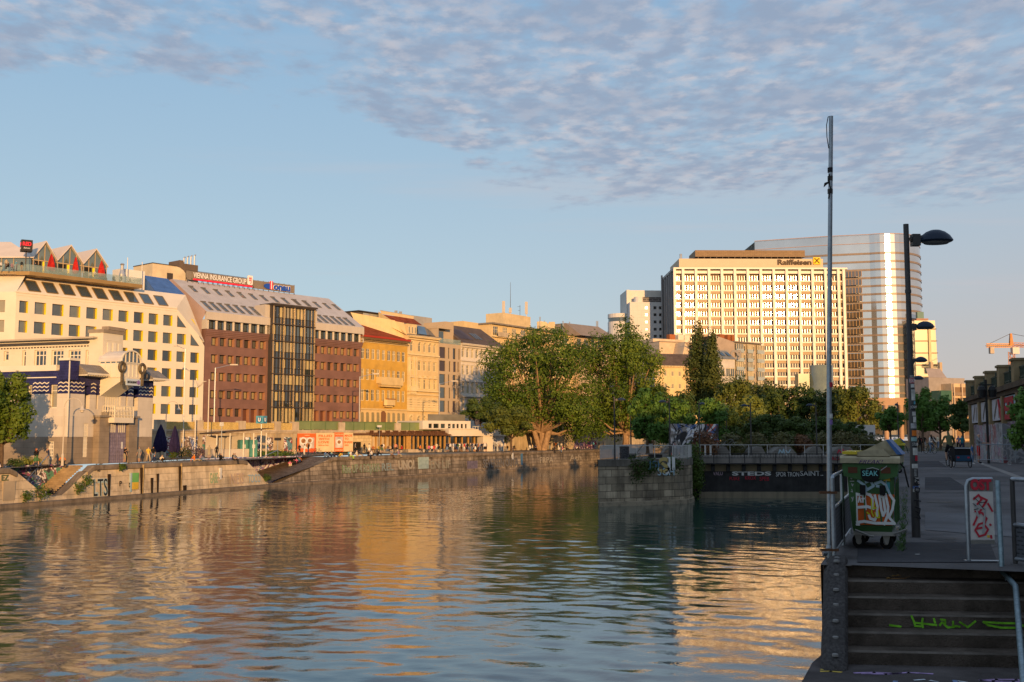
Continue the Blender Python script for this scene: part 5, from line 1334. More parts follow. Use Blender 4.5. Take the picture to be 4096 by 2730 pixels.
m1=MB();a,b=pts(1432,1275,10),pts(1514,1247,10);m1.box(a[0],b[0],10,14,a[2]-.5,b[2]-.6);m1.build('penthouse',flat('dark_penthouse',(.10,.085,.075),.5),cr)
m1=MB();m1.box(a[0]-.4,b[0]+.3,9.4,14.2,b[2]-.6,b[2]-.4);m1.build('penthouse_roof',STEEL_DK,cr)
gm=glassy('sunlit_penthouse_glass',(.30,.30,.26),.03,wob=0);m1=MB();m1.box(a[0]+1.6,b[0]-.3,9.9,9.97,a[2],b[2]-.8);m1.build('penthouse_glazing',gm,cr)
for k,(px,y)in enumerate(((1580,1243),(1598,1247))):
 for q in range(3):m1=MB();p=pts(px+4*q,y,9);m1.tube([(p[0],9,p[2]-1.6),(p[0],9,p[2])],.16,6);m1.build('flue',ALU,cr)
m1=MB();p,q=pts(1648,1262,14),pts(1728,1262,14);m1.box(p[0],q[0],14,19,p[2]-4,p[2]);m1.build('roof_plant_box',pm('grey_plant_housing',(.34,.33,.32),.6),cr)
FM=next_f(FC,1753,(.575,.818));LM=FM.x(1842);zM=lambda px,py,y=0:FM.at(px,py,y)[1]
bei=thing('modern_apartment_house','narrow beige modern house with dark irregular windows between two ornate fronts','building',FM.loc,FM.rot)
mr_=[(1389,1433),(1443,1485),(1497,1540),(1550,1593),(1603,1648)];mh=[]
for j,(a,b)in enumerate(mr_):
 z0_,z1_=zM(1765,b),zM(1765,a);shift=.35*(j%2)
 for x0,x1 in((.35,2.6),(3.6+shift,4.15+shift),(5.4+shift*.5,6.5+shift*.5),(7.6-shift,8.1-shift),(8.7,9.4)):
  if x1<LM-.1:mh.append((x0,x1,z0_,z1_))
ztm=zM(1753,1372)
wall_part(bei,M_BEI,0,LM,0,ztm,mh,.3)
M_VIO=pm('dark_violet_blind',(.075,.065,.085),.7)
for h in mh:win(bei,h[0],h[2],h[1]-h[0],h[3]-h[2],.27,STEEL_DK,random.choice([M_VIO,M_VIO,G_DARK,G_SKY]),t=.07)
m1=MB();m1.poly([(LM,0,0),(LM,12,0),(LM,12,ztm),(LM,0,ztm)]);m1.poly([(0,12,0),(0,0,0),(0,0,ztm+3.5),(0,12,ztm+3.5)]);m1.build('side_wall',M_BEI,bei)
m1=MB();m1.box(0,LM,2.2,10,ztm,zM(1765,1320,2.2));m1.box(-.1,LM*.62,.2,10,zM(1765,1320,2.2),zM(1765,1306,1));m1.prism([(2.2,zM(1765,1320,2.2)-.004),(2.2,zM(1765,1306,1)+1.5),(9,zM(1765,1306,1)+1.5),(9,zM(1765,1320,2.2))],'x',LM*.63,LM);m1.build('attic_wall',M_BEI,bei)
m1=MB();m1.box(.5,4.4,2.1,2.19,ztm+.1,ztm+3.1);m1.build('attic_window',G_SKY,bei)
m1=MB();m1.box(0,LM,-.05,.0,ztm+.02,ztm+1.15);m1.build('balustrade',M_BAL,bei)
FW=next_f(FM,1842,(.575,.818));zW=lambda px,py,y=0:FW.at(px,py,y)[1]
LWp=2010;n_=8;LW=FW.x(LWp);wcx=[FW.x(1851)+(FW.x(1924)-FW.x(1851))/4*k for k in range(9)];wcx=[c for c in wcx if c<LW-1]
wrow=[(zW(1852,1430),zW(1852,1391)),(zW(1852,1499),zW(1852,1461)),(zW(1852,1573),zW(1852,1530)),(zW(1852,1640),zW(1852,1600))]
ztw=zW(1842,1373)
wh,LW=house('white_stucco_house','white ornate stucco house with a row of pediments, half hidden by trees',FW,LWp,M_WHO,wrow,wcx,ztw,M_WHO,W_FR,[G_WARM,G_DARK,G_MID],.95,arch=(0,),pedi=(2,),bands=((wrow[0][0]-.9,.4,.35),(wrow[1][1]+.9,.15,.2),(wrow[2][0]-.9,.7,.35),(wrow[3][1]+1,.4,.3)))
cornice(wh,LW,ztw,M_WHO,.9,h=.9)
M_BRF=pm('brown_slate_roof',(.12,.085,.065),.7,var=.25,brick=(.35,.3,.02,.6,.1))
zr_=FW.at(1880,1312,7)[1];pitched(wh,LW,ztw,7,zr_,M_BRF,-.8)
for k,(a,b)in enumerate(((1.2,2.6),(2.9,4.1),(4.3,6.4),(8.3,8.8),(9.3,9.8),(10.3,10.8))):
 m1=MB();f0,f1=(.22,.75)if k<3 else(.3,.62);sl_v=Vector((0,7.8,zr_-ztw));nv=Vector((0,-(zr_-ztw),7.8)).normalized()
 P_=lambda x,f,o:(x,-.8+sl_v.y*f+nv.y*o,ztw+sl_v.z*f+nv.z*o)
 m1.poly([P_(a,f0,.12),P_(b,f0,.12),P_(b,f1,.12),P_(a,f1,.12)]);m1.poly([P_(a,f0,0),P_(b,f0,0),P_(b,f0,.12),P_(a,f0,.12)]);m1.build('rooflight',M_VIO if k<3 else G_SKY,wh)
m1=MB();p,q=FW.at(1845,1285,9),FW.at(1888,1300,9);m1.box(p[0],q[0]+2,8.5,13,zr_-2,p[1]);m1.build('attic_wall',M_CRM,wh)
FL=Facade(D(1965,1600,286).xy,(.575,.818),ZU);zL=lambda px,py,y=0:FL.at(px,py,y)[1]
LL=FL.x(2330);zl_=zL(2030,1306);lr=[(zL(2040,1350),zL(2040,1314)),(zL(2040,1420),zL(2040,1385)),(zL(2040,1490),zL(2040,1455))]
big=[2+4.4*k for k in range(int((LL-3)/4.4))]
bb,LL=house('cream_apartment_block','tall cream apartment block with antennas on its roof behind the trees',FL,2330,M_CRM,lr,big,zl_,M_CRT,W_FR,[G_WARM,G_MID],2.4,cs=3,bands=((lr[0][0]-.5,.8,.25),(lr[1][0]-.5,.3,.2)),hdr=False,sill=None,dep=16)
m1=MB();m1.box(-.5,LL+.5,-.9,16,zl_,zl_+.4);m1.build('roof',M_EAV,bb)
m1=MB()
for k in range(4):x=1.5+9*k;m1.box(x,x+5,-1.2,-1.12,lr[0][0]-.3,lr[0][0]+.9)
m1.build('balcony',M_TRIM,bb)
p,q=FL.at(2013,1262,4),FL.at(2122,1300,4);ztw_=FL.at(2060,1259,4)[1]
m1=MB();m1.box(p[0],q[0],4,10,zl_+.4,ztw_);m1.build('roof_tower',pm('patched_render',(.58,.46,.28),.85,var=.15,vs=.5),bb)
for px,y0,y1,w in((2016,1252,1205,.35),(2043,1252,1232,.35),(2107,1257,1208,.35)):
 m1=MB();a,z0_=FL.at(px,y0,4);z1_=FL.at(px,y1,4)[1];m1.box(a-w,a+w,3.9,4.4,z0_,z1_);m1.tube([(a,4.1,ztw_-2),(a,4.1,z0_)],.12,5);m1.build('antenna_panel',flat('antenna_white',(.62,.54,.44)),bb)
m1=MB();a,z1_=FL.at(2043,1130,4);m1.tube([(a,4.1,ztw_),(a,4.1,z1_)],[.09,.04],5);m1.build('antenna_mast',STEEL_DK,bb)
m1=MB();a,z1_=FL.at(2081,1222,4);m1.tube([(a,4.1,ztw_),(a,4.1,z1_)],.06,4);m1.tube([(a-1.2,4.1,z1_-.5),(a+.2,4.1,z1_-.3)],.05,4);m1.tube([(a-.9,4.1,z1_-1.6),(a+.2,4.1,z1_-1.4)],.05,4);m1.build('aerial',STEEL_DK,bb)
for px,py in((2160,1268),(2178,1284),(2252,1285),(2278,1288)):
 m1=MB();a,z_=FL.at(px,py,3);m1.tube([(a,3,zl_),(a,3,z_)],.2,6);m1.build('flue',ALU,bb)
for px0,px1,py in((2165,2188,1286),(2190,2205,1294),(2212,2220,1288)):
 m1=MB();a,z_=FL.at(px0,py,2.5);b=FL.at(px1,py,2.5)[0];m1.box(a,b,2.5,4,zl_+.4,z_);m1.build('roof_plant_box',M_CRT,bb)
m1=MB();nr=24
for k in range(nr):a=q[0]+(LL-q[0])*k/nr;m1.tube([(a,1.5,zl_+.4),(a,1.5,zl_+1.6)],.04,4)
m1.tube([(q[0],1.5,zl_+1.6),(LL,1.5,zl_+1.6)],.05,4);m1.build('roof_railing',STEEL_DK,bb)
FR=Facade(D(1890,1600,281).xy,(.575,.818),ZU);LR=FR.x(2022)
rh=thing('red_roofed_house','brown gabled roof with red ridge and stubby chimneys left of the antenna block','building',FR.loc,FR.rot)
zr0_,zr1_=FR.at(1960,1370,0)[1],FR.at(1960,1322,8)[1]
m1=MB();m1.box(0,LR,0,16,0,zr0_);m1.build('wall',M_CRM,rh);pitched(rh,LR,zr0_+.02,8,zr1_,pm('old_brown_tiles',(.15,.075,.045),.8,var=.3,vs=.7,brick=(.3,.34,.02,.6,.12)),-.3)
m1=MB();m1.tube([(0,8,zr1_+.05),(LR,8,zr1_+.05)],.28,6);m1.build('ridge',M_RTIL,rh)
for px0,px1,py in((1912,1941,1305),(1978,2008,1286)):
 m1=MB();a,z_=FR.at(px0,py,7);b=FR.at(px1,py,7)[0];m1.box(a,b,7,8.5,zr1_-1.5,z_);m1.build('chimney',M_CRM,rh)
FN=Facade(D(2318,1600,318).xy,(.70,.714),ZU);LN=FN.x(2412)
nb=thing('mansard_house','beige house with a sloping grey roof and planted balcony between two big trees','building',FN.loc,FN.rot)
zn0,zn1=FN.at(2335,1345)[1],FN.at(2325,1300,5)[1]
m1=MB();m1.box(0,LN+6,0,14,0,zn0-3.4);m1.box(0,LN+6,1.8,14,zn0-3.4,zn0);m1.box(-.2,LN+6,-.4,-.25,zn0-4.6,zn0-3.0);m1.build('wall',M_BEI,nb)
for k in range(4):win(nb,1+3.2*k,zn0-3.2,1.8,2.6,1.77,W_FR,G_DARK,cols=2);win(nb,1+3.2*k,zn0-7.6,1.8,2.3,-.01,W_FR,G_DARK,cols=2)
m1=MB();m1.poly([(-.4,-1.2,zn0),(LN+6,-1.2,zn0),(LN+4,5,zn1),(-.4,5,zn1)]);m1.poly([(-.4,5,zn1),(LN+4,5,zn1),(LN+4,12,zn1),(-.4,12,zn1)]);m1.poly([(-.4,-1.2,zn0),(-.4,5,zn1),(-.4,12,zn1),(-.4,12,zn0)]);m1.poly([(LN+6,-1.2,zn0),(LN+6,12,zn0),(LN+4,12,zn1),(LN+4,5,zn1)]);m1.build('roof',pm('grey_brown_sheet',(.28,.22,.17),.6,brick=(.6,40,.02,.8,.04)),nb)
for px in(2386,2391):m1=MB();a,z_=FN.at(px,1285,6);m1.tube([(a,6,zn1-1),(a,6,z_)],.18,6);m1.build('flue',ALU,nb)
# ===== TREES
LEAFM={}
def leaf_mat(name,col,col2):
 if name in LEAFM:return LEAFM[name]
 m=bpy.data.materials.new(name);m.use_nodes=True;nt=m.node_tree;N=nt.nodes;L=nt.links;b=N['Principled BSDF']
 b.inputs['Roughness'].default_value=.55;b.inputs['Specular IOR Level'].default_value=.25
 at=N.new('ShaderNodeAttribute');at.attribute_name='leaf_tone'
 mx=N.new('ShaderNodeMix');mx.data_type='RGBA';L.new(at.outputs['Fac'],mx.inputs[0]);mx.inputs[6].default_value=col+(1,);mx.inputs[7].default_value=col2+(1,)
 L.new(mx.outputs[2],b.inputs['Base Color'])
 tr=N.new('ShaderNodeBsdfTranslucent');L.new(mx.outputs[2],tr.inputs[0]);ms=N.new('ShaderNodeMixShader');ms.inputs[0].default_value=.28
 L.new(b.outputs[0],ms.inputs[1]);L.new(tr.outputs[0],ms.inputs[2]);L.new(ms.outputs[0],N['Material Output'].inputs[0])
 LEAFM[name]=m;return m
def leaves_mesh(name,blobs,n,size,mat,seed,flat_=.35,fill=.55):
 """many small leaf faces spread through the volume of the crown's leaf masses"""
 rng=np.random.default_rng(seed);B=np.array(blobs,float)
 vol=B[:,3]*B[:,4]*B[:,5];wgt=vol**.75;wgt/=wgt.sum()
 k=rng.choice(len(B),n,p=wgt);d=rng.normal(size=(n,3));d/=np.linalg.norm(d,axis=1)[:,None]
 r=rng.random(n)**(1/3)*.5+.5;inner=rng.random(n)<(1-fill);r[inner]=rng.random(inner.sum())**.5
 lump=1+.22*np.sin(d[:,0]*7+k*1.3)*np.sin(d[:,1]*6+k*2.1)+.16*np.sin(d[:,2]*9+k)
 P=B[k,:3]+d*B[k,3:]*(r*lump)[:,None]
 nv=d*1.25+rng.normal(size=(n,3))*.55+np.array([0,0,flat_]);nv/=np.linalg.norm(nv,axis=1)[:,None]
 t=np.cross(nv,rng.normal(size=(n,3)));t/=np.linalg.norm(t,axis=1)[:,None];u=np.cross(nv,t)
 s=size*(.6+.8*rng.random(n))[:,None]
 Q_=np.stack([P-t*s*.55,P-u*s*.33+t*s*.1,P+t*s*.6+nv*s*.12,P+u*s*.33+t*s*.1],1).reshape(-1,3)
 me=bpy.data.meshes.new(name);me.vertices.add(4*n);me.vertices.foreach_set('co',Q_.astype(np.float32).ravel())
 me.loops.add(4*n);me.loops.foreach_set('vertex_index',np.arange(4*n,dtype=np.int32));me.polygons.add(n);me.polygons.foreach_set('loop_start',np.arange(0,4*n,4,dtype=np.int32))
 a=me.attributes.new('leaf_tone','FLOAT','FACE');a.data.foreach_set('value',np.clip(.5*rng.random(n)+.62*rng.random(len(B))[k]-.06,0,1).astype(np.float32))
 me.update();me.validate();me.materials.append(mat);return me
M_BARK=pm('bark',(.11,.075,.05),.95,var=.35,vs=3,bump=.8,bs=6)
M_BARKL=pm('pale_bark',(.30,.20,.12),.9,var=.3,vs=2,bump=.8,bs=5)
def make_tree(name,label,cat,loc,H,rx,ry,trunk_h,seed,mats,n,leaf,nb=14,bark=None,forks=3,r0=None,shape='round',low=.25,group=None,lean=0.0,skirt=0):
 """trunk with limbs that reach into each of the leaf masses"""
 rnd=random.Random(seed);t=thing(name,label,cat,loc,0,group);blobs=[]
 zc0,hz=trunk_h+(H-trunk_h)*.5,(H-trunk_h)*.5
 for i in range(nb):
  a=i*2.39996+rnd.uniform(-.4,.4);f=(i+.5)/nb
  if shape=='column':
   z=trunk_h+(H-trunk_h)*(.04+.92*f);w=math.sin(math.pi*(.12+.80*f))**.7*(1-.55*f);d=.42*w
   blobs.append((rx*d*math.cos(a),ry*d*math.sin(a),z,rx*(.62*w+.12),ry*(.62*w+.12),(H-trunk_h)*.13))
  else:
   cz=-1+2*f;rr=math.sqrt(max(0,1-cz*cz))*rnd.uniform(.50,.92);q=rnd.uniform(.20,.40)*(16/nb)**.25
   zz=zc0+cz*hz*rnd.uniform(.66,.86)-(.0 if cz>0 else low*hz*rr*.4)
   blobs.append((rx*rr*math.cos(a),ry*rr*math.sin(a),zz,rx*q,ry*q,hz*q*.95))
 for i in range(skirt):
  a=2*math.pi*(i+rnd.random()*.6)/skirt
  if abs((a+math.pi/2+math.pi)%(2*math.pi)-math.pi)<.35:continue
  rr=rnd.uniform(.5,.86);q=rnd.uniform(.17,.27);blobs.append((rx*rr*math.cos(a),ry*rr*math.sin(a),H*rnd.uniform(.14,.32),rx*q,ry*q,H*.11))
 if shape!='column':blobs.append((0,0,zc0,rx*.5,ry*.5,hz*.55))
 r0=r0 or max(.06,H*.022);tr=MB();top=(lean,0,trunk_h+(H-trunk_h)*(.85 if shape=='column' else.35))
 tr.lathe([(r0*1.6,-.3),(r0*1.15,.25)],8)
 tr.tube([(0,0,.0),(lean*.3+rnd.uniform(-.1,.1)*r0*4,0,trunk_h*.5),(lean*.7,0,trunk_h),top],[r0*1.2,r0,r0*.85,r0*.25],8)
 for i,b in enumerate(blobs):
  if shape=='column' and i%2:continue
  s=(lean*.5,0,trunk_h*rnd.uniform(.75,1.05)if shape!='column' else max(trunk_h,b[2]-(H-trunk_h)*.15));m_=((s[0]+b[0])/2+rnd.uniform(-.3,.3),(s[1]+b[1])/2,(s[2]*.45+b[2]*.55)-.04*H)
  tr.tube([s,m_,(b[0],b[1],b[2])],[r0*.55,r0*.34,r0*.08],5)
 tr.build('trunk',bark or M_BARK,t,smooth=True)
 me=leaves_mesh('crown',blobs,n,leaf,mats,seed)
 o=bpy.data.objects.new('crown',me);COL.objects.link(o);o.parent=t
 return t
L_PLANE=leaf_mat('plane_leaves',(.042,.095,.012),(.165,.225,.024));L_DARK=leaf_mat('dark_leaves',(.035,.07,.016),(.09,.13,.026));L_LIME=leaf_mat('lime_leaves',(.15,.19,.03),(.25,.26,.05))
L_POP=leaf_mat('poplar_leaves',(.05,.078,.018),(.11,.13,.03));L_FRESH=leaf_mat('fresh_leaves',(.06,.14,.022),(.14,.25,.04));L_OLIVE=leaf_mat('olive_leaves',(.085,.115,.02),(.165,.185,.032))
def base_at(px,Y,z):p=D(px,1700,Y);return(p.x,p.y,z)
def hgt(py,Y,z):return D(2048,py,Y).z-z
def tree_px(name,label,px,Y,zb,ytop,x0,x1,ytr,seed,lm,n,leaf,**k):
 H=hgt(ytop,Y,zb);rx=(x1-x0)/2/FPX*Y;return make_tree(name,label,'tree',base_at(px,Y,zb),H,rx,rx*k.pop('ryf',.95),max(.6,hgt(ytr,Y,zb)),seed,lm,n,leaf,**k)
t1=tree_px('broadleaf_tree','largest sunlit broad tree with a forked pale trunk behind the riverside bars',2165,224,ZQ,1285,1920,2400,1712,21,L_PLANE,46000,.43,nb=44,low=.7,skirt=18,bark=M_BARKL,r0=.75)
m1=MB();m1.tube([(.4,-.6,-.2),(1.6,-.8,4.2),(3.2,-1.0,8.5)],[.75,.62,.3],9);m1.tube([(-.3,-.5,0),(-1.8,-1.0,5),(-6,-1.6,10)],[.6,.5,.25],8);m1.build('limb',M_BARKL,t1,smooth=True)
tree_px('broadleaf_tree','tall broad tree right of the largest one, before the white tower block',2500,236,ZQ,1285,2340,2715,1722,22,L_PLANE,38000,.43,nb=38,low=.7,skirt=15,bark=M_BARKL,r0=.7)
tree_px('round_tree','neat dark round tree beside the white two-storey cafe',1922,210,ZU-1,1584,1852,2012,1690,23,L_DARK,5000,.42,nb=14)
tree_px('round_tree','light olive round tree at the foot of the largest tree',2045,203,ZQ,1626,1945,2135,1745,24,L_OLIVE,6500,.40,nb=14)
tree_px('poplar_tree','taller left spire of the twin poplars',2796,262,ZN,1302,2722,2862,1660,25,L_POP,9000,.5,nb=22,shape='column',r0=.35,bark=M_BARKL)
tree_px('poplar_tree','shorter right spire of the twin poplars',2852,258,ZN,1328,2790,2905,1660,26,L_POP,7500,.5,nb=20,shape='column',r0=.35,bark=M_BARKL)
for px,Y,yt,x0,x1,sd,lm,lb in((2600,240,1520,2530,2700,31,L_DARK,'dark low tree between the tall broad tree and the poplars'),(2940,240,1500,2850,3010,32,L_OLIVE,'olive tree just right of the twin poplars'),(3040,250,1510,2950,3110,33,L_POP,'olive tree below the grey apartment block'),(2995,190,1585,2925,3070,34,L_LIME,'yellow-green sunlit tree among dark trees'),(3130,235,1530,3060,3230,35,L_DARK,'dark tree below the lit office slab, left of two'),(3225,232,1525,3160,3305,36,L_DARK,'dark tree below the lit office slab, beside the mast'),(3420,215,1530,3300,3475,37,L_OLIVE,'open sunlit tree with pale limbs in front of the glass tower'),(2720,232,1560,2660,2800,38,L_DARK,'dark tree at the foot of the twin poplars'),(3320,225,1550,3245,3400,39,L_POP,'olive tree partly behind the tall mast')):
 tree_px('park_tree',lb,px,Y,ZN,yt,x0-15,x1+15,1752,sd,lm,9000,.48,nb=20,low=.9)
for px,Y,yt,x0,x1,ytr,sd,lm,lb in((2590,113,1560,2525,2665,1740,41,L_FRESH,'fresh green young tree behind the pier benches'),(2690,128,1590,2635,2760,1760,42,L_FRESH,'young tree between the pier and the graffiti wall'),(2835,125,1600,2765,2905,1770,43,L_FRESH,'young tree hanging over the graffiti wall'),(2905,150,1610,2855,2960,1760,44,L_DARK,'dark young tree right of the graffiti wall'),(3070,135,1655,3000,3150,1775,45,L_DARK,'dark shrubby tree above the wooden sun decks'),(3180,132,1665,3110,3255,1775,46,L_DARK,'dark shrubby tree left of the tall mast'),(3300,140,1670,3235,3375,1775,47,L_DARK,'dark shrubby tree right of the tall mast'),(3400,138,1690,3330,3440,1775,48,L_DARK,'dark low tree left of the white kiosk'),(2990,160,1650,2930,3060,1770,49,L_DARK,'dark tree beyond the sun decks')):
 tree_px('young_tree',lb,px,Y,ZN,yt,x0-12,x1+12,ytr+12,sd,lm,5200,.30,nb=16,low=.9)
for px,Y,yt,x0,x1,sd,lb in((3560,130,1630,3510,3615,51,'green tree behind the parasols, left of the stickered lamp post'),(3690,118,1560,3640,3760,52,'green tree just right of the stickered lamp post'),(3760,125,1590,3715,3850,53,'spreading green tree in the middle of the promenade end'),(3850,112,1590,3800,3900,54,'dark green tree against the far end of the viaduct wall')):
 tree_px('promenade_tree',lb,px,Y,ZN,yt,x0,x1,1720,sd,L_FRESH if sd!=54 else L_DARK,5200,.26,nb=14,low=.7)
tree_px('leafy_tree','leafy bright green tree cut by the right edge of the picture',4120,38,ZN,1560,4030,4220,1800,55,L_FRESH,5200,.13,nb=14,low=.9)
tree_px('leafy_tree','sunlit leafy tree cut by the left edge in front of the pavilion',10,98,ZQ,1470,-110,128,1770,56,L_PLANE,9000,.26,nb=18,low=.6)
# ===== FAR BUILDINGS
def simple_front(F,t,x0,x1,z0,z1,rows,cols,wd,mat,fr,gl,cap=100,depth=.25,cs=1,y=0):
 hs=[(c-wd/2,c+wd/2,a,b)for(a,b)in rows for c in cols]
 wall_part(t,mat,x0,x1,z0,z1,hs,depth,y=y)
 for k,h in enumerate(hs):win(t,h[0],h[2],wd,h[3]-h[2],y+depth-.04,fr,random.choice(gl),cols=cs,t=.12)
FV=Facade(D(2520,1600,440).xy,(.995,.06),ZU);zV=lambda px,py:FV.at(px,py)[1]
wb=thing('white_tower_block','white tiled tower block with small square windows left of the big office slab','building',FV.loc,FV.rot)
M_WTI=pm('white_facade_tiles',(.60,.58,.56),.6,var=.04,brick=(3.4,3.0,.06,.86,.02))
LV=FV.x(2672);x1=FV.x(2552);rws=[(zV(2600,1100+(b)*.319),zV(2600,1100+a*.319))for a,b in((395,432),(483,520),(573,610),(665,700),(752,788))]
m1=MB();m1.box(0,LV+6,6,22,0,zV(2520,1154));m1.box(-.1,1.2,5.2,22,0,zV(2520,1154)+.05);m1.build('rear_block',pm('white_render',(.64,.60,.54),.7,var=.04),wb)
simple_front(FV,wb,x1-3,LV+4,0,zV(2560,1209),rws,[FV.x(2400+q*.319)for q in(597,703,772)],1.25,M_WTI,STEEL_DK,[G_DARK],depth=.4)
m1=MB();m1.poly([(x1-3,0,0),(x1-3,0,zV(2560,1209)),(x1-3,6.5,zV(2560,1209)),(x1-3,6.5,0)]);m1.poly([(x1-3,0,zV(2560,1209)),(LV+4,0,zV(2560,1209)),(LV+4,6.5,zV(2560,1209)),(x1-3,6.5,zV(2560,1209))]);m1.build('side_wall',M_WTI,wb)
for q in range(3):win(wb,FV.x(2521),rws[q][0],2.6,rws[q][1]-rws[q][0],5.98,STEEL_DK,G_DARK,t=.15)
m1=MB();xq0,xq1=FV.x(2578),FV.x(2660);m1.box(xq0,xq1,1,4,zV(2560,1208),zV(2580,1188));m1.build('louvre_box',pm('dark_louvres',(.07,.06,.055),.6,brick=(2.5,.8,.2,3,.1)),wb)
m1=MB();xq=FV.x(2556);m1.lathe([(2.2,zV(2560,1209)),(2.2,zV(2556,1186)),(0,zV(2556,1185))],16,(xq+1,3));m1.build('roof_drum',flat('white_drum',(.62,.60,.57),.5),wb)
m1=MB();xc_=FV.x(2489,10);zz=[zV(2489,y)for y in(1300,1278,1262,1246)];m1.lathe([(5.5,0),(5.5,zz[1])],24,(xc_,12));m1.lathe([(5.5,zz[2]),(5.5,zz[3]),(0,zz[3])],24,(xc_,12));m1.build('round_stair_tower',M_WTI,wb)
m1=MB();m1.lathe([(5.3,zz[1]),(5.3,zz[2])],24,(xc_,12));m1.build('tower_window_band',G_MID,wb)
FG=Facade(D(2702,1600,415).xy,(.9995,.012),ZU);zG=lambda px,py,y=0:FG.at(px,py,y)[1]
slab=thing('office_slab','big sunlit office slab with a white column grid and a yellow emblem on its roof band','office building',FG.loc,FG.rot)
LG=FG.x(3392);ztop=zG(3000,1075)
M_GRID=pm('cream_concrete_frame',(.80,.75,.65),.6,var=.04);M_SPA=pm('brown_spandrel',(.43,.32,.20),.6,var=.06);M_BRO=flat('bronze_window_bars',(.17,.105,.05),.45,metal=.3)
def sunglass(name,c,r):return glassy(name,c,r,metal=0,spec=1.0,wob=.006)
G_BRZ=glassy('bronze_office_glass',(.09,.065,.035),.085,wob=0);rnw=random.Random(5)
def bowed(mb,x0,x1,y,z0,z1):
 n=10
 for q in range(4):
  a,b=x0+(x1-x0)*q/4,x0+(x1-x0)*(q+1)/4
  P=[(a+(b-a)*k/n,y-(b-a)*.05*math.sin(math.pi*k/n))for k in range(n+1)]
  for(c,d),(e,f)in zip(P[:-1],P[1:]):mb.poly([(c,d,z0),(e,f,z0),(e,f,z1),(c,d,z1)])
fy=[(530,583),(632,682),(723,772),(815,862),(907,953),(997,1043),(1088,1133),(1177,1222),(1268,1312),(1358,1405),(1448,1493),(1540,1580),(1628,1668)]
FZ=[(zG(3000,900+b*.3826),zG(3000,900+a*.3826))for a,b in fy]
st_=FZ[4][0]-FZ[5][0]
while FZ[-1][0]>6:FZ.append((FZ[-1][0]-st_,FZ[-1][1]-st_))
nb_=12;px0,px1=FG.x(2600+362*.3826),FG.x(2600+2000*.3826);bw_=(px1-px0)/nb_
m1=MB();m1.box(0,LG,.9,30,0,ztop-.3);m1.build('core',flat('dark_core',(.10,.075,.05),.8),slab)
m1=MB()
for a,b in zip(FZ,FZ[1:]):m1.box(.3,LG-.3,.35,.9,b[1],a[0])
m1.box(.3,LG-.3,.35,.9,FZ[0][1],ztop-2.6);m1.build('spandrels',M_SPA,slab)
cols_=[px0+bw_*k for k in range(nb_+1)]
for i,x in enumerate([0.25]+cols_+[LG-.5]):
 m1=MB();w_=1.0;m1.box(x-w_/2,x+w_/2,-.75,.3,0,ztop);m1.build('column',M_GRID,slab)
for a in FZ:
 m1=MB();m1.box(0,LG,.02,.42,a[0]-.55,a[0]-.02);m1.build('sill_band',M_GRID,slab)
m1=MB();m1.box(-.2,LG+.9,-.9,1,ztop-.35,ztop+.25);m1.box(0,LG,.0,.9,ztop-2.0,ztop-.9);m1.build('roof_edge',M_GRID,slab)
done=0;rest=MB();xe=[.75]+cols_+[LG-.9]
proto={}
for j,(a,b)in enumerate(FZ):
 for i in range(len(xe)-1):
  x0,x1_=xe[i]+(.5 if i else 0),xe[i+1]-.5
  if x1_-x0<.6:continue
  done+=1
  if done>96:
   bowed(rest,x0,x1_,.87,a,b)
   continue
  key=(round(x1_-x0,1),round(b-a,1))
  if key not in proto:
   m1=MB();bowed(m1,0,x1_-x0,.02,0,b-a);p=m1.build('window',G_BRZ,slab,smooth='all')
   m1=MB()
   for f in range(5):xx=(x1_-x0)*f/4;m1.box(xx-.09,xx+.09,-.09,-.042,0,b-a)
   m1.build('window_bars',M_BRO,p);proto[key]=remember(p);p.location=(x0,.845,a)
  else:p=inst(proto[key],slab,(x0,.845,a))
  p.rotation_euler=(rnw.gauss(0,.0025),0,0)
if rest.f:o=rest.build('lower_windows',G_BRZ,slab);o['kind']='stuff'
m1=MB();xl_=FG.at(2664,1105,26)[0]
m1.poly([(0,26,0),(0,.3,0),(0,.3,ztop),(0,26,ztop)]);m1.build('side_wall',pm('shaded_side_cladding',(.34,.32,.32),.6,brick=(2.6,3.3,.12,.6,.1)),slab)  # grey tone carries the shade of the slab's side face
m1=MB()
for y in(4,9,15,21,25.5):m1.box(-.6,-.003,y-.3,y+.3,0,ztop)
m1.box(-.5,-.004,.3,26,ztop-.8,ztop+.1);m1.tube([(-.9,25,0),(-.9,25,ztop+1)],.4,7);m1.build('side_fins',pm('shaded_fins',(.30,.28,.27),.5),slab)  # fins greyed for the same shaded face
zb1,zb2=ztop,zG(3000,1036,4);xh0,xh1=FG.x(2724,4),FG.x(3306,4)
m1=MB();m1.box(xh0,xh1,4,26,zb1,zb2);m1.build('roof_band',pm('cream_roof_band',(.58,.46,.33),.7,var=.03),slab)
m1=MB();a0,a1=FG.x(2790,10),FG.x(3234,10);m1.box(a0,a1,10,24,zG(3000,1028,10),zG(3000,1002,10));m1.build('plant_screen',pm('bronze_mesh_screen',(.24,.16,.09),.6,brick=(1.8,.6,.06,.6,.05)),slab)
m1=MB()
for k in range(18):x=a0+(a1-a0)*(k+.5)/18;m1.box(x-.15,x+.15,10.2,10.5,zb2,zG(3000,1028,10))
m1.box(a0,a1,11,12,zb2,zb2+1.0);m1.build('screen_posts',STEEL_DK,slab)
for px,y in((2731,1017),(2750,1045)):m1=MB();m1.tube([(FG.x(px,5),5,zb2-1),(FG.x(px,5),5,zG(px,y,5))],.5 if px==2731 else.2,8);m1.build('flue',ALU,slab)
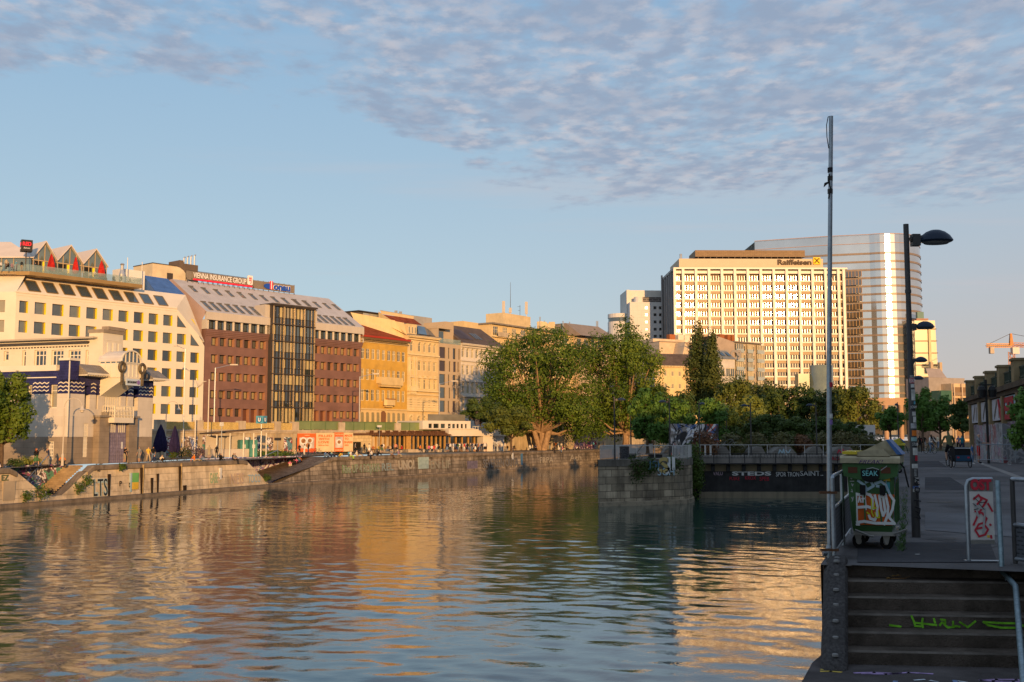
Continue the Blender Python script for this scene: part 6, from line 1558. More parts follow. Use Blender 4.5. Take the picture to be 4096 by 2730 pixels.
text('Raiffeisen',flat('dark_brown_letters',(.055,.03,.015),.5),slab,((FG.x(3122,4)+FG.x(3259,4))/2,3.6,zG(3190,1050,4)),w=FG.x(3259,4)-FG.x(3122,4),h=zG(3190,1039,4)-zG(3190,1061,4),bold=.03,depth=.05)
ye0,ye1=FG.x(3266,4),FG.x(3294,4);ez0,ez1=zG(3280,1059,4),zG(3280,1031,4)
m1=MB();m1.box(ye0,ye1,3.4,3.9,ez0,ez1);em=m1.build('emblem',flat('yellow_emblem',(.85,.55,.01),.5),slab)
m1=MB();cxm,czm,wq=(ye0+ye1)/2,(ez0+ez1)/2,(ye1-ye0)
for s in(1,-1):
 pts=[(-.36*s,-.36),(.2*s,.25),(.30*s,.34),(.36*s,.22)]
 for(a,b),(c,d)in zip(pts[:-1],pts[1:]):m1.tube([(cxm+a*wq,3.36-.02*s,czm+b*wq),(cxm+c*wq,3.36-.02*s,czm+d*wq)],.2,5)
m1.build('crossed_gable',flat('dark_brown_letters',(.055,.03,.015),.5),em)
gt=thing('glass_tower','curved glass office tower with a blazing vertical sun streak','tower',base_at(3560,470,ZU))
ct=D(3560,1600,470)
def dpx(px,Y):p=D(px,1600,Y);return(p.x-ct.x,p.y-ct.y)
plan=[dpx(3030,520),dpx(3200,499),dpx(3380,478)];cA=dpx(3380,478);
cc=Vector(dpx(3514,493));ra=23.0
a_s=math.radians(-112);arcp=[]
for k in range(25):
 a=math.radians(-116+150*k/24);arcp.append((cc.x+ra*.86*math.cos(a),cc.y+ra*math.sin(a)))
plan=[dpx(3034,489),dpx(3130,485),dpx(3230,481),dpx(3330,477)]+arcp+[(cc.x-10,cc.y+45),(dpx(3034,489)[0],cc.y+60)]
htop=hgt(933,470,ZU);z_l=hgt(1566,470,ZU)if 0 else 0
nf=21;zf0=D(3560,1500,470).z-ZU;fh=33.4/4300*470
M_TGL=glassy('silver_tower_glass',(.60,.62,.63),.15,metal=.8,spec=1.0,var=.12,vs=.06,wob=.03);M_TDK=glassy('dark_tower_glass',(.10,.085,.07),.08,spec=1.0,wob=.01);M_TSP=pm('bronze_tower_spandrel',(.25,.20,.165),.35,metal=.2,var=.12,vs=.3,brick=(1.6,30,.05,.75,.06))
def ring(mb,z0,z1,off=0.0,m=0,n_=None):
 P=plan if n_ is None else plan[:n_];c=Vector((cc.x-20,cc.y+20))
 Q_=[]
 for k,p in enumerate(P):
  a=Vector(P[max(0,k-1)]);b=Vector(P[min(len(P)-1,k+1)]);t_=(b-a).normalized();Q_.append(Vector(p)+Vector((t_.y,-t_.x))*off)
 for a,b in zip(Q_[:-1],Q_[1:]):mb.poly([(a.x,a.y,z0),(b.x,b.y,z0),(b.x,b.y,z1),(a.x,a.y,z1)],m)
 return Q_
zs_=[0.0];zcur=htop-2*fh*1.15
lev=[]
k=0
while zcur>14:lev.append(zcur);zcur-=fh
m1=MB();ring(m1,0,htop);m1.prism(plan,'z',htop-.6,htop-.5);o_=m1.build('glass_skin',M_TGL,gt,smooth=True)
nfr=4+25
for z in lev:
 m1=MB();q0=ring(m1,z-.85,z,.25,0,nfr);q1=q0
 for a,b in zip(q0[:-1],q0[1:]):m1.poly([(a.x,a.y,z),(b.x,b.y,z),(b.x+.3,b.y+.5,z),(a.x+.3,a.y+.5,z)]);m1.poly([(a.x+.3,a.y+.5,z-.85),(b.x+.3,b.y+.5,z-.85),(b.x,b.y,z-.85),(a.x,a.y,z-.85)])
 m1.build('spandrel_ring',M_TSP,gt)
m1=MB()
for z in(htop-.15,htop-fh*1.15):
 q0=ring(MB(),0,1,.1,0,nfr)
 for a,b in zip(q0[:-1],q0[1:]):m1.tube([(a.x,a.y,z),(b.x,b.y,z)],.16,4)
m1.build('roof_rim',flat('rose_metal_rim',(.40,.28,.24),.5),gt)
for z in lev[3:]:
 m1=MB();a,b=Vector(dpx(3385,474.6)),Vector(dpx(3464,471.2));t_=(b-a).normalized();n_=Vector((t_.y,-t_.x))*.32;m1.poly([(a.x+n_.x,a.y+n_.y,z),(b.x+n_.x,b.y+n_.y,z),(b.x+n_.x,b.y+n_.y,z+fh-1.15),(a.x+n_.x,a.y+n_.y,z+fh-1.15)]);o_=m1.build('window_row',M_TDK,gt)
 m1=MB()
 for k in range(7):p=a.lerp(b,k/6)+n_*1.3;m1.tube([(p.x,p.y,z),(p.x,p.y,z+fh-1.15)],.14,4)
 m1.build('window_posts',M_BRO,o_)
zl0=D(3560,1622,470).z-ZU;zl1=D(3560,1592,470).z-ZU
m1=MB();ring(m1,zl0,zl1,.9,0,nfr);m1.build('podium_band',pm('rose_stone_band',(.44,.29,.20),.7,var=.05),gt)
for k in range(0,nfr,3):p=plan[k];m1=MB();m1.tube([(p[0],p[1]-1.2,-2),(p[0],p[1]-1.2,zl0)],1.0,10);m1.build('podium_column',pm('rose_stone_band',(.44,.29,.20),.7),gt)
m1=MB();ring(m1,0,zl0,.4,0,nfr);m1.build('podium_glazing',M_TDK,gt)
ax=D(3700,1600,462);an=thing('glass_annex','lower yellowish glass tower with floor fins and a rooftop helipad, right of the curved tower','tower',(ax.x,ax.y,ZU))
w0,w1=D(3668,1600,462).x-ax.x,D(3762,1560,462).x-ax.x;zan=hgt(1283,462,ZU);w2=D(3740,1300,462).x-ax.x
m1=MB();m1.poly([(w0,0,0),(w1,0,0),(w2,0,zan),(w0,0,zan)]);m1.poly([(w0,30,0),(w0,0,0),(w0,0,zan),(w0,30,zan)]);m1.poly([(w1,0,0),(w1,30,0),(w2,30,zan),(w2,0,zan)]);m1.poly([(w0,0,zan),(w2,0,zan),(w2,30,zan),(w0,30,zan)]);m1.build('glass_skin',pm('amber_blinds_behind_glass',(.25,.205,.11),.3,var=.08,vs=.05,spec=.8,brick=(3.2,60,.06,.8,.05)),an)
for k in range(12):
 z=zan-3.5-5.2*k
 if z<4:break
 m1=MB();xx=w2+(w1-w2)*(1-z/zan);m1.box(w0,xx+.3,-.5,-.004,z-.35,z);m1.build('floor_fin',pm('dull_gold_fin',(.20,.15,.08),.5),an)
m1=MB();xq=D(3720,1450,462).x-ax.x;m1.box(xq-.5,xq+.5,-.7,-.01,0,zan-1);m1.build('mullion',pm('pale_mullion',(.60,.48,.28),.5),an)
m1=MB();hz=hgt(1277,462,ZU);m1.box(D(3680,1277,462).x-ax.x,D(3728,1277,462).x-ax.x,4,10,hz,hz+.7);m1.tube([(D(3703,1277,462).x-ax.x,6,zan-1),(D(3703,1277,462).x-ax.x,6,hz)],.7,6);m1.tube([(D(3680,1280,462).x-ax.x,5,zan),(D(3692,1280,462).x-ax.x,5,hz)],.3,4);m1.build('helipad',pm('rust_helipad',(.40,.22,.16),.6),an)
m1=MB();xg=D(3704,1270,462).x-ax.x;m1.box(xg-1.4,xg+1.4,6,8,hz+.7,hz+3.8);m1.build('roof_plant_box',flat('green_plant_box',(.14,.24,.22)),an)
gc=thing('glass_drum','squat green glass drum in front of the office slab','building',base_at(3290,330,ZU));zz_=hgt(1467,330,ZU)
m1=MB();rr=(3308-3262)/FPX*330;m1.lathe([(rr,0),(rr,zz_),(rr*.95,zz_+.3),(0,zz_+.3)],28);m1.build('glass_skin',glassy('green_drum_glass',(.15,.17,.11),.08,wob=.02),gc,smooth=True)
m1=MB();m1.box(-rr*2.0,-rr,0,4,0,zz_-2.2);m1.build('side_wing',pm('green_glass_bay',(.20,.22,.15),.2),gc)
FA=Facade(D(2868,1600,345).xy,(.80,.60),ZU);zA=lambda px,py,y=0:FA.at(px,py,y)[1]
ap=thing('grey_apartment_block','grey apartment block with glazed balconies and a sprayed bare gable wall','building',FA.loc,FA.rot)
xg0,xg1=FA.x(2942),FA.x(3050);za0=zA(2942,1370);ge=Vector((-.97,.24))
rowsA=[(zA(2960,1408+36*k),zA(2960,1378+36*k))for k in range(6)]
m1=MB();m1.box(xg0,xg1,.9,16,0,za0);m1.build('wall',pm('grey_beige_render',(.40,.33,.27),.85),ap)
gm_=MB();c0,c1=math.cos(-FA.rot),math.sin(-FA.rot);gl0=D(2868,1350,350).x-D(2942,1350,350).x
gm_.poly([(xg0+gl0*c0,.0+gl0*c1,0),(xg0,.0,0),(xg0,.0,za0),(xg0+gl0*c0,gl0*c1,za0+2.2)]);gm_.poly([(xg0,.0,0),(xg0,1,0),(xg0,1,za0),(xg0,0,za0)]);gm_.poly([(xg0+gl0*c0,gl0*c1,za0+2.2),(xg0,0,za0),(xg0,12,za0),(xg0+gl0*c0,gl0*c1+12,za0+2.2)])
gm_.build('gable_wall',pm('bare_gable_render',(.36,.29,.24),.9),ap)
to=text('9TRC9',flat('grey_gable_spray',(.28,.26,.25),.9),ap,(xg0+gl0*c0*.40,gl0*c1*.40-.25,za0-4.2),w=9,h=3.5,rotz=-FA.rot,bold=.05,name='graffiti')
for j,(a,b)in enumerate(rowsA):
 for c,w_,st in((.08,3.6,1),(.38,1.2,0),(.50,2.6,1),(.72,1.2,0),(.86,3.4,1)):
  x=xg0+(xg1-xg0)*c
  if st:
   m1=MB();m1.box(x,x+w_,.2,.88,a,b+.2);wo=m1.build('window',random.choice([G_WARM,G_SKY]),ap);m1=MB();m1.box(x-.05,x+w_+.05,.05,.19,a-.2,a+1.0);m1.build('balcony_panel',pm('pale_blue_panel',(.34,.40,.42),.4),wo)
   m1=MB()
   for f in range(5):m1.box(x+w_*f/4-.09,x+w_*f/4+.09,.08,.19,a+1.0,b+.2)
   m1.build('window_bars',W_FR,wo)
  else:win(ap,x,a+.4,w_,1.8,.88,W_FR,G_DARK,t=.1)
m1=MB();m1.box(xg0-.3,xg1+.4,-.2,16.2,za0,za0+.4);m1.build('roof',M_EAV,ap)
for px in(2884,2915,2925):m1=MB();a=FA.x(px,8);m1.box(a,a+2.2,8,10,za0,za0+3.4);m1.build('chimney',pm('brick_chimney',(.34,.12,.05),.85,brick=(.5,.25,.03,.6,.1)),ap)
FT=Facade(D(2872,1600,330).xy,(.9,.43),ZU);sm=thing('slate_roofed_house','small white house with slate mansard roof in front of the bare gable','building',FT.loc,FT.rot);LT=FT.x(2942);zt0=FT.at(2900,1437)[1];zt1=FT.at(2900,1405,4)[1]
wrs=[(zt0-5.5,zt0-2.8),(zt0-10,zt0-7.2)];simple_front(FT,sm,0,LT,0,zt0,wrs,[LT*.3,LT*.62,LT*.88],1.6,pm('greyish_white_render',(.50,.47,.44),.8),W_FR,[G_MID],cs=2)
m1=MB();m1.poly([(-.2,-.4,zt0),(LT+.2,-.4,zt0),(LT-.6,3.5,zt1),(-.2,3.5,zt1)]);m1.poly([(-.2,3.5,zt1),(LT-.6,3.5,zt1),(LT-.6,12,zt1),(-.2,12,zt1)]);m1.poly([(LT+.2,-.4,zt0),(LT+.2,12,zt0),(LT-.6,12,zt1),(LT-.6,3.5,zt1)]);m1.build('roof',pm('slate_grey',(.20,.21,.21),.6,brick=(.5,.4,.03,.7,.06)),sm)
for k in(.35,.7):m1=MB();x=LT*k;m1.poly([(x,.6,zt0+1.1),(x+1.3,.6,zt0+1.1),(x+1.3,2.5,zt0+(zt1-zt0)*.74+.2),(x,2.5,zt0+(zt1-zt0)*.74+.2)]);m1.build('rooflight',G_SKY,sm)
FK=Facade(D(2620,1600,335).xy,(.97,.25),ZU);kh=thing('cream_classical_house','cream house with a low gable roof between the tall broad tree and the poplars','building',FK.loc,FK.rot);LK=FK.x(2880);zk=FK.at(2700,1465)[1]
krow=[(FK.at(2700,1550+0*q)[1]-0,FK.at(2700,1545)[1])for q in()]+[(FK.at(2690,1506)[1],FK.at(2690,1485)[1]),(FK.at(2690,1556)[1],FK.at(2690,1535)[1]),(FK.at(2690,1606)[1],FK.at(2690,1583)[1])]
simple_front(FK,kh,0,LK,0,zk,krow,[1.2+2.4*k for k in range(int(LK/2.4))],1.0,M_CRM,W_FR,[G_WARM],depth=.2)
cornice(kh,LK,zk,M_CRT,.7);pitched(kh,LK,zk,5,zk+4.2,M_BRF,-.5)
FJ=Facade(D(2640,1600,372).xy,(.9,.43),ZU);jh=thing('terraced_roof_house','pale house with flat roof terraces and chimneys below the white tower block','building',FJ.loc,FJ.rot);LJ=FJ.x(2800);zj=FJ.at(2660,1352)[1];zj2=FJ.at(2720,1372)[1]
m1=MB();m1.box(0,LJ,0,20,0,zj2);m1.box(0,LJ*.8,4,20,zj2,zj);m1.prism([(LJ*.18,zj2-14),(LJ*.9,zj2-14),(LJ*.9,zj2-4.2),(LJ*.4,zj2-.3)],'y',-6,-.1);m1.build('wall',pm('pale_cream_render',(.56,.45,.33),.85),jh)
m1=MB();m1.prism([(LJ*.38,zj2-.3),(LJ*.92,zj2-3.9),(LJ*.92,zj2-9)],'y',-6.2,-6.0);m1.box(0,LJ,-.3,20,zj2+.003,zj2+.3);m1.build('roof',pm('grey_brown_sheet',(.28,.22,.17),.6),jh)
for k,c in((.5,(.34,.12,.05)),(.72,(.7,.62,.5)),(.88,(.7,.62,.5))):m1=MB();m1.box(LJ*k,LJ*k+2.4,6,8,zj if k<.8 else zj2,zj+2.0);m1.build('chimney',pm('chimney_%d'%int(k*100),c,.8),jh)
FE=Facade(D(3755,1600,330).xy,(.93,.36),ZN);fe=thing('distant_flats','distant sunlit flats with stacked balconies at the end of the promenade','building',FE.loc,FE.rot);LE=FE.x(3900);ze=FE.at(3800,1535)[1]
m1=MB();m1.box(0,LE*.36,0,14,0,ze-5);m1.box(0,LE,4,14,0,ze+2.0);m1.build('wall',pm('grey_mauve_render',(.30,.27,.26),.8),fe)
m1=MB();m1.box(LE*.34,LE,-.4,3.9,0,ze);m1.build('balcony_front',pm('sunlit_cream_render',(.60,.44,.28),.8),fe)
for k in range(7):
 z=ze-3.2-3.3*k
 m1=MB();m1.box(LE*.38,LE*.98,-.44,-.41,z,z+2.1);wo=m1.build('window',pm('dim_balcony_recess',(.22,.14,.08),.7),fe);m1=MB();m1.box(LE*.36,LE*1.0,-1.0,-.45,z-.5,z+.45);m1.build('balcony_panel',pm('brown_balcony_panel',(.24,.17,.12),.7),wo)
m1=MB()
for f in(.36,.58,.8,.99):m1.box(LE*f-.15,LE*f+.15,-1.2,-1.01,0,ze)
m1.build('balcony_posts',pm('cream_posts',(.56,.44,.32),.7),fe)
m1=MB();m1.poly([(0,3.9,ze+2),(LE*.5,3.9,ze+2),(LE*.45,6,ze+5),(.8,6,ze+5)]);m1.build('roof',pm('grey_mauve_roof',(.30,.26,.25),.6),fe)
for k in(.2,.45):m1=MB();m1.box(LE*k,LE*k+1,6,7,ze+4,ze+7);m1.build('chimney',M_BEI,fe)
for k in range(2):win(fe,LE*.06+k*LE*.15,ze-9,2.0,2.2,-.02,W_FR,G_DARK,cols=2);win(fe,LE*.06+k*LE*.15,ze-13,2.0,2.2,-.02,W_FR,G_DARK,cols=2)
m1=MB();m1.box(LE*.05,LE*.34,-.3,3.8,ze-5+.003,ze-2.2);m1.build('roof_glazing',pm('dark_green_glazing',(.05,.12,.09),.3),fe)
cb=D(4054,1600,420);crn=thing('tower_crane','orange tower crane rising behind the viaduct at the right','crane',(cb.x,cb.y,ZN));M_CRN=pm('orange_crane_paint',(.55,.24,.09),.6);k_=420/FPX
zj_=hgt(1383,420,ZN);ztp=hgt(1335,420,ZN)
def lattice(mb,a,b,w,n,r=.14):
 a,b=Vector(a),Vector(b);t_=(b-a).normalized();u_=t_.orthogonal().normalized();v_=t_.cross(u_);cs_=[(u_+v_)*w/2,(u_-v_)*w/2,(-u_-v_)*w/2,(v_-u_)*w/2]
 for c in cs_:mb.tube([a+c,b+c],r,4)
 for k in range(n):
  for q in range(4):mb.tube([a.lerp(b,k/n)+cs_[q],a.lerp(b,(k+1)/n)+cs_[(q+1)%4]],r*.7,3)
m1=MB();lattice(m1,(0,0,0),(0,0,zj_-2.5),1.8,26);m1.build('mast',M_CRN,crn)
m1=MB();lattice(m1,(-100*k_,0,zj_),(0,0,zj_),1.0,12,.15);m1.build('counter_jib',pm('yellow_crane_paint',(.75,.36,.03),.6),crn)
m1=MB();lattice(m1,(0,0,zj_+.3),(46,22,zj_+1),1.2,22);m1.build('jib',M_CRN,crn)
m1=MB();m1.tube([(0,0,zj_),(0,0,ztp)],[1.0,.5],4);m1.build('apex',M_CRN,crn)
m1=MB();m1.tube([(0,0,ztp),(-92*k_,0,zj_+.5)],.1,3);m1.tube([(0,0,ztp),(30,14,zj_+1.5)],.1,3);m1.build('stays',STEEL_DK,crn)
m1=MB();m1.box(-88*k_,-72*k_,-.8,.8,zj_-3.2,zj_-.6);m1.build('counterweight',pm('concrete_block',(.5,.42,.34),.8),crn)
m1=MB();m1.box(-.2,2.4,-1.6,.4,zj_-3.4,zj_-.8);m1.build('cab',flat('white_cab',(.65,.60,.56)),crn)
# ===== ROW OF HOUSES ON THE NEAR BANK, BEHIND THE OBSERVER
for k in range(9):
 t0=-150+27*k;p=bank(t0,30);rot=math.atan2(ED.y,ED.x);h_=(16.6,17.6,16.9,17.7,16.2,17.5,17.0,16.2,16.6)[k]  # roof heights set so the unseen row shades the pier, not the far quay
 nbk=thing('street_house','plain %s town house in the row on the near bank, outside the picture'%(('grey','sandy','ochre')[k%3]),'building',(p.x,p.y,ZN),rot-math.pi,'houses along the near bank')
 mt=pm('near_bank_render_%d'%(k%3),((.36,.33,.30),(.42,.36,.27),(.40,.30,.18))[k%3],.85)
 m1=MB();hs=[(-26.4+2.6*i,-25.0+2.6*i,2+4*j,4.2+4*j)for i in range(10)for j in range(5)]
 wall_part(nbk,mt,-27,0,0,h_-4,hs,.25,mb=m1);m1.poly([(0,0,0),(0,14,0),(0,14,h_-4),(0,0,h_-4)]);m1.poly([(-27,14,0),(-27,0,0),(-27,0,h_-4),(-27,14,h_-4)]);m1.build('wall',mt,nbk)
 m1=MB();m1.poly([(-27,.22,1),(0,.22,1),(0,.22,h_-5),(-27,.22,h_-5)]);m1.build('windows',G_DARK,nbk)
 m1=MB();m1.prism([(-.5,h_-4),(5,h_),(14,h_-4)],'x',-27,0);m1.build('roof',M_BRF,nbk)
# ===== PIER, SLUICE GATE AND ISLAND GARDEN
ZP=4.12
M_PIER=pm('grey_pier_blocks',(.37,.30,.21),.9,var=.3,vs=.7,bump=.6,bs=4,streak=.75,brick=(1.25,.62,.03,.4,.3),grime=((.09,.08,.07),.6,.6))
A_,B_,C_=G(2393,2027,0),G(2716,2016,0),G(2768,1999,0);E_=G(2792,1990,0)
pier=thing('stone_pier','dark stained stone pier with a rounded corner standing in the water','pier')
pl_=[(A_.x-.1+16,A_.y+46),(A_.x,A_.y)]+[(B_.x,B_.y)]+[(B_.x+(C_.x-B_.x)*a,B_.y+(C_.y-B_.y)*b)for a,b in((.35,.12),(.66,.36),(.88,.68),(1,1))]+[(C_.x+.3,C_.y+9)]
pl_.insert(2,(A_.x+(B_.x-A_.x)*.5,A_.y+(B_.y-A_.y)*.5-.45))
m1=MB();s_=0
for a,b in zip(pl_[:-1],pl_[1:]):
 L_=math.hypot(b[0]-a[0],b[1]-a[1]);m1.poly([(a[0],a[1],-.6),(b[0],b[1],-.6),(b[0],b[1],ZP-.62),(a[0],a[1],ZP-.62)],uv=[(s_,0),(s_+L_,0),(s_+L_,4),(s_,4)]);s_+=L_
m1.build('block_wall',M_PIER,pier)
m1=MB();s_=0
cx0=sum(p[0]for p in pl_)/len(pl_)
for a,b in zip(pl_[:-1],pl_[1:]):
 L_=math.hypot(b[0]-a[0],b[1]-a[1]);n_=Vector((b[1]-a[1],a[0]-b[0])).normalized()*.06
 for z0,z1 in((ZP-.62,ZP),):m1.poly([(a[0]+n_.x,a[1]+n_.y,z0),(b[0]+n_.x,b[1]+n_.y,z0),(b[0]+n_.x,b[1]+n_.y,z1),(a[0]+n_.x,a[1]+n_.y,z1)],uv=[(s_,0),(s_+L_,0),(s_+L_,.62),(s_,.62)])
 m1.poly([(a[0],a[1],z0),(b[0],b[1],z0),(b[0]+n_.x,b[1]+n_.y,z0),(a[0]+n_.x,a[1]+n_.y,z0)]);s_+=L_
m1.poly([(p[0],p[1],ZP)for p in pl_]);m1.build('coping',pm('pier_coping',(.17,.15,.125),.9,var=.25,streak=.6,brick=(1.9,4,.02,.6,.12)),pier)
m1=MB()
for a,b in zip(pl_[1:-2],pl_[2:-1]):
 n_=Vector((b[1]-a[1],a[0]-b[0])).normalized()*.22;m1.poly([(a[0]+n_.x,a[1]+n_.y,-.6),(b[0]+n_.x,b[1]+n_.y,-.6),(b[0]+n_.x*.7,b[1]+n_.y*.7,.34),(a[0]+n_.x*.7,a[1]+n_.y*.7,.34)]);m1.poly([(a[0]+n_.x*.7,a[1]+n_.y*.7,.34),(b[0]+n_.x*.7,b[1]+n_.y*.7,.34),(b[0],b[1],.4),(a[0],a[1],.4)])
m1.build('plinth',pm('pale_waterline_stone',(.33,.27,.19),.9,grime=((.08,.07,.05),.7,1.5)),pier)
for tx,px,py,w,h,mt,b in(('S',2652,1861,.95,1.4,flat('dull_yellow_spray',(.42,.32,.12)),.04),('JI',2676,1862,.9,1.5,P_W,.03),('JSK',2622,1861,1.5,.8,flat('blue_grey_spray',(.08,.16,.22)),.0),('SCH',2660,1886,1.5,.7,P_B,0),('M',2742,1855,.8,1.0,flat('teal_spray',(.05,.20,.18)),.02)):
 p=D(px,py,97.5 if px<2700 else 101.5);text(tx,mt,pier,(p.x,p.y-(.6 if px<2700 else-.2),p.z),w=w,h=h,rotz=0 if px<2700 else.5,bold=b,name='graffiti',depth=.05)
land=MB();land.poly([(pl_[0][0],pl_[0][1],ZP-.004)]+[(A_.x+.3,A_.y+.6,ZP-.004),(C_.x,C_.y+5,ZP-.004),(E_.x,110.4,ZP-.004),(39.8,110.4,ZP-.004),(44,121,ZP-.004),(33,150,ZP-.004)]);struct(land.build('terrace_ground',pm('terrace_paving',(.20,.19,.175),.9,brick=(.9,.9,.02,.7,.08))))
gate=thing('sluice_gate','black steel sluice gate with white and red tags under a concrete walkway','gate');YG=109.2;gx0,gx1=E_.x-.2,39.7
zg=lambda py:D(2048,py,YG).z
M_GST=pm('tarred_steel',(.030,.029,.029),.6,var=.35,vs=1.5,streak=.4,grime=((.07,.065,.06),.4,.8))
m1=MB();m1.box(gx0,gx1,YG,YG+.5,zg(1968),zg(1886));m1.build('gate_panel',M_GST,gate)
m1=MB();m1.box(gx0,gx1,YG-.05,YG+.5,-.6,zg(1968));m1.build('gate_sill',pm('pale_gate_sill',(.24,.20,.14),.85,streak=.5),gate)
m1=MB();m1.box(gx0,gx1,YG+.3,YG+.9,zg(1890),zg(1853));m1.build('recess_wall',pm('beige_recess',(.28,.22,.14),.85),gate)
m1=MB();m1.box(gx0,gx1,YG-.2,YG+1.3,zg(1853),zg(1823));m1.build('walkway_beam',pm('grey_concrete',(.27,.245,.22),.85,streak=.45),gate)
m1=MB();m1.box(gx0-.1,gx1,YG-.75,YG-.25,zg(1857),zg(1853));m1.build('catwalk',M_GST,gate)
for k in range(11):
 x=D(2850+61.5*k,1850,YG).x;m1=MB();m1.box(x-.17,x+.17,YG-.25,YG-.002,zg(1886),zg(1857));m1.tube([(x,YG-.7,zg(1856)),(x,YG-.7,zg(1814))],.05,4);m1.tube([(x,YG-.8,zg(1855)),(x,YG-.1,zg(1866))],.08,4);m1.build('bracket',M_GST,gate)
m1=MB()
for y in(1814,1832):m1.tube([(gx0,YG-.7,zg(y)),(gx1,YG-.7,zg(y))],.035,4)
for k in range(70):x=gx0+(gx1-gx0)*k/70;m1.tube([(x,YG-.7,zg(1832)),(x,YG-.7,zg(1814))],.018,3)
m1.build('catwalk_rail',M_GST,gate)
m1=MB();m1.box(gx0-.9,gx0,YG-.4,YG+3,-.6,zg(1886));m1.build('guide_groove',flat('gate_groove',(.012,.012,.012),.8),gate)
for tx,px0,px1,y0,y1,mt,b in(('STEDS',2928,3084,1887,1903,P_W,.03),('SPOR TRON',3103,3196,1889,1907,P_W,0),('SAINT..',3200,3292,1885,1904,P_W,.0),('LUCI',3350,3395,1886,1900,P_W,0),('FUSKE',2918,2958,1908,1922,P_R,0),('KROX',2980,3024,1905,1920,P_R,.0),('SPEB',3038,3076,1908,1924,P_R,.0),('VALU',2852,2890,1888,1902,flat('pale_pink_tag',(.5,.36,.42)),0)):
 a,b2=D(px0,y0,YG),D(px1,y1,YG);text(tx,mt,gate,((a.x+b2.x)/2,YG-.05,(a.z+b2.z)/2),w=b2.x-a.x,h=a.z-b2.z,bold=b,name='graffiti',depth=.01)
a,b2=D(3325,1828,YG),D(3392,1842,YG);text('ROBEX',P_R,gate,((a.x+b2.x)/2,YG-.28,(a.z+b2.z)/2),w=b2.x-a.x,h=a.z-b2.z,name='graffiti')
M_RWH=flat('white_painted_steel',(.46,.45,.43),.5)
def railing(name,label,pts,h,mat,gap,bar=.02,flat_=0,top=.03,kind='railing',mids=(),z0=0.06):
 """straight runs of uprights under a top rail"""
 t=thing(name,label,kind);up=MB();tp=MB()
 for a,b in zip(pts[:-1],pts[1:]):
  a,b=Vector(a),Vector(b);n=max(1,int((b-a).length/gap));u_=(b-a).normalized()
  for k in range(n+1):
   p=a.lerp(b,k/n)
   if flat_:up.prism([(p.x-u_.x*flat_-u_.y*.02,p.y-u_.y*flat_+u_.x*.02),(p.x+u_.x*flat_-u_.y*.02,p.y+u_.y*flat_+u_.x*.02),(p.x+u_.x*flat_+u_.y*.02,p.y+u_.y*flat_-u_.x*.02),(p.x-u_.x*flat_+u_.y*.02,p.y-u_.y*flat_-u_.x*.02)],'z',p.z+z0,p.z+h)
   else:up.tube([p,p+Vector((0,0,h))],bar,5)
  tp.tube([a+Vector((0,0,h)),b+Vector((0,0,h))],top,6)
  for m_ in mids:tp.tube([a+Vector((0,0,h*m_)),b+Vector((0,0,h*m_))],top*.6,5)
 up.build('uprights',mat,t);tp.build('rails',mat,t);return t
V3=lambda p,z:(p[0],p[1],z)
railing('pier_railing','white flat-bar railing along the water side of the pier',[V3((A_.x+8,A_.y+24),ZP),V3((A_.x+.25,A_.y+.4),ZP)],1.22,M_RWH,.42,flat_=.075)
railing('pier_railing','thin white railing with widely spaced posts across the pier front',[V3((A_.x+.25,A_.y+.4),ZP),V3(D(2690,1830,98.6),ZP)],1.22,M_RWH,1.7,bar=.035)
railing('pier_railing','white flat-bar railing on the rounded pier corner',[V3(D(2692,1830,98.8),ZP),V3(D(2752,1830,103),ZP),V3(D(2770,1825,108),ZP)],1.22,M_RWH,.42,flat_=.075)
railing('walkway_railing','short white flat-bar railing left of the gate walkway',[V3(D(2800,1825,110.5),ZP),V3(D(2842,1825,110.5),ZP)],1.2,M_RWH,.4,flat_=.08)
railing('walkway_railing','thin white railing along the walkway over the sluice gate',[V3(D(2846,1825,110.6),ZP),(39.5,110.6,ZP)],1.2,M_RWH,1.9,bar=.03)
gw=thing('graffiti_wall','free-standing concrete wall covered in orange and white graffiti on the island','wall',(0,0,0));a,b2=D(2685,1780,118),D(2875,1780,121)
m1=MB();m1.prism([(a.x,a.y),(b2.x,b2.y),(b2.x,b2.y+.6),(a.x,a.y+.6)],'z',ZP,D(2700,1696,118).z);m1.build('wall_face',graffiti('island_wall_paint',(.34,.30,.27),[(.50,.09,.03),(.70,.70,.72),(.04,.04,.05),(.08,.13,.30),(.62,.60,.60),(.02,.02,.02)],.16,.52,7.0),gw)
M_WOOD=pm('grey_weathered_planks',(.20,.185,.165),.85,var=.25,vs=.8,brick=(6,.14,.02,.45,.15))
for i,(p0,p1,Y)in enumerate(((2850,2925,114),(3000,3065,115),(3085,3190,114.5),(3225,3300,115),(3320,3430,114))):
 a,b2=D(p0,1800,Y),D(p1,1800,Y);w_=b2.x-a.x;sd_=thing('sun_deck','grey plank sun deck humps on the island, '+('behind the short white railing','left of the seated dark figure','with blue and red tags','just left of the mast','with red scribbles right of the mast')[i],'wooden deck',(a.x,a.y,ZP),0,'plank sun decks')
 m1=MB();m1.prism([(0,0),(w_*.04,.35),(w_*.30,.95),(w_*.72,1.0),(w_*.95,.30),(w_,0)],'y',0,3.2);m1.build('planking',M_WOOD,sd_)
 if i in(2,4):m1=MB();strokes(m1,[[(.1,.2),(.2,.8),(.35,.3),(.45,.9),(.5,.2)],[(.6,.7),(.75,.3),(.9,.8)]],.6,.1,w_-1.2,.7,-.005,.12);m1.build('graffiti',P_R if i==4 else P_B,sd_)
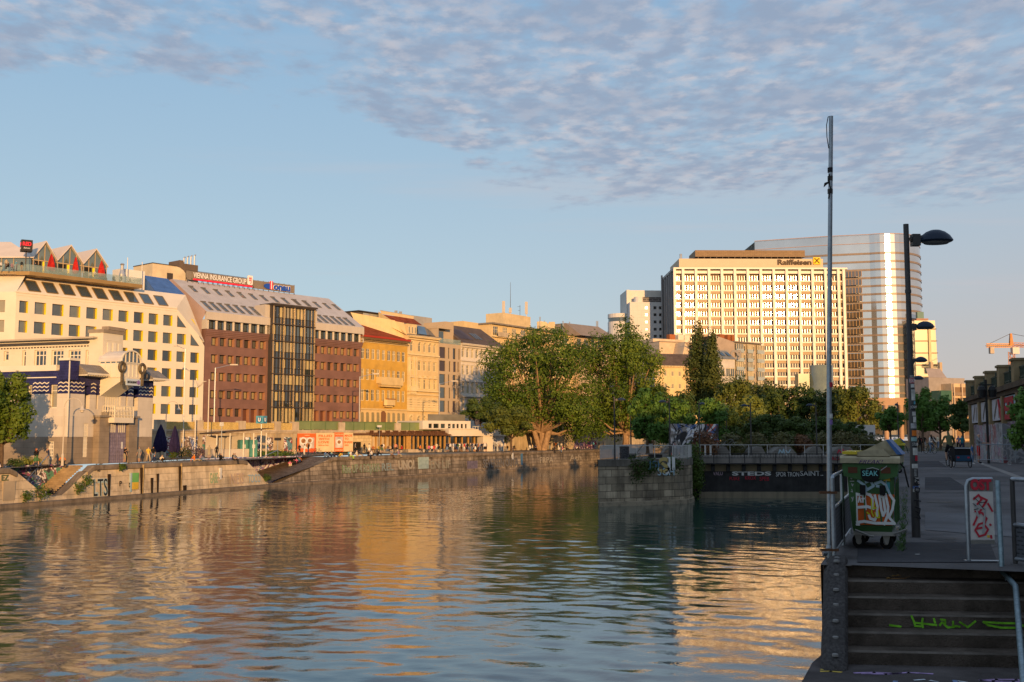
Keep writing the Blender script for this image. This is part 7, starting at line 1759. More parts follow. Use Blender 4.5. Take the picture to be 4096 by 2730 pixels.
for i,(px,lb)in enumerate(((2520,'left of two'),(2625,'right of two'))):
 p=D(px,1820,103+i);bn=thing('lounger_bench','slatted wooden lounger bench on the pier, %s under the young tree'%lb,'bench',(p.x,p.y,ZP),.2*i)
 m1=MB();m1.box(-1.0,1.0,-.4,.4,.34,.44);m1.build('seat',M_WOOD,bn);m1=MB();m1.prism([(.5,.44),(1.25,1.35),(1.32,1.3),(.62,.44)],'y',-.4,.4);m1.build('backrest',M_WOOD,bn)
 m1=MB();m1.box(-.7,.5,-.3,.3,0,.339);m1.build('plinth',flat('black_plinth',(.03,.03,.03)),bn)
p=D(2498,1820,100.5);lb_=thing('litter_bin','round dark litter bin plastered with stickers on the pier','litter bin',(p.x,p.y,ZP));m1=MB();m1.lathe([(.42,0),(.44,1.0),(.40,1.05),(0,1.06)],16);m1.build('body',pm('stickered_bin',(.05,.05,.055),.6,var=.8,vs=9),lb_);m1=MB();m1.lathe([(.46,1.0),(.46,1.12),(.3,1.16)],16);m1.build('rim',STEEL_DK,lb_)
def bush(name,label,loc,rx,ry,h,lm,n,leaf,seed,cat='plant',stems=False,group=None):
 t=thing(name,label,cat,loc,0,group);me=leaves_mesh('foliage',[(rx*.45*math.cos(a),ry*.45*math.sin(a),h*(.45+.2*math.sin(a*2)),rx*.6,ry*.6,h*.5)for a in(0,1.3,2.5,3.8,5)],n,leaf,lm,seed)
 o=bpy.data.objects.new('foliage',me);COL.objects.link(o);o.parent=t
 m1=MB()
 for k in range(5):a=k*1.25;m1.tube([(0,0,0),(rx*.4*math.cos(a),ry*.4*math.sin(a),h*.6)],.012+.01*h,4)
 m1.build('stems',M_BARK,t);return t
L_IVY=leaf_mat('ivy_leaves',(.05,.10,.015),(.12,.18,.03));L_MEAD=leaf_mat('meadow_leaves',(.07,.085,.02),(.16,.13,.05));L_RUST=leaf_mat('rusty_leaves',(.12,.05,.025),(.20,.10,.04))
bush('ivy','bright green ivy hanging over the gap beside the pier corner',(C_.x+.4,C_.y+.6,ZP-3.4),1.0,.8,4.6,L_IVY,2600,.2,61)
for i,(px,py,w_,h_)in enumerate(((2552,1880,.9,2.2),(2602,1866,.7,1.3),(2696,1862,.8,1.4))):p=D(px,py,97.3 if i<2 else 98.6);bush('wall_weed','green weed growing out of the pier wall, '+('longest one, left of the tags','between the long weed and the yellow letter','right of the white letters')[i],(p.x,p.y-.25,p.z-h_*.4),w_,.35,h_,L_DARK,420,.2,62+i)
for i,(p0,p1,Y,h_,lm)in enumerate(((2780,2860,113,2.0,L_RUST),(2890,2960,117,1.8,L_MEAD),(2990,3060,119,1.9,L_MEAD),(3090,3170,118,1.9,L_MEAD),(3180,3240,118,1.7,L_RUST),(3260,3330,118,1.9,L_MEAD),(3340,3420,118,2.0,L_MEAD),(3430,3530,119,1.8,L_MEAD))):
 a,b2=D(p0,1780,Y),D(p1,1780,Y);bush('garden_bed','%s tall garden bed behind the sun decks, %s'%('reddish' if lm is L_RUST else 'yellow-green',('beside the pier corner','left of the bicycle','under the dark shrubby tree','with yellow flowers','left of the mast','right of the mast','further right of the mast','next to the bins')[i]),((a.x+b2.x)/2,a.y,ZP),(b2.x-a.x)*.7,1.8,h_*1.25,lm,2000,.26,70+i,group='garden beds on the island')
# ===== LAMPS
M_LPOL=pm('anthracite_pole',(.065,.062,.062),.5,metal=.3,var=.15,vs=4);M_LBL=flat('dark_blue_lamp_shell',(.018,.028,.05),.35);M_LDIF=flat('lamp_underside',(.16,.15,.14),.5)
def dome_lamp(label,loc,H,rz,group,s=1.0,name='street_lamp'):
 t=thing(name,label,'street lamp',loc,rz,group)
 m1=MB();m1.tube([(0,0,0),(0,0,H*.52),(0,0,H*.78)],[.064*s,.047*s,.038*s],14);m1.tube([(0,0,H*.78),(0,0,H)],.041*s,14);m1.lathe([(.047*s,H*.78-.02),(.047*s,H*.78+.03)],14);m1.build('pole',M_LPOL,t,smooth=True)
 za=H-.24;m1=MB();m1.tube([(.06,0,za),(.26,0,za+.03)],.042*s,8);m1.box(.08,.2,-.06,.06,za-.1,za+.08);m1.build('arm',M_LPOL,t)
 m1=MB();n=20;prof=[(0,.235),(.10,.225),(.2,.19),(.29,.13),(.345,.06),(.36,.03),(.34,.015),(.30,.0)];m1.lathe(prof[::-1],n);m1.xform(Matrix.Translation((.46,0,za-.04))@Matrix.Diagonal((.74,.52,.84,1)));m1.build('lamp_shell',M_LBL,t,smooth=True)
 m1=MB();m1.lathe([(0,-.035),(.24,-.03),(.30,.005)],n);m1.xform(Matrix.Translation((.46,0,za-.04))@Matrix.Diagonal((.74,.52,.84,1)));m1.build('diffuser',M_LDIF,t);return t
L0=G(3665,2150,ZN);lamp1=dome_lamp('nearest tall dome lamp, its post plastered with stickers',L0,4.78,.03,'dome lamps along the promenade')
lps=remember(lamp1)
for k,lb in enumerate(('second dome lamp along the promenade, lens hidden behind the nearest post','third dome lamp along the promenade','fourth dome lamp, lowest and farthest of those beside the stickered post')):p=L0.xy+ED*14.0*(k+1);dup(lps,(p.x,p.y,ZN),.03,lb)
p=D(3594,1760,101);dup(lps,(p.x,p.y,ZN),1.4,'slim black dome lamp left of the stickered post, far down the promenade')
for px,yt,rz,lb in((2458,1588,0,'on the left end of the pier'),(2523,1613,0,'left of the fresh green tree'),(2678,1597,math.pi,'on the right part of the pier, head to the left'),(2797,1607,-1.2,'in front of the graffiti wall'),(2906,1629,-1.8,'with a stickered foot right of the graffiti wall'),(3003,1614,math.pi,'in front of the yellow-green tree'),(3265,1612,math.pi,'left of the tall mast')):
 Y=3.62*4300/(1750-yt);p=D(px,1700,Y);dup(lps,(p.x,p.y,ZP),rz,'dark dome lamp '+lb,'dome lamps of the island',(1.4,1.4,1.17))
def stick(y0,y1,a0,a1,mat,txt=None,tm=None):
 d_=16.1;z0,z1=D(3640,y1,d_).z-ZN,D(3640,y0,d_).z-ZN;m1=MB();r_=.066-.017*min(1,z0/(4.78*.52));n=6
 A=[math.radians(-90+a0+(a1-a0)*k/n)for k in range(n+1)]
 for a,b in zip(A[:-1],A[1:]):m1.poly([(r_*math.cos(a),r_*math.sin(a),z0),(r_*math.cos(b),r_*math.sin(b),z0),(r_*math.cos(b),r_*math.sin(b),z1),(r_*math.cos(a),r_*math.sin(a),z1)])
 o=m1.build('sticker',mat,lamp1)
 if txt:am=math.radians(-90+(a0+a1)/2);text(txt,tm or P_K,o,((r_+.003)*math.cos(am),(r_+.004)*math.sin(am),(z0+z1)/2),w=.09,h=(z1-z0)*.6,rotz=am+math.pi/2,depth=.001)
S_W=pm('white_paper',(.50,.49,.46),.8,var=.3,vs=14)
for y0,y1,a0,a1,mt,tx,tm in((1499,1508,-40,50,S_W,'GOCKS',None),(1509,1531,-50,45,flat('faded_red_sticker',(.42,.12,.14)),'EXP',P_W),(1534,1548,-30,40,S_W,None,None),(1556,1600,-25,60,S_W,None,None),(1566,1582,0,50,P_K,None,None),(1604,1616,10,70,flat('cyan_sticker',(.10,.36,.45)),None,None),(1617,1640,-40,40,P_K,'JOSH',P_W),(1646,1662,-20,50,S_W,None,None),(1666,1690,-10,70,S_W,None,None),(1694,1714,-50,60,pm('torn_paper',(.36,.36,.37),.9,var=.6,vs=20),None,None),(1722,1744,-35,55,flat('orange_sticker',(.62,.16,.02)),None,None),(1750,1766,-50,60,flat('pale_teal_sticker',(.22,.36,.36)),None,None),(1768,1788,-35,50,P_K,'STUB',P_W),(1793,1822,-30,60,S_W,None,None),(1824,1846,0,55,P_R,None,None),(1858,1876,-50,50,S_W,None,None),(1914,1932,-15,75,S_W,'FYK',None),(1948,1958,-45,60,flat('blue_sticker',(.03,.10,.34)),'HELLO',P_W),(1959,1972,-45,60,S_W,'SPAKE',None),(1880,1908,-20,20,pm('scraped_tag',(.2,.2,.2),.8,var=.6,vs=20),None,None)):stick(y0,y1,a0,a1,mt,tx,tm)
m1=MB();strokes(m1,[[(.2,1),(.7,.95),(.3,.86),(.8,.84)],[(.3,.78),(.8,.75),(.75,.66),(.3,.68),(.35,.76)],[(.5,.62),(.55,.5)],[(.2,.46),(.9,.44)],[(.5,.45),(.5,.34)],[(.25,.3),(.8,.26),(.7,.14),(.3,.2)],[(.2,.06),(.8,.02),(.6,.12)]],-.07,.27,.14,.62,-.068,.016);m1.build('graffiti',P_K,lamp1)
# ===== MAST, RAILINGS, BINS, SIGN
mp=G(3319,2232,ZN);mast=thing('mast','tall bare grey steel mast clamped to the railing corner, cable at its tip','mast',mp);hm=D(3320,466,mp.y).z-ZN
m1=MB();m1.tube([(0,0,0),(-.012,0,hm*.4),(.0,0,hm*.75),(.01,0,hm)],[.034,.031,.028,.027],12);m1.build('tube',M_GALV,mast,smooth=True)
m1=MB();zc_=hm;m1.tube([(0,0,zc_),(-.03,-.01,zc_-.01),(-.05,-.01,zc_-.12),(-.045,-.01,zc_-.28),(-.025,-.02,zc_-.43)],.006,5);zb=D(3310,730,mp.y).z-ZN;m1.tube([(-.02,-.03,zb+.1),(-.03,-.03,zb),(-.005,-.035,zb-.08),(-.03,-.03,zb-.22)],.009,5);m1.tube([(-.015,-.03,zb),(-.07,-.03,zb-.03),(-.09,-.03,zb-.07)],[.012,.02,.004],5);m1.build('cable',flat('black_cable',(.02,.02,.02)),mast)
for z,mt in((zb+.16,P_K),(D(3320,1690,mp.y).z-ZN,P_P),(D(3320,1665,mp.y).z-ZN,S_W),(D(3320,1540,mp.y).z-ZN,P_R),(zb+.05,STEEL_DK),(zb-.12,STEEL_DK)):m1=MB();m1.lathe([(.034,z-.03),(.0345,z+.03)],12);m1.build('band',mt,mast)
m1=MB();m1.lathe([(.05,.02),(.055,.08),(.04,.16)],12);m1.tube([(-.09,0,.06),(.02,0,.06)],.04,8);m1.build('elbow',M_GALV,mast)
for o_ in mast.children:
 for v_ in o_.data.vertices:v_.co.x+=(D(3321,466,mp.y).x-mp.x)*v_.co.z/hm
rl=thing('bank_railing','galvanised railing with dark mesh panels along the promenade edge behind the bins','railing');P_=lambda t,h:tuple(bank(t,.12))+(ZN+h,)
for k in range(26):m1=MB();m1.tube([P_(.55+1.9*k,0),P_(.55+1.9*k,1.0)],.027,10);m1.build('post',M_GALV,rl,smooth=True)
m1=MB();m1.tube([P_(.55,.0),P_(.55,.94),P_(.62,1.01),P_(.75,1.02),P_(48,1.02)],.024,8);m1.build('top_rail',M_GALV,rl,smooth=True)
m1=MB();m1.tube([P_(.6,.62),P_(48,.62)],.018,8);m1.tube([P_(.6,.08),P_(48,.08)],.018,8);m1.build('lower_rails',M_GALV,rl)
m1=MB();m1.poly([P_(.6,.08),P_(48,.08),P_(48,.62),P_(.6,.62)]);m1.build('mesh_panel',pm('dark_mesh_panel',(.035,.037,.042),.6,brick=(.12,.05,.02,2.5,.1)),rl)
for z in(.82,.12):m1=MB();q=bank(.55,.12);m1.box(q.x-.16,q.x+.05,q.y-.03,q.y+.03,ZN+z-.015,ZN+z+.015);m1.build('clamp',pm('rusty_clamp',(.12,.06,.035),.8),rl)
M_BING=pm('green_bin_plastic',(.045,.115,.035),.5,var=.3,vs=3,grime=((.02,.02,.018),.5,3));M_BLID=pm('soiled_beige_lid',(.40,.34,.22),.6,var=.2,vs=4,grime=((.14,.12,.08),.6,5));M_RUB=flat('black_rubber',(.018,.018,.018),.8);M_ZINC=pm('worn_zinc',(.25,.24,.22),.5,metal=.5)
def dumpster(label,loc,rz,lidm):
 t=thing('wheeled_dumpster',label,'dumpster',loc,rz,'wheeled bins on the promenade')
 b_,w_,d_,h0,h1=MB(),.355,.60,.24,1.10
 lv=[(h0,.80,.90),(h0+.06,.84,.93),(.7,.94,.97),(h1,1.0,1.0)]
 for(za,fa,ga),(zb,fb,gb)in zip(lv[:-1],lv[1:]):
  A=[(-w_*fa,-d_*ga),(w_*fa,-d_*ga),(w_*fa,d_*ga),(-w_*fa,d_*ga)];B=[(-w_*fb,-d_*gb),(w_*fb,-d_*gb),(w_*fb,d_*gb),(-w_*fb,d_*gb)]
  for k in range(4):q=(k+1)%4;b_.poly([A[k]+(za,),A[q]+(za,),B[q]+(zb,),B[k]+(zb,)])
 b_.poly([(-w_*.8,-d_*.9,h0),(-w_*.8,d_*.9,h0),(w_*.8,d_*.9,h0),(w_*.8,-d_*.9,h0)])
 for x in(-.24,-.1,.14,.3):b_.box(x-.012,x+.012,-d_*.985-.012,-d_*.9,.34,h1-.1)
 for y in(-.4,-.1,.2,.45):b_.box(w_*.9,w_*.985+.012,y-.015,y+.015,.34,h1-.1)
 b_.build('body',M_BING,t)
 r_=MB();r_.box(-w_-.06,w_+.06,-d_-.05,d_+.05,h1-.04,h1+.05);r_.prism([(-w_-.06,h1-.04),(w_+.06,h1-.04),(w_+.04,h1-.12),(w_*.5,h1-.17),(0,h1-.13),(-w_*.5,h1-.17),(-w_-.04,h1-.12)],'y',-d_-.05,-d_+.0);r_.build('rim',M_BING,t)
 for x in(-.27,.22):m1=MB();m1.box(x-.06,x+.08,-d_-.056,-d_-.052,h1-.08,h1+.0);m1.build('grip_recess',pm('dirty_recess',(.12,.05,.03),.8),t)
 l_=MB();l_.prism([(-d_-.1,h1+.055),(-d_-.1,h1+.12),(-d_-.04,h1+.15),(d_,h1+.17),(d_+.06,h1+.055)],'x',-w_-.09,w_+.09)
 l_.prism([(-w_+.02,h1+.16),(-w_*.2,h1+.23),(w_*.62,h1+.36),(w_*.70,h1+.36),(w_+.06,h1+.16)],'y',-d_+.06,d_-.1);l_.prism([(-.2,h1+.15),(-.05,h1+.22),(.2,h1+.24),(.3,h1+.15)],'y',-d_-.07,-d_+.06);l_.build('lid',lidm,t)
 m1=MB();m1.prism([(w_*.66,h1+.37),(w_*.78,h1+.37),(w_+.12,h1+.17),(w_+.04,h1+.17)],'y',-d_+.02,d_-.06);e_=m1.build('lid_edge',flat('blue_lid_edge',(.05,.12,.30),.5),t)
 m1=MB();m1.box(-w_-.06,-w_+.16,-d_-.02,d_-.2,h1+.17,h1+.21);m1.build('lid_strip',flat('yellow_lid_plastic',(.55,.42,.03),.5),t)
 m1=MB();m1.tube([(w_+.02,-d_,h1+.12),(w_+.14,-d_-.02,h1+.0),(w_+.20,-d_-.02,h1-.26)],.014,6);m1.build('strap',M_RUB,t)
 m1=MB();m1.box(-w_*.8,w_*.95,-d_*.96,d_*.9,h0-.05,h0);m1.tube([(-w_*.7,-d_-.02,h0+.02),(-.02,-d_-.1,h0-.05),(.03,-d_-.1,h0-.05)],.016,6);m1.tube([(w_*.9,-d_,h0-.02),(w_+.16,-d_-.03,h0+.05)],.016,6);m1.build('undercarriage',M_ZINC,t)
 for x in(-.22,.20):
  for y in(-.42,.42):
   m1=MB();m1.tube([(-.03,0,0),(.03,0,0)],.098,16);m1.xform(Matrix.Translation((x,y,.1))@Matrix.Rotation(1.25 if x>0 else 1.7,4,'Z'));wl=m1.build('wheel',M_RUB,t,smooth=True)
   m1=MB();m1.tube([(-.034,0,0),(.034,0,0)],.045,12);m1.xform(Matrix.Translation((x,y,.1))@Matrix.Rotation(1.25 if x>0 else 1.7,4,'Z'));m1.build('hub',M_ZINC,wl)
   m1=MB();m1.prism([(x-.06,h0-.05),(x+.06,h0-.05),(x+.02,.07),(x-.02,.07)],'y',y-.07,y-.055);m1.build('caster_fork',M_ZINC,t)
 return t
bp=G(3487,2203,ZN);du=dumpster('green wheeled dumpster with sprayed orange and white lettering, beige lid tipped up',(bp.x+.26,bp.y+.62,ZN),-.385,M_BLID);du.scale=(.86,1,1);yb=-.60*.985
m1=MB();m1.prism([(-.235,.33),(.30,.33),(.335,.66),(.34,.74),(-.235,.745)],'y',-.588,-.580);m1.build('painted_panel',pm('orange_spray_fill',(.55,.10,.012),.6,var=.3,vs=5),du);bw__=MB()
strokes(bw__,[[(0,1),(0,0),(.06,.0)],[(0,.98),(.2,.95),(.28,1.0),(.4,.94)],[(.22,.95),(.24,.62),(.24,.5)],[(.05,.55),(.3,.58),(.46,.52)],[(.36,.98),(.44,.85),(.42,.6)],[(.50,.95),(.56,.6),(.54,.3),(.48,.15),(.36,.2),(.33,.3)],[(.62,.94),(.66,.5),(.70,.3),(.76,.45),(.72,.9),(.62,.94)],[(.78,1.0),(.84,.6),(.82,.3),(1.0,.05)],[(.8,.25),(.72,.02)],[(.0,.06),(.2,.1),(.5,.05),(1,.06)],[(.9,.98),(1,.8),(.95,.5),(.86,.28)]],-.225,.335,.56,.41,-.592,.037);strokes(bw__,[[(.06,.72),(.09,.9),(.13,.72)],[(.18,.92),(.18,.72)],[(.15,.84),(.22,.84)]],-.225,.335,.56,.41,-.6,.02);bw__.build('graffiti',P_W,du)
m1=MB();strokes(m1,[[(.1,1),(.1,.3),(.2,.1)],[(.3,.8),(.2,.5),(.4,.55)],[(.3,.3),(.35,.05),(.55,.05),(.5,.4)],[(-.2,.3),(-.05,.2)]],-.02,.42,.24,.26,-.604,.016);m1.build('graffiti',flat('lime_yellow_spray',(.52,.55,.02)),du)
m1=MB();strokes(m1,[[(0,.9),(.2,.6),(.3,.3)],[(.25,.8),(.4,.9),(.5,.55),(.3,.3),(.15,.1)],[(.55,.7),(.75,.85),(.9,.6),(1,.1)],[(.6,.55),(.8,.5)]],-.19,.74,.46,.2,-.597,.036);m1.build('graffiti',P_B,du)
m1=MB();m1.prism([(-.14+.0,1.075)]+[(.0-.14*math.cos(math.pi*k/10),1.0-.10*math.sin(math.pi*k/10))for k in range(11)]+[(.14,1.075)],'y',-.665,-.60);lk=m1.build('lock_cover',M_RUB,du);text('SEAK',flat('cyan_spray',(.20,.55,.55)),lk,(.0,-.668,1.02),w=.23,h=.07,depth=.001)
for x in(-.12,.17):m1=MB();m1.box(x-.04,x+.04,-.66,-.59,.73,.86);m1.build('buffer',M_RUB,du)
text('FREAK!',flat('violet_marker',(.06,.03,.12)),du,(.02,-.702,1.175),w=.36,h=.05,depth=.001,shear=.4,name='graffiti')
m1=MB();strokes(m1,[[(.1,1),(.1,.9),(.3,.95),(.2,.88)],[(0,.8),(.5,.8)],[(.2,.72),(.3,.62),(.4,.7)],[(.2,.5),(.3,.4),(.1,.42)],[(.15,.2),(.3,.1),(.35,.22),(.2,.05)]],-.31,.62,.12,.36,-.6,.010);strokes(m1,[[(.0,1),(.3,.9),(.1,.7),(.4,.6),(.0,.5)],[(.1,.3),(.5,.1),(.6,.4)]],.16,.86,.12,.16,-.6,.010);strokes(m1,[[(0,.3),(.3,.6),(.6,.2)],[(.7,.1),(1,.9)]],-.05,1.055,.3,.07,-.657,.010);m1.build('graffiti',P_S,du)
for x,z,w_,h_,mt in((.24,.98,.10,.12,P_Y),(.16,1.0,.06,.06,S_W),(.25,.84,.06,.12,flat('teal_sticker',(.06,.26,.30)))):m1=MB();m1.box(x-w_/2,x+w_/2,-.596,-.59,z-h_/2,z+h_/2);m1.build('sticker',mt,du)
gs=MB();gs.poly([(.352*.88,-.55,.36),(.352*.88,.5,.36),(.362,.5,1.04),(.362,-.55,1.04)]);gs.build('painted_side',graffiti('bin_side_paint',(.03,.06,.03),[(.04,.05,.16),(.55,.52,.5),(.5,.2,.03),(.2,.05,.22),(.2,.4,.5)],2.2,.6,3.0),du)
q=G(3597,1893,ZN);dumpster('second green dumpster with a yellow lid, farther along behind the nearest one',(q.x,q.y+.6,ZN),-.30,pm('yellow_bin_lid',(.48,.40,.04),.5,var=.25,vs=4,grime=((.15,.13,.06),.5,5)))
sp_=G(3932,2246,ZN);ss=thing('sign_stand','hoop sign with a white plate covered in red scribbles above the steps','sign',sp_,-.08)
W_=.165;Hs=.99
m1=MB();m1.tube([(-W_,0,0),(-W_,0,Hs-.08),(-W_+.025,0,Hs-.02),(-W_+.08,0,Hs),(W_-.02,0,Hs)],.024,10);m1.box(-W_-.05,W_+.03,-.04,.04,0,.012);m1.build('hoop',M_GALV,ss,smooth=True)
m1=MB();m1.box(-W_+.03,W_-.02,-.012,-.004,.26,.84);pl2=m1.build('plate',pm('white_sign_plate',(.58,.55,.52),.45,var=.06),ss)
m1=MB();m1.box(-W_+.025,W_-.015,-.012,.0,.845,.965);m1.box(-W_+.03,W_-.02,-.010,.0,.21,.255);m1.build('header',M_ZINC,ss)
m1=MB();strokes(m1,[[(.1,.9),(.35,1.0),(.5,.9),(.2,.75)],[(.45,.95),(.75,.88),(.3,.55),(.05,.3)],[(.8,.8),(1.0,.62)],[(.15,.62),(.5,.58),(.7,.45),(.6,.35)],[(.6,.36),(.3,.32),(.12,.18),(.3,.04),(.6,.08),(.75,.2),(.6,.3)],[(.85,.32),(.9,.3)],[(.2,.22),(.45,.24)],[(.88,.06),(.9,.0)]],-W_+.05,.28,.24,.52,-.014,.024);m1.build('graffiti',P_R,pl2)
m1=MB();strokes(m1,[[(.1,.8),(.35,.7),(.65,.68)],[(.15,.78),(.3,.5)],[(.65,.68),(.55,.3),(.5,.12)]],-W_+.05,.28,.24,.52,-.0175,.022);m1.build('graffiti',P_S,pl2)
m1=MB();strokes(m1,[[(.1,.95),(.4,.82),(.75,.84)],[(.05,.8),(.2,.74)],[(.1,.66),(.3,.68)],[(.35,.8),(.6,.66)]],-W_+.05,.28,.24,.52,-.020,.008);m1.build('graffiti',P_K,pl2);m1=MB();m1.box(.055,.085,-.016,-.0125,.285,.315);m1.build('sticker',P_Y,pl2)
text('OST',P_R,ss,(0,-.029,.925),w=.25,h=.14,bold=.06,depth=.002,name='graffiti')
hr=thing('stair_rail','bluish galvanised handrail bending down along the right side of the steps','handrail');M_BGAL=pm('blue_tinted_zinc',(.20,.27,.30),.42,metal=.6,var=.3,vs=14)
pA,pB,pC,pD=D(3990,1924,12.95),D(4008,2285,12.72),D(4062,2345,12.05),D(4100,2790,9.2)
m1=MB();m1.tube([pA,pA.lerp(pB,.5),pB.lerp(pA,.06),pB,pB.lerp(pC,.12),pC.lerp(pB,.12),pC,pC.lerp(pD,.06),pD,pD+(pD-pC)*.6],.030,12);m1.build('tube',M_BGAL,hr,smooth=True)
m1=MB();m1.tube([pC.lerp(pB,.75)+Vector((0,0,-.03)),pC.lerp(pB,.75)+Vector((.0,0,-.09)),pC.lerp(pB,.6)+Vector((.12,0,-.09))],.008,6);m1.build('bracket',M_GALV,hr)
sw=thing('stair_side_wall','dark coping wall closing the right side of the steps','wall');m1=MB();a0,b0=2.02,2.2
m1.prism([stp(2.03,.06,0)[:2],stp(2.35,-5.5,0)[:2],stp(3.2,-5.5,0)[:2],stp(3.2,.06,0)[:2]],'z',2,ZN-.006);m1.build('wall_face',M_CONC,sw)
m1=MB();m1.prism([stp(2.12,.05,0)[:2],stp(2.4,-5.5,0)[:2],stp(2.62,-5.5,0)[:2],stp(2.32,.05,0)[:2]],'z',ZN-.005,ZN+.05);m1.build('coping',M_KERB,sw)
rr_=thing('side_railing','dull steel tube railing with mesh on the right of the steps','railing');q0=D(4062,2255,13.0);q0.z=ZN;dv=Vector((.30,-.95,0)).normalized()
for k in range(4):b=q0+dv*1.7*k;m1=MB();m1.tube([b,b+Vector((0,0,1.0))],.028,10);m1.build('post',M_LPOL,rr_,smooth=True);m1=MB()
for h_ in(1.0,.46,.06):m1.tube([q0+Vector((0,0,h_)),q0+dv*5.1+Vector((0,0,h_))],.026,10)
m1.build('rails',M_GALV,rr_,smooth=True);m1=MB();m1.poly([q0+Vector((0,0,.08)),q0+dv*5.1+Vector((0,0,.08)),q0+dv*5.1+Vector((0,0,.44)),q0+Vector((0,0,.44))]);m1.build('mesh_panel',MATS['dark_mesh_panel'],rr_)
m1=MB();rg_=random.Random(8)
for k in range(520):
 f=rg_.random()**.8;p=G(3620-14*f+rg_.gauss(0,8),1950+260*f,ZN);q=Vector((rg_.gauss(0,.035),rg_.gauss(0,.035),rg_.uniform(.02,.085)));w_=Vector((.006,.002,0))*rg_.uniform(.6,1.4)
 m1.poly([p-w_,p+w_,p+q])
o=m1.build('grass',pm('kerb_grass',(.05,.105,.022),.7,var=.5,vs=8));o['kind']='stuff'
tw=thing('twig','dry brown twig with a curled leaf lying on the second step','twig',stp(.42,-TR*1+.10,ZN-RI));m1=MB();m1.tube([(0,0,.008),(.1,-.02,.012),(.22,.01,.01),(.3,.06,.03)],[.005,.005,.004,.002],5);m1.build('stem',pm('dry_twig',(.22,.12,.05),.9),tw)
m1=MB()
for x,y,z in((.02,-.02,.012),(.10,.03,.03),(.14,.0,.04)):m1.poly([(x-.04,y,z),(x,y-.02,z+.01),(x+.04,y,z),(x,y+.025,z+.012)])
m1.build('leaf',pm('dry_leaf',(.26,.15,.05),.9),tw)
p=G(3670,2221,ZN);m1=MB();m1.box(-.03,.03,-.012,.012,0,.012);o=m1.build('paper_scrap',flat('white_litter',(.5,.5,.48)));o.location=p;o.rotation_euler=(0,0,.3);tag(o,'tiny white paper scrap on the asphalt above the steps','litter')
p=G(3880,2150,ZN+.005);m1=MB();m1.lathe([(.30,0),(.30,.008),(.26,.01),(0,.01)],24);o=m1.build('manhole_cover',pm('cast_iron',(.06,.055,.05),.6,var=.4,vs=14,bump=.6,bs=60));o.location=G(3760,2010,ZN);tag(o,'round iron manhole cover in the asphalt behind the hoop sign','manhole cover')
# ===== THINGS ALONG THE FAR PROMENADE
M_PAP=pm('cream_poster',(.62,.48,.28),.8);M_ORG=flat('orange_poster',(.66,.13,.03),.7)
FQ=Facade(D(1185,1800,172).xy,(.74,.67),ZQ);FQx=lambda px,y=0:FQ.x(px,y,1780);zq=lambda px,py:FQ.at(px,py)[1]
for px0,px1,y0,y1,mt,lb in((1190,1264,1735,1810,M_ORG,'orange food poster with a photo of plates, leftmost of the hoardings'),(1264,1337,1733,1805,M_PAP,'cream hoarding with three lines of bold orange words'),(1337,1374,1731,1805,M_ORG,'narrow orange hoarding with a tilted plate'),(1374,1412,1732,1800,M_PAP,'cream hoarding cut off by the kiosk, rightmost of four')):
 t=thing('billboard',lb,'billboard',FQ.loc,FQ.rot,'hoardings before the retaining wall');x0,x1=FQx(px0),FQx(px1);za,zb=.35,zq((px0+px1)/2,y0)
 m1=MB();m1.box(x0,x1,0,.1,za,zb);m1.build('board',mt,t);m1=MB()
 for x in(x0+.1,x1-.1):m1.box(x-.06,x+.06,.1,.25,0,zb)
 m1.build('posts',STEEL_DK,t);cx_,w_,hh=(x0+x1)/2,x1-x0,zb-za
 T=lambda s,z,h,mat,f=.8,dx=0:text(s,mat,t,(cx_+dx*w_,-.04,za+hh*z),w=w_*f,h=h*hh,bold=.025,depth=.01)
 if px0==1264:T('FILLED',.85,.12,M_ORG,.74);T('WITH',.68,.12,M_ORG,.58,-.08);T('LOVE',.51,.12,M_ORG,.58,-.08);T('NENI am Tisch',.35,.06,M_ORG,.55,-.1)
 if px0==1374:T('MADE',.85,.12,M_ORG);T('TO',.68,.12,M_ORG,.4,-.2);T('SHARE',.5,.12,M_ORG,.9);T('NENI',.34,.07,M_ORG,.4,-.2)
 if px0==1337:T('TASTES LIKE',.9,.08,M_PAP,.9);T('SUNSHINE',.08,.08,M_PAP,.8)
 if px0==1190:T('NENI',.9,.06,M_PAP,.25)
 if mt is M_ORG:
  m1=MB();m1.box(x0+w_*.1,x1-w_*.1,-.03,-.002,za+hh*.2,za+hh*.78);p_=m1.build('picture',pm('food_photo',(.50,.44,.40),.8,var=.35,vs=.8),t)
  for fx,fz,r_ in(((.3,.6,.2),(.65,.62,.17),(.55,.36,.2))if w_>3 else((.5,.5,.3),)):
   m1=MB()
   for q,(ra_,mt_)in enumerate(((r_,0),(r_*.6,1))):m1.prism([(x0+w_*fx+w_*ra_*math.cos(a),za+hh*fz+w_*ra_*.9*math.sin(a))for a in[k*.45 for k in range(14)]],'y',-.06-.02*q,-.031,mt_)
   m1.build('plate',[flat('plate_white',(.68,.66,.62)),pm('plate_food',(.30,.14,.06),.8,var=.6,vs=3)],p_)
FO=Facade(D(1405,1800,186).xy,(.74,.67),ZQ);fx=lambda px,y=0:FO.x(px,y,1780);fz=lambda px,py:FO.at(px,py)[1]
wbr=thing('wooden_bar','long wooden riverside bar with slatted brown canopy and open glazed front','bar',FO.loc,FO.rot);xk1,xe_=fx(1486),fx(1795)
zt_=fz(1500,1743);M_OAK=pm('golden_oak_posts',(.42,.24,.07),.7,var=.2,vs=2)
m1=MB();m1.box(0,xk1,0,5,0,zt_);m1.build('stone_kiosk',pm('crazy_paving_wall',(.56,.43,.24),.85,brick=(.7,.5,.03,.7,.12)),wbr)
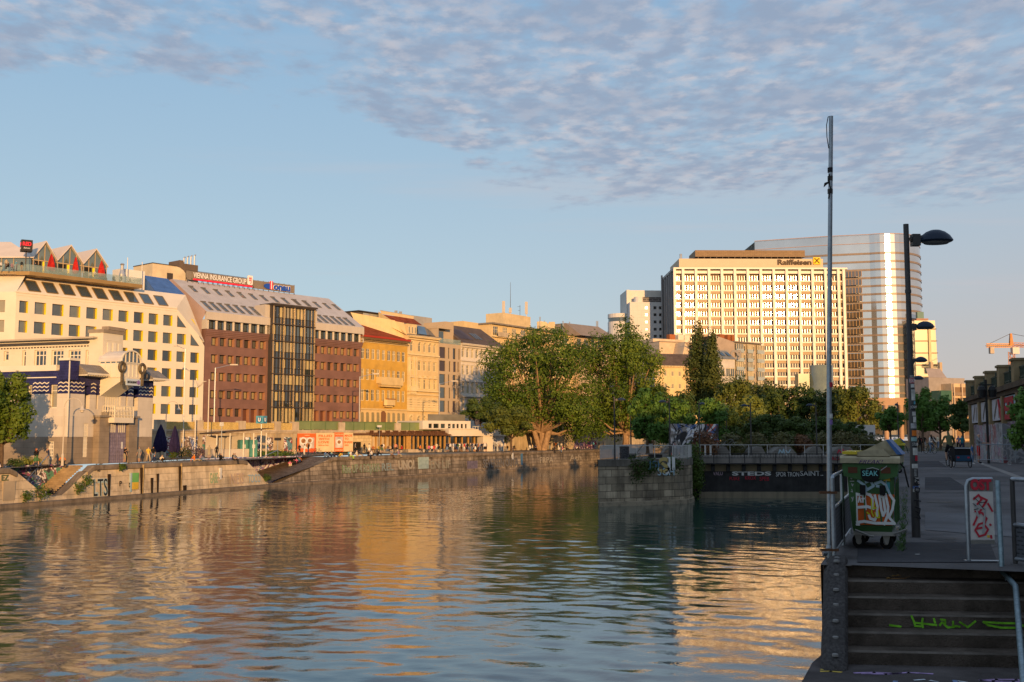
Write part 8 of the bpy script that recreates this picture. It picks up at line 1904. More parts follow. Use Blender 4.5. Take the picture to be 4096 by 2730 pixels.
m1=MB();m1.box(fx(1402),fx(1443),-.06,-.004,0,zt_-1.1);m1.build('doorway',pm('black_doorway',(.02,.017,.013),.8),wbr)
m1=MB();m1.box(xk1,xe_,1.2,1.3,0,zt_);m1.build('glazed_front',G_DARK,wbr)
for k in range(17):
 x=xk1+.4+(xe_-xk1-.8)*k/16;m1=MB();m1.box(x-.13,x+.13,.6,.9,0,zt_);m1.build('post',M_OAK,wbr)
m1=MB();m1.box(fx(1630),fx(1648),.3,.5,0,zt_-.05);m1.build('slatted_door',M_OAK,wbr)
m1=MB()
for k in range(6):m1.box(fx(1410),xe_+.4,-.5+.35*k,-.28+.35*k,zt_+.05+.13*k,zt_+.14+.13*k)
for k in range(40):x=xk1+(xe_-xk1)*k/39;m1.box(x-.05,x+.05,-.56,1.5,zt_-.02,zt_+.9 if k%4==0 else zt_+.25)
m1.build('slat_canopy',pm('dark_brown_slats',(.14,.07,.04),.8,var=.3,vs=2),wbr)
m1=MB();m1.box(fx(1600),xe_,-.6,.4,0,.55);m1.box(xk1+1,fx(1625),-.6,.4,0,.55);m1.build('seat_wall',M_TRIM,wbr)
caf=thing('white_cafe','white two-storey riverside cafe with a glass terrace on its rounded upper floor','cafe',FO.loc,FO.rot);c0,c1,c2=fx(1690,1),fx(1882,1),fx(2010,1);za_,zb_,zc_=fz(1800,1745),fz(1800,1717),fz(1800,1684)
M_CAF=pm('white_cafe_render',(.64,.57,.48),.7,var=.04)
whs=[(c0+(c1-c0)*a,c0+(c1-c0)*b,zb_+.15,zc_-.55)for a,b in((.12,.19),(.22,.33),(.37,.46),(.52,.58),(.61,.67),(.70,.75),(.79,.84),(.88,.92))]
wall_part(caf,M_CAF,c0,c1,zb_,zc_,whs,.25,y=1);m1=MB();m1.box(c0,c1,1.26,9,zb_-.1,zc_);m1.box(c0-.01,c0,1,9,zb_,zc_);m1.build('upper_floor',M_CAF,caf)
for h in whs:win(caf,h[0],h[2],h[1]-h[0],h[3]-h[2],1.22,STEEL_DK,random.choice([G_DARK,G_SKY]),t=.08)
m1=MB();m1.box(fx(1795),c2,0,8,za_,zb_);m1.box(fx(1795),c1,-.15,8,zb_,zb_+.15);m1.build('balcony_band',M_CAF,caf)
m1=MB();m1.box(fx(1795),fx(1975),2,2.1,0,za_);m1.build('glazed_front',G_DARK,caf);m1=MB()
for k in range(8):x=fx(1797)+(fx(1970)-fx(1797))*k/7;m1.box(x-.12,x+.12,1.7,1.95,0,za_)
m1.build('posts',M_OAK,caf);m1=MB();m1.box(fx(1935),fx(1974),.2,1.9,0,za_);m1.build('side_wing',M_CAF,caf)
m1=MB();m1.box(fx(1974),fx(2024),.6,.75,0,fz(1980,1746));m1.build('poster_wall',pm('scribbled_poster',(.44,.44,.45),.8,var=.5,vs=4),caf)
m1=MB();m1.box(c0+1.5,c1-1,1.4,1.45,zc_+.01,zc_+1.2);m1.build('glass_balustrade',glassy('mirror_balustrade',(.30,.28,.24),.04,metal=.4),caf)
m1=MB();m1.tube([(c1,.3,zb_+.5),(c2,.3,zb_+.5)],.05,4)
for k in range(14):x=c1+(c2-c1)*k/13;m1.tube([(x,.3,zb_),(x,.3,zb_+.5)],.04,4)
m1.build('terrace_railing',M_WPT,caf)
def QB(px,py):return G(px,py,ZQ)
M_NAVY=pm('navy_parasol_cloth',(.025,.02,.06),.8,var=.3,vs=3);M_CRCL=pm('cream_parasol_cloth',(.55,.45,.30),.8)
for px,py,h,r_,mt,lb in((640,1835,4.3,.8,M_NAVY,'navy folded parasol beside the pavilion, larger of two'),(697,1836,4.1,.62,M_NAVY,'navy folded parasol by the plant boxes, slimmer of two'),(122,1838,3.5,.55,M_CRCL,'cream folded parasol against the pavilion side wall'),(52,1838,3.9,.55,M_NAVY,'dark folded parasol in the shade of the leftmost tree')):parasol_closed('closed_parasol',lb,QB(px,py),h,r_,mt,None)
p=FO.o+FO.u*fx(1907,3)+FO.n*3;parasol_closed('closed_parasol','brown folded parasol on the terrace of the white cafe',(p.x,p.y,ZQ+zb_),4.2,.5,M_VIO,None)
for px,py,w_,lb in((2108,1800,4.4,'open taupe parasol beside a palm, left of two'),(2238,1797,4.0,'open taupe parasol in front of the painted wall, right of two')):
 t=thing('open_parasol',lb,'parasol',QB(px,py));m1=MB();m1.lathe([(w_+.05,2.5),(w_,2.65),(w_*.5,3.35),(.1,4.0),(0,4.05)],8);m1.build('canopy',pm('taupe_canvas',(.30,.23,.16),.8),t);m1=MB();m1.tube([(0,0,0),(0,0,4)],.07,6);m1.build('pole',M_OAK,t)
s=WL.s_at(2370);m1=MB();w_slab(m1,WL.s_at(2295),WL.s_at(2382),-.12,-.02,ZQ,6.9,2.0);tag(m1.build('painted_wall',graffiti('shoe_mural_colours',(.20,.05,.10),[(.34,.22,.30),(.62,.5,.36),(.46,.06,.16),(.12,.07,.22),(.60,.50,.42),(.05,.03,.05)],.16,.5,11.0)),'wall panel painted in purple, crimson and cream shapes','mural')
for px,lb in((578,'left'),(602,'right')):
 t=thing('portable_toilet','teal portable toilet with a white door notice, %s of the pair'%lb,'portable toilet',D(970+(px-578)*1.6,1800,150).xy[:]+(ZQ,),.6,'portable toilets');m1=MB();m1.box(-.55,.55,-.55,.55,0,2.1);m1.prism([(-.6,2.1),(.6,2.1),(.45,2.35),(-.45,2.35)],'y',-.58,.58);m1.build('cabin',pm('teal_plastic',(.06,.22,.20),.5,var=.2,vs=2),t);m1=MB();m1.box(-.42,.42,-.59,-.55,.1,1.95);d_=m1.build('door',pm('teal_plastic_door',(.08,.26,.23),.5),t);m1=MB();m1.box(-.2,.2,-.61,-.592,1.2,1.7);m1.build('notice',P_W,d_)
FH2=D(850,1830,146);t=thing('kiosk','kiosk with a tilted slatted roof before the painted arches','kiosk',(FH2.x,FH2.y,ZQ),.7)
m1=MB();m1.box(0,5.6,0,2.4,0,1.1);m1.box(0,5.6,2.3,2.4,1.1,2.9);m1.build('counter',pm('pale_counter',(.45,.40,.34),.7),t);m1=MB();m1.prism([(-.6,3.1),(8.2,3.9),(8.2,3.98),(3.0,3.6),(-.6,3.3)],'y',-1.4,3.0);m1.build('roof',pm('brown_slatted_roof',(.16,.11,.07),.8,brick=(8,.2,.04,.4,.1)),t)
m1=MB()
for x in(.1,2,4,5.5,7.4):m1.tube([(x,-1,0),(x,-1,3.3)],.09,5)
m1.build('posts',M_WPT,t)
def post_thing(name,label,cat,px,py,ytop,mat,r_=.06,head=None,z=ZQ,Y=None):
 p=D(px,py,Y)if Y else G(px,py,z);t=thing(name,label,cat,(p.x,p.y,z));h_=D(px,ytop,p.y).z-z;m1=MB();m1.tube([(0,0,0),(0,0,h_)],[r_,r_*.8],8);m1.build('pole',mat,t,smooth=True)
 if head:head(t,h_)
 return t
M_IVR=flat('ivory_lamp_paint',(.52,.46,.38),.5)
def hook(sx):
 def f(t,h_):
  r_=.85;m1=MB();m1.tube([(sx*(r_-r_*math.cos(a)),0,h_+.1+r_*math.sin(a))for a in[k*math.pi/10 for k in range(11)]],.045,6);m1.build('hook',M_IVR,t);m1=MB();m1.lathe([(.06,.3),(.14,.12),(.34,-.1),(.2,-.12),(.18,-.3),(0,-.36)],12,(sx*2*r_,0));m1.v=[(a,b,c+h_-.1)for a,b,c in m1.v];m1.build('lamp_bell',M_IVR,t);m1=MB();m1.lathe([(.14,0),(.13,1.0),(.07,1.2)],10);m1.build('base',M_IVR,t)
 return f
post_thing('hook_lamp','ivory crook street lamp before the tiled pavilion','street lamp',249,1864,1633,M_IVR,.07,hook(1));post_thing('hook_lamp','ivory crook street lamp right of the pavilion, by the navy parasols','street lamp',660,1830,1634,M_IVR,.07,hook(1))
def arm(sx):
 def f(t,h_):m1=MB();m1.tube([(0,0,h_-.1),(sx*2.6,0,h_+.5)],.05,5);m1.build('arm',ALU,t);m1=MB();m1.box(sx*2.5,sx*3.8,-.18,.18,h_+.4,h_+.62);m1.build('lamp_head',M_IVR,t)
 return f
for px,yt,sx,Y,lb in((733,1396,-.5,176,'tall street lamp in front of the white hotel edge'),(856,1472,1,180,'street lamp before the left red-brown front'),(1437,1507,1,210,'street lamp before the ochre house'),(1757,1535,1,222,'street lamp before the beige house')):post_thing('street_lamp','grey '+lb,'street lamp',px,1690,yt,ALU,.13,arm(sx),ZU,Y)
for px,yt,lb in((731,1511,'left of three'),(778,1514,'middle one of three'),(829,1518,'right of three')):post_thing('flagpole','bare white flagpole, %s before the upper street'%lb,'flagpole',px,1824+(px>800)*2,yt,M_WPT,.08)
p0,p1=D(783,1523,156),D(826,1526,156);m1=MB();m1.tube([p0,p0.lerp(p1,.3)+Vector((0,0,-.8)),p0.lerp(p1,.5)+Vector((0,0,-.5)),p0.lerp(p1,.7)+Vector((0,0,-.1)),p1],[.06,.3,.18,.1,.05],6);tag(m1.build('furled_flag',M_IVR),'pale furled flag drooping between two flagpoles','flag')
def usign(t,h_):
 m1=MB();m1.box(-.55,.55,-.55,.55,h_-.1,h_+.95);b_=m1.build('sign_cube',flat('metro_blue',(.10,.34,.44),.4),t)
 for rz,x,y in((0,0,-.56),(math.pi/2,.56,0)):
  m1=MB();m1.lathe([(.42,0),(.42,.02),(0,.02)],20);m1.xform(Matrix.Translation((x,y,h_+.42))@Matrix.Rotation(rz,4,'Z')@Matrix.Rotation(math.pi/2,4,'X'));m1.build('disc',flat('metro_dark_blue',(.03,.16,.30),.4),b_);text('U',M_WL,b_,(x*1.04,y*1.04,h_+.42),w=.42,h=.56,rotz=rz,bold=.06)
t=post_thing('metro_sign','blue cube metro sign with white letters on a tall post','sign',1043,1828,1692,ALU,.1,usign);t.rotation_euler=(0,0,-.3)
def plate(mt,w_,h2):
 def f(t,h_):m1=MB();m1.box(-w_,w_,-.1,-.05,h_-h2,h_);m1.build('plate',mt,t)
 return f
for px,py,yt,mt,w_,h2,lb in((926,1822,1750,S_W,.45,1.1,'white notice post before the kiosk'),(1073,1815,1758,P_R,.4,.7,'small red and white sign post right of the toilets'),(1110,1824,1752,P_K,.5,.4,'dark street-name post before the bricked-up arch'),(884,1835,1690,S_W,.25,.5,'slim lamp post with a white top before the kiosk'),(1517,1812,1702,S_W,.4,.35,'slim post with a square notice before the wooden bar'),(2085,1797,1706,S_W,.5,.12,'slim lamp post beside the palm'),(2278,1796,1708,S_W,.5,.12,'slim lamp post at the painted wall'),(2447,1790,1718,S_W,.5,.12,'slim lamp post behind the pier railing'),(1793,1808,1705,S_W,.3,.12,'slim lamp post at the corner of the white cafe')):post_thing('sign_post',lb,'post',px,py,yt,M_GALV,.06,plate(mt,w_,h2))
for i,(px,py,r_,h_,lm,lb)in enumerate(((108,1862,.7,.8,L_LIME,'yellow-green potted bush behind the green-skirted person'),(170,1858,.8,.9,L_LIME,'bright round potted bush right of the green-skirted person'),(215,1856,.7,1.1,L_RUST,'rusty potted bush by the pavilion wall'),(410,1850,.9,2.0,L_DARK,'dark bushy plant in a tub left of the violet door'),(525,1847,1.1,1.7,L_OLIVE,'olive plant in a tub right of the violet door'),(690,1836,.6,1.5,L_IVY,'tall green grass pot between the navy parasols'),(730,1832,1.6,1.5,L_MEAD,'feathery planter behind the seated people'),(800,1828,1.8,1.5,leaf_mat('lavender_leaves',(.10,.07,.10),(.18,.13,.16)),'lilac planter before the kiosk'),(850,1826,1.2,1.6,L_IVY,'green planter left of the person in black'),(60,1868,.8,.7,L_DARK,'dark low bush at the quay edge, far left'),(1090,1824,3.2,.7,L_IVY,'green hedge strip right of the toilets'),(1340,1815,2.4,.5,L_MEAD,'grass strip below the hoardings'),(2225,1780,3.2,4.2,L_OLIVE,'leafy bush under the largest tree'),(2160,1795,1.2,3.0,L_DARK,'dark slim bush between the two open parasols'),(2075,1800,1.0,3.4,L_DARK,'dark palm tub beside the open parasol'))):p=QB(px,py);bush('potted_plant',lb,p,r_,r_*.8,h_,lm,500 if r_<2 else 1200,.12+.05*r_,100+i)
for px,py,z_,r_,lb in((343,1935,1.6,.8,'green weed on the quay wall by the stair parapet'),(310,1968,.9,.9,'green weed low on the stair parapet'),(155,1985,.5,1.3,'green weed at the foot of the notch wall'),(478,1882,2.9,.5,'small weed under the quay coping'),(100,1985,.5,.8,'small weed on the plinth left of the notch'),(1060,1905,.8,.7,'green weed at the foot of the ramp wall')):p=Q.at(Q.s_at(px),-.45);bush('wall_weed',lb,(p.x,p.y,z_),r_*.8,.4,r_*1.1,L_IVY,260,.16,140+int(px))
# ===== VIADUCT AND THE RIGHT EDGE
FVd=Facade((41.6,97.5),(-.296,-.955),ZN);vi=thing('viaduct_wall','old railway viaduct wall with painted panels, stone piers and iron parapet at the right','wall',FVd.loc,FVd.rot);Lv=50.0;zt_=4.7
M_VST=pm('sooty_ochre_stone',(.26,.19,.105),.9,var=.25,vs=.8,streak=.4);M_VDK=pm('sooty_cornice',(.10,.075,.055),.9,var=.3)
m1=MB();m1.box(0,Lv,0,8,0,2.6);m1.build('lower_wall',graffiti('viaduct_paint',(.26,.22,.22),[(.13,.06,.15),(.26,.25,.25),(.24,.05,.06),(.03,.03,.03),(.08,.17,.13),(.25,.22,.23)],.3,.55,14.0),vi)
m1=MB();m1.box(0,Lv,.7,8,2.6,zt_);m1.build('recess_wall',pm('dark_recess',(.05,.042,.038),.9),vi);m1=MB();m1.box(-.2,Lv,-.55,8,zt_,zt_+.35);m1.box(-.1,Lv,-.3,8,zt_-.3,zt_);m1.build('cornice',M_VDK,vi)
pan=(pm('greyish_white_panel',(.42,.41,.44),.7,var=.1,vs=2),pm('pale_blue_panel_paint',(.34,.46,.52),.7,var=.1,vs=2))
for k in range(7):
 x=.3+7.1*k;m1=MB();m1.box(x,x+.9,-.3,.7,0,zt_-.3);m1.build('pilaster',M_VST,vi);m1=MB();m1.box(x-.15,x+1.1,-.45,.9,zt_+.35,zt_+1.75);m1.box(x-.25,x+1.2,-.55,1.0,zt_+1.75,zt_+1.9);m1.build('parapet_pier',M_VST,vi)
 m1=MB();m1.box(x+.95,x+6.9,-.12,.0,2.75,zt_-.35);pn=m1.build('panel',pan[k>2],vi)
 if k<4:m1=MB();strokes(m1,[[(.2,.1),(.5,.9)],[(.7,.1),(.72,.8)]],x+1.2,2.9,5,1.3,-.125,.4);m1.build('dark_stroke',STEEL_DK,pn)
 m1=MB()
 for z in(.45,.6,1.25):m1.box(x+1.1,x+7,-.15,-.05,zt_+z,zt_+z+.09)
 for q in range(13):xx=x+1.3+.45*q;m1.box(xx-.05,xx+.05,-.14,-.06,zt_+.35,zt_+1.3)
 m1.box(x+4,x+4.15,-.2,0,zt_+.35,zt_+1.6);m1.build('iron_parapet',flat('green_black_iron',(.035,.05,.035),.6),vi)
text('VEEL',pm('drippy_red_paint',(.34,.02,.03),.7,var=.3,vs=4),vi,(FVd.x(4034),-.16,3.5),w=FVd.x(4072)-FVd.x(3996),h=1.55,bold=.05,name='graffiti');text('VEEL',MATS['drippy_red_paint'],vi,(39.4,-.16,3.5),w=4.6,h=1.55,bold=.05,name='graffiti')
m1=MB();m1.box(25,37,-2.2,-.4,0,2.3);tag(m1.build('container',graffiti('container_paint',(.17,.17,.18),[(.22,.13,.18),(.24,.27,.29),(.2,.05,.05),(.3,.3,.3),(.12,.20,.24)],.35,.5,20.0),None),'pale scribbled container along the foot of the viaduct','container');o=bpy.data.objects['container'];o.location=FVd.loc;o.rotation_euler=(0,0,FVd.rot)
t=thing('light_stand','black post with a crossbar carrying two stage spotlights before the viaduct','spotlight stand',D(3955,1850,62).xy[:]+(ZN,));hz_=D(3955,1540,62).z-ZN
m1=MB();m1.tube([(0,0,0),(0,0,hz_+.3)],.07,6);m1.tube([(-.4,0,hz_),(.45,0,hz_)],.04,5);m1.build('post',flat('black_post',(.02,.02,.02)),t)
for x in(-.3,.32):m1=MB();m1.lathe([(0,-.75),(.2,-.72),(.24,-.3),(.16,-.1),(0,-.05)],12,(x,-.1));m1.v=[(a,b,c+hz_)for a,b,c in m1.v];m1.build('spotlight',flat('black_housing',(.015,.015,.015),.4),t)
for k,(px,py)in enumerate(((3985,1858),(4040,1845),(3975,1838))):
 p=G(px,py,ZN);t=thing('crowd_barrier','galvanised crowd barrier before the container, %s of three'%('nearest','right','rearmost')[k],'barrier',p,-.2+.4*k,'crowd barriers');m1=MB();m1.tube([(-1,0,.1),(-1,0,1.1),(1,0,1.1),(1,0,.1)],.03,6);m1.tube([(-1,0,.25),(1,0,.25)],.02,5);m1.build('frame',M_GALV,t);m1=MB()
 for q in range(12):m1.tube([(-.9+.165*q,0,.25),(-.9+.165*q,0,1.1)],.012,4)
 m1.build('bars',M_GALV,t);m1=MB();m1.tube([(-.7,-.35,0),(-.7,.35,0)],.03,5);m1.tube([(.7,-.35,0),(.7,.35,0)],.03,5);m1.build('feet',M_GALV,t)
t=thing('white_kiosk','small white kiosk with dark doors beyond the garden','kiosk',base_at(3460,150,ZN));m1=MB();m1.box(-2,1.4,0,3,0,3.2);m1.build('wall',flat('white_kiosk_paint',(.56,.54,.52)),t);m1=MB();m1.box(-.2,.3,-.05,-.004,0,2.2);m1.box(.6,1.1,-.05,-.004,0,2.2);m1.build('doors',P_K,t)
# ===== PEOPLE
CLO=dict(black=(.018,.018,.02),white=(.70,.66,.60),grey=(.22,.22,.23),navy=(.03,.04,.09),blue=(.08,.16,.34),teal=(.03,.18,.22),green=(.06,.15,.06),lime=(.36,.55,.08),red=(.50,.03,.03),orange=(.66,.18,.03),rust=(.36,.11,.03),pink=(.62,.14,.28),yellow=(.66,.45,.08),beige=(.48,.37,.24),brown=(.12,.07,.04),denim=(.14,.20,.30),olive=(.12,.12,.06),cream=(.66,.56,.40),salmon=(.62,.26,.18),mauve=(.28,.18,.24),cyan=(.10,.36,.48),khaki=(.34,.28,.18))
HAIR=dict(black=(.012,.01,.01),brown=(.06,.035,.02),blond=(.42,.28,.10),red=(.26,.07,.02),grey=(.40,.38,.36),bald=(.42,.24,.16))
def cl(c):return flat('cloth_'+c,CLO[c],.85)
M_SK,M_SKD=pm('skin',(.46,.27,.18),.6,var=.08),pm('dark_skin',(.09,.05,.03),.6,var=.08)
BASE=dict(pel=(0,0,.96),wai=(0,0,1.10),che=(0,-.01,1.30),nec=(0,.0,1.47),hed=(0,-.02,1.58),top=(0,-.01,1.69),nos=(0,-.115,1.59),shL=(.17,0,1.41),elL=(.24,.02,1.14),wrL=(.25,-.06,.90),haL=(.25,-.09,.82),hiL=(.09,0,.90),knL=(.10,-.02,.50),anL=(.10,.02,.09),toL=(.11,-.15,.03))
def pose(**k):
 J=dict(BASE)
 for n in list(J):
  if n[-1]=='L':x,y,z=J[n];J[n[:-1]+'R']=(-x,y,z)
 dz=k.pop('dz',0);lean=k.pop('lean',0)
 for n,(x,y,z)in J.items():
  up_=n in('wai','che','nec','hed','top','nos')or n[:2]in('sh','el','wr','ha')
  J[n]=(x,y-(lean*(z-.96)if up_ else 0),z+(dz if up_ or n[:3]in('pel','hiL','hiR')else 0))
 for n,v in k.items():
  if n[-1]=='B':
   for s,q in((1,'L'),(-1,'R')):J[n[:-1]+q]=(v[0]*s,v[1],v[2])
  else:J[n]=v
 return J
POSES=dict(stand=pose(),turn=pose(wrR=(-.10,-.22,1.02),haR=(-.02,-.27,1.03),knL=(.13,-.05,.5),anL=(.15,-.02,.09),toL=(.18,-.18,.03)),walk=pose(lean=.05,knL=(.10,-.22,.52),anL=(.10,-.30,.12),toL=(.11,-.46,.08),knR=(-.10,.06,.48),anR=(-.10,.30,.16),toR=(-.10,.18,.03),wrL=(.24,.16,.93),haL=(.24,.18,.85),wrR=(-.24,-.22,.95),haR=(-.24,-.28,.89)),phone=pose(elR=(-.26,-.16,1.18),wrR=(-.16,-.38,1.32),haR=(-.14,-.43,1.38)),smoke=pose(lean=.12,elR=(-.27,-.18,1.22),wrR=(-.10,-.26,1.45),haR=(-.06,-.22,1.52)),edge=pose(dz=-.86,lean=.12,knB=(.11,-.44,.10),anB=(.11,-.48,-.34),toB=(.11,-.64,-.38),elB=(.25,.02,.34),wrB=(.18,-.22,.16),haB=(.14,-.28,.13)),ground=pose(dz=-.86,lean=.18,knB=(.12,-.42,.46),anB=(.12,-.62,.08),toB=(.12,-.76,.03),elB=(.24,-.10,.34),wrB=(.14,-.36,.42),haB=(.08,-.42,.44)),legs=pose(dz=-.86,lean=-.12,knB=(.12,-.46,.22),anB=(.13,-.86,.06),toB=(.14,-.92,.15),elB=(.26,.18,.28),wrB=(.28,.28,.04),haB=(.28,.30,.01)),bench=pose(dz=-.44,lean=.08,knB=(.13,-.44,.52),anB=(.12,-.42,.09),toB=(.12,-.58,.03),elB=(.24,-.04,.74),wrB=(.14,-.30,.58),haB=(.10,-.36,.56)),squat=pose(dz=-.60,lean=.45,pel=(0,.12,.36),hiB=(.10,.10,.34),knB=(.22,-.36,.52),anB=(.16,-.06,.09),toB=(.20,-.24,.03),elB=(.30,-.34,.56),wrB=(.34,-.58,.50),haB=(.36,-.66,.48)),cycle=pose(lean=.35,dz=.06,knL=(.10,-.36,.72),anL=(.10,-.22,.34),toL=(.10,-.38,.30),knR=(-.10,-.22,.54),anR=(-.10,-.02,.16),toR=(-.10,-.16,.12),elB=(.30,-.30,1.14),wrB=(.27,-.56,1.06),haB=(.25,-.62,1.07)),reach=pose(elR=(-.26,-.20,1.20),wrR=(-.16,-.46,1.16),haR=(-.12,-.54,1.15),elL=(.26,-.14,1.14),wrL=(.10,-.30,1.10),haL=(.03,-.34,1.10)))
BONES=[('pel','wai',1),('wai','che',1),('che','nec',1),('nec','hed',0),('hed','top',3),('hed','nos',0)]
for q in 'LR':BONES+=[('che','sh'+q,1),('sh'+q,'el'+q,1),('el'+q,'wr'+q,5),('wr'+q,'ha'+q,0),('pel','hi'+q,2),('hi'+q,'kn'+q,2),('kn'+q,'an'+q,6),('an'+q,'to'+q,4)]
RAD=dict(pel=(.145,.11),wai=(.125,.095),che=(.16,.105),nec=(.055,.06),hed=(.078,.098),top=(.06,.07),nos=(.016,.016),sh=(.066,.066),el=(.046,.046),wr=(.031,.031),ha=(.036,.02),hi=(.095,.095),kn=(.060,.060),an=(.042,.042),to=(.042,.030))
BODY={}
def body_mesh(pn):
 """one continuous figure grown over the joints; fingers and thumb branch from each palm"""
 if pn in BODY:return BODY[pn]
 J=POSES[pn];names=list(J);V=[Vector(J[n])for n in names];E=[(names.index(a),names.index(b))for a,b,_ in BONES];rd=[RAD[n if n in RAD else n[:2]]for n in names]
 for q in 'LR':
  h,w=Vector(J['ha'+q]),Vector(J['wr'+q]);d=(h-w).normalized();sd=d.cross(Vector((1,0,0))if abs(d.x)<.8 else Vector((0,1,0))).normalized();ih=names.index('ha'+q)
  for k,(o_,l_)in enumerate(((-.026,.060),(-.009,.072),(.009,.068),(.026,.054))):V.append(h+sd*o_+d*l_*.5);V.append(h+sd*o_*1.1+d*l_+Vector((0,-.012,0)));E+=[(ih,len(V)-2),(len(V)-2,len(V)-1)];rd+=[(.009,.009),(.008,.008)]
  V.append(w.lerp(h,.6)+sd*.05+d*.03);E.append((ih,len(V)-1));rd.append((.010,.010))
 me=bpy.data.meshes.new('person');me.from_pydata(V,E,[]);o=bpy.data.objects.new('person',me);COL.objects.link(o)
 m=o.modifiers.new('skin','SKIN');m.use_smooth_shade=True;sv=me.skin_vertices[0].data
 for i,r_ in enumerate(rd):sv[i].radius=r_;sv[i].use_root=i==names.index('pel')
 o.modifiers.new('sub','SUBSURF').levels=1
 b=bpy.data.meshes.new_from_object(o.evaluated_get(bpy.context.evaluated_depsgraph_get()));bpy.data.objects.remove(o)
 b.materials.clear()
 for k in range(7):b.materials.append(M_SK)
 H=Vector(J['hed'])
 for p in b.polygons:
  c=p.center;best=(9,0)
  for a_,b_,s in BONES:
   A,B=Vector(J[a_]),Vector(J[b_]);t=max(0,min(1,(c-A).dot(B-A)/(B-A).length_squared));r_=sum(RAD[n if n in RAD else n[:2]][0]for n in(a_,b_))/2
   d=(c-A.lerp(B,t)).length-r_*.6
   if d<best[0]:best=(d,s)
  s=best[1]
  if s in(0,3)and(c-H).length<.19 and c.z>H.z-.09:s=3 if(c.z>H.z+.045 or c.y>H.y+.02)and c.y>H.y-.085 else 0
  p.material_index=s
 b.name='person';BODY[pn]=b;return b
SEEN=set()
PH=dict(stand='standing',turn='talking',walk='walking',phone='raising a phone',smoke='hand to face',edge='dangling legs',ground='crouched',legs='lounging',bench='seated',squat='squatting',cycle='riding',reach='gesturing')
def person(loc,ps,rz,top,bot,hair='brown',where='',kind='',shoe='black',group=None,s=1.0,skin=None):
 """kind letters: s short sleeves, h shorts, k skirt, l long hair"""
 o=bpy.data.objects.new('person',body_mesh(ps));COL.objects.link(o);o.location=loc;o.rotation_euler=(0,0,rz);o.scale=(s,s,s)
 sk=skin or M_SK;legs='skirt' if 'k' in kind else 'shorts' if 'h' in kind else 'trousers'
 mats=[sk,cl(top),cl(bot),flat('hair_'+hair,HAIR[hair],.6)if hair!='bald' else sk,cl(shoe),sk if 's' in kind else cl(top),sk if 'h' in kind or 'k' in kind else cl(bot)]
 for i,m in enumerate(mats):o.material_slots[i].link='OBJECT';o.material_slots[i].material=m
 lab=' '.join(('person in %s top and %s %s %s %s'%(top,bot,legs,PH[ps],where)).split())
 if lab in SEEN:print('DUPLICATE',lab)
 SEEN.add(lab);tag(o,lab,'person',group)
 if len(lab.split())>16:print('LONG',lab)
 if 'k' in kind:m1=MB();m1.lathe([(.25,.50),(.19,.80),(.135,1.04)],14,sy=.8);m1.build('skirt',cl(bot),o,smooth=True)
 if 'l' in kind:m1=MB();J=POSES[ps];h=J['hed'];m1.lathe([(.0,h[2]+.12),(.095,h[2]+.06),(.11,h[2]-.08),(.12,h[2]-.26),(.02,h[2]-.30)],12,(h[0],h[1]+.05));m1.build('hair',flat('hair_'+hair,HAIR[hair],.6),o,smooth=True)
 return o
def far(px,py):
 """standing room on the far promenade: in front of the fronts that line it"""
 p=G(px,py,ZQ);r_=random.Random(px*7+int(py)).random()
 for F,a,b,y1,sp in((FS,0,640,-1.0,1.0),(FO,1405,2040,-1.1,4.0)):
  if a<px<b and(p.xy-F.o).dot(F.n)>y1:
   t=(F.o+F.n*(y1-sp*r_)).dot(F.n)/p.xy.dot(F.n);return Vector((p.x*t,p.y*t,ZQ))
 if px>2040:
  s=Q.s_at(px)
  while(p.xy-Q.at(s+8)).dot(Vector((-Q.dirn(s).y,Q.dirn(s).x)))>9-4*r_:p=Vector((p.x*.99,p.y*.99,ZQ))
 return p
def crowd(rows,group,z=ZQ,Yf=None):
 for r in rows:px,py,ps,rz,top,bot,hair,kind,where=r[:9];p=far(px,py)if z==ZQ else G(px,py,z);p+=Vector((0,0,.1 if 'seat wall' in where else 0));person(p,ps,R(rz),top,bot,hair,where,kind,group=group)
GQ='people on the far promenade'
def edge(rows):
 for px,top,bot,hair,kind,where,ps in rows:
  s=Q.s_at(px);p=Q.at(s,-.05 if ps=='edge' else.75);u=Q.dirn(s);person((p.x,p.y,ZQ+.03),ps,math.atan2(u.y,u.x)+(0 if ps=='edge' else random.uniform(-.6,.6)),top,bot,hair,where,kind,group=GQ)
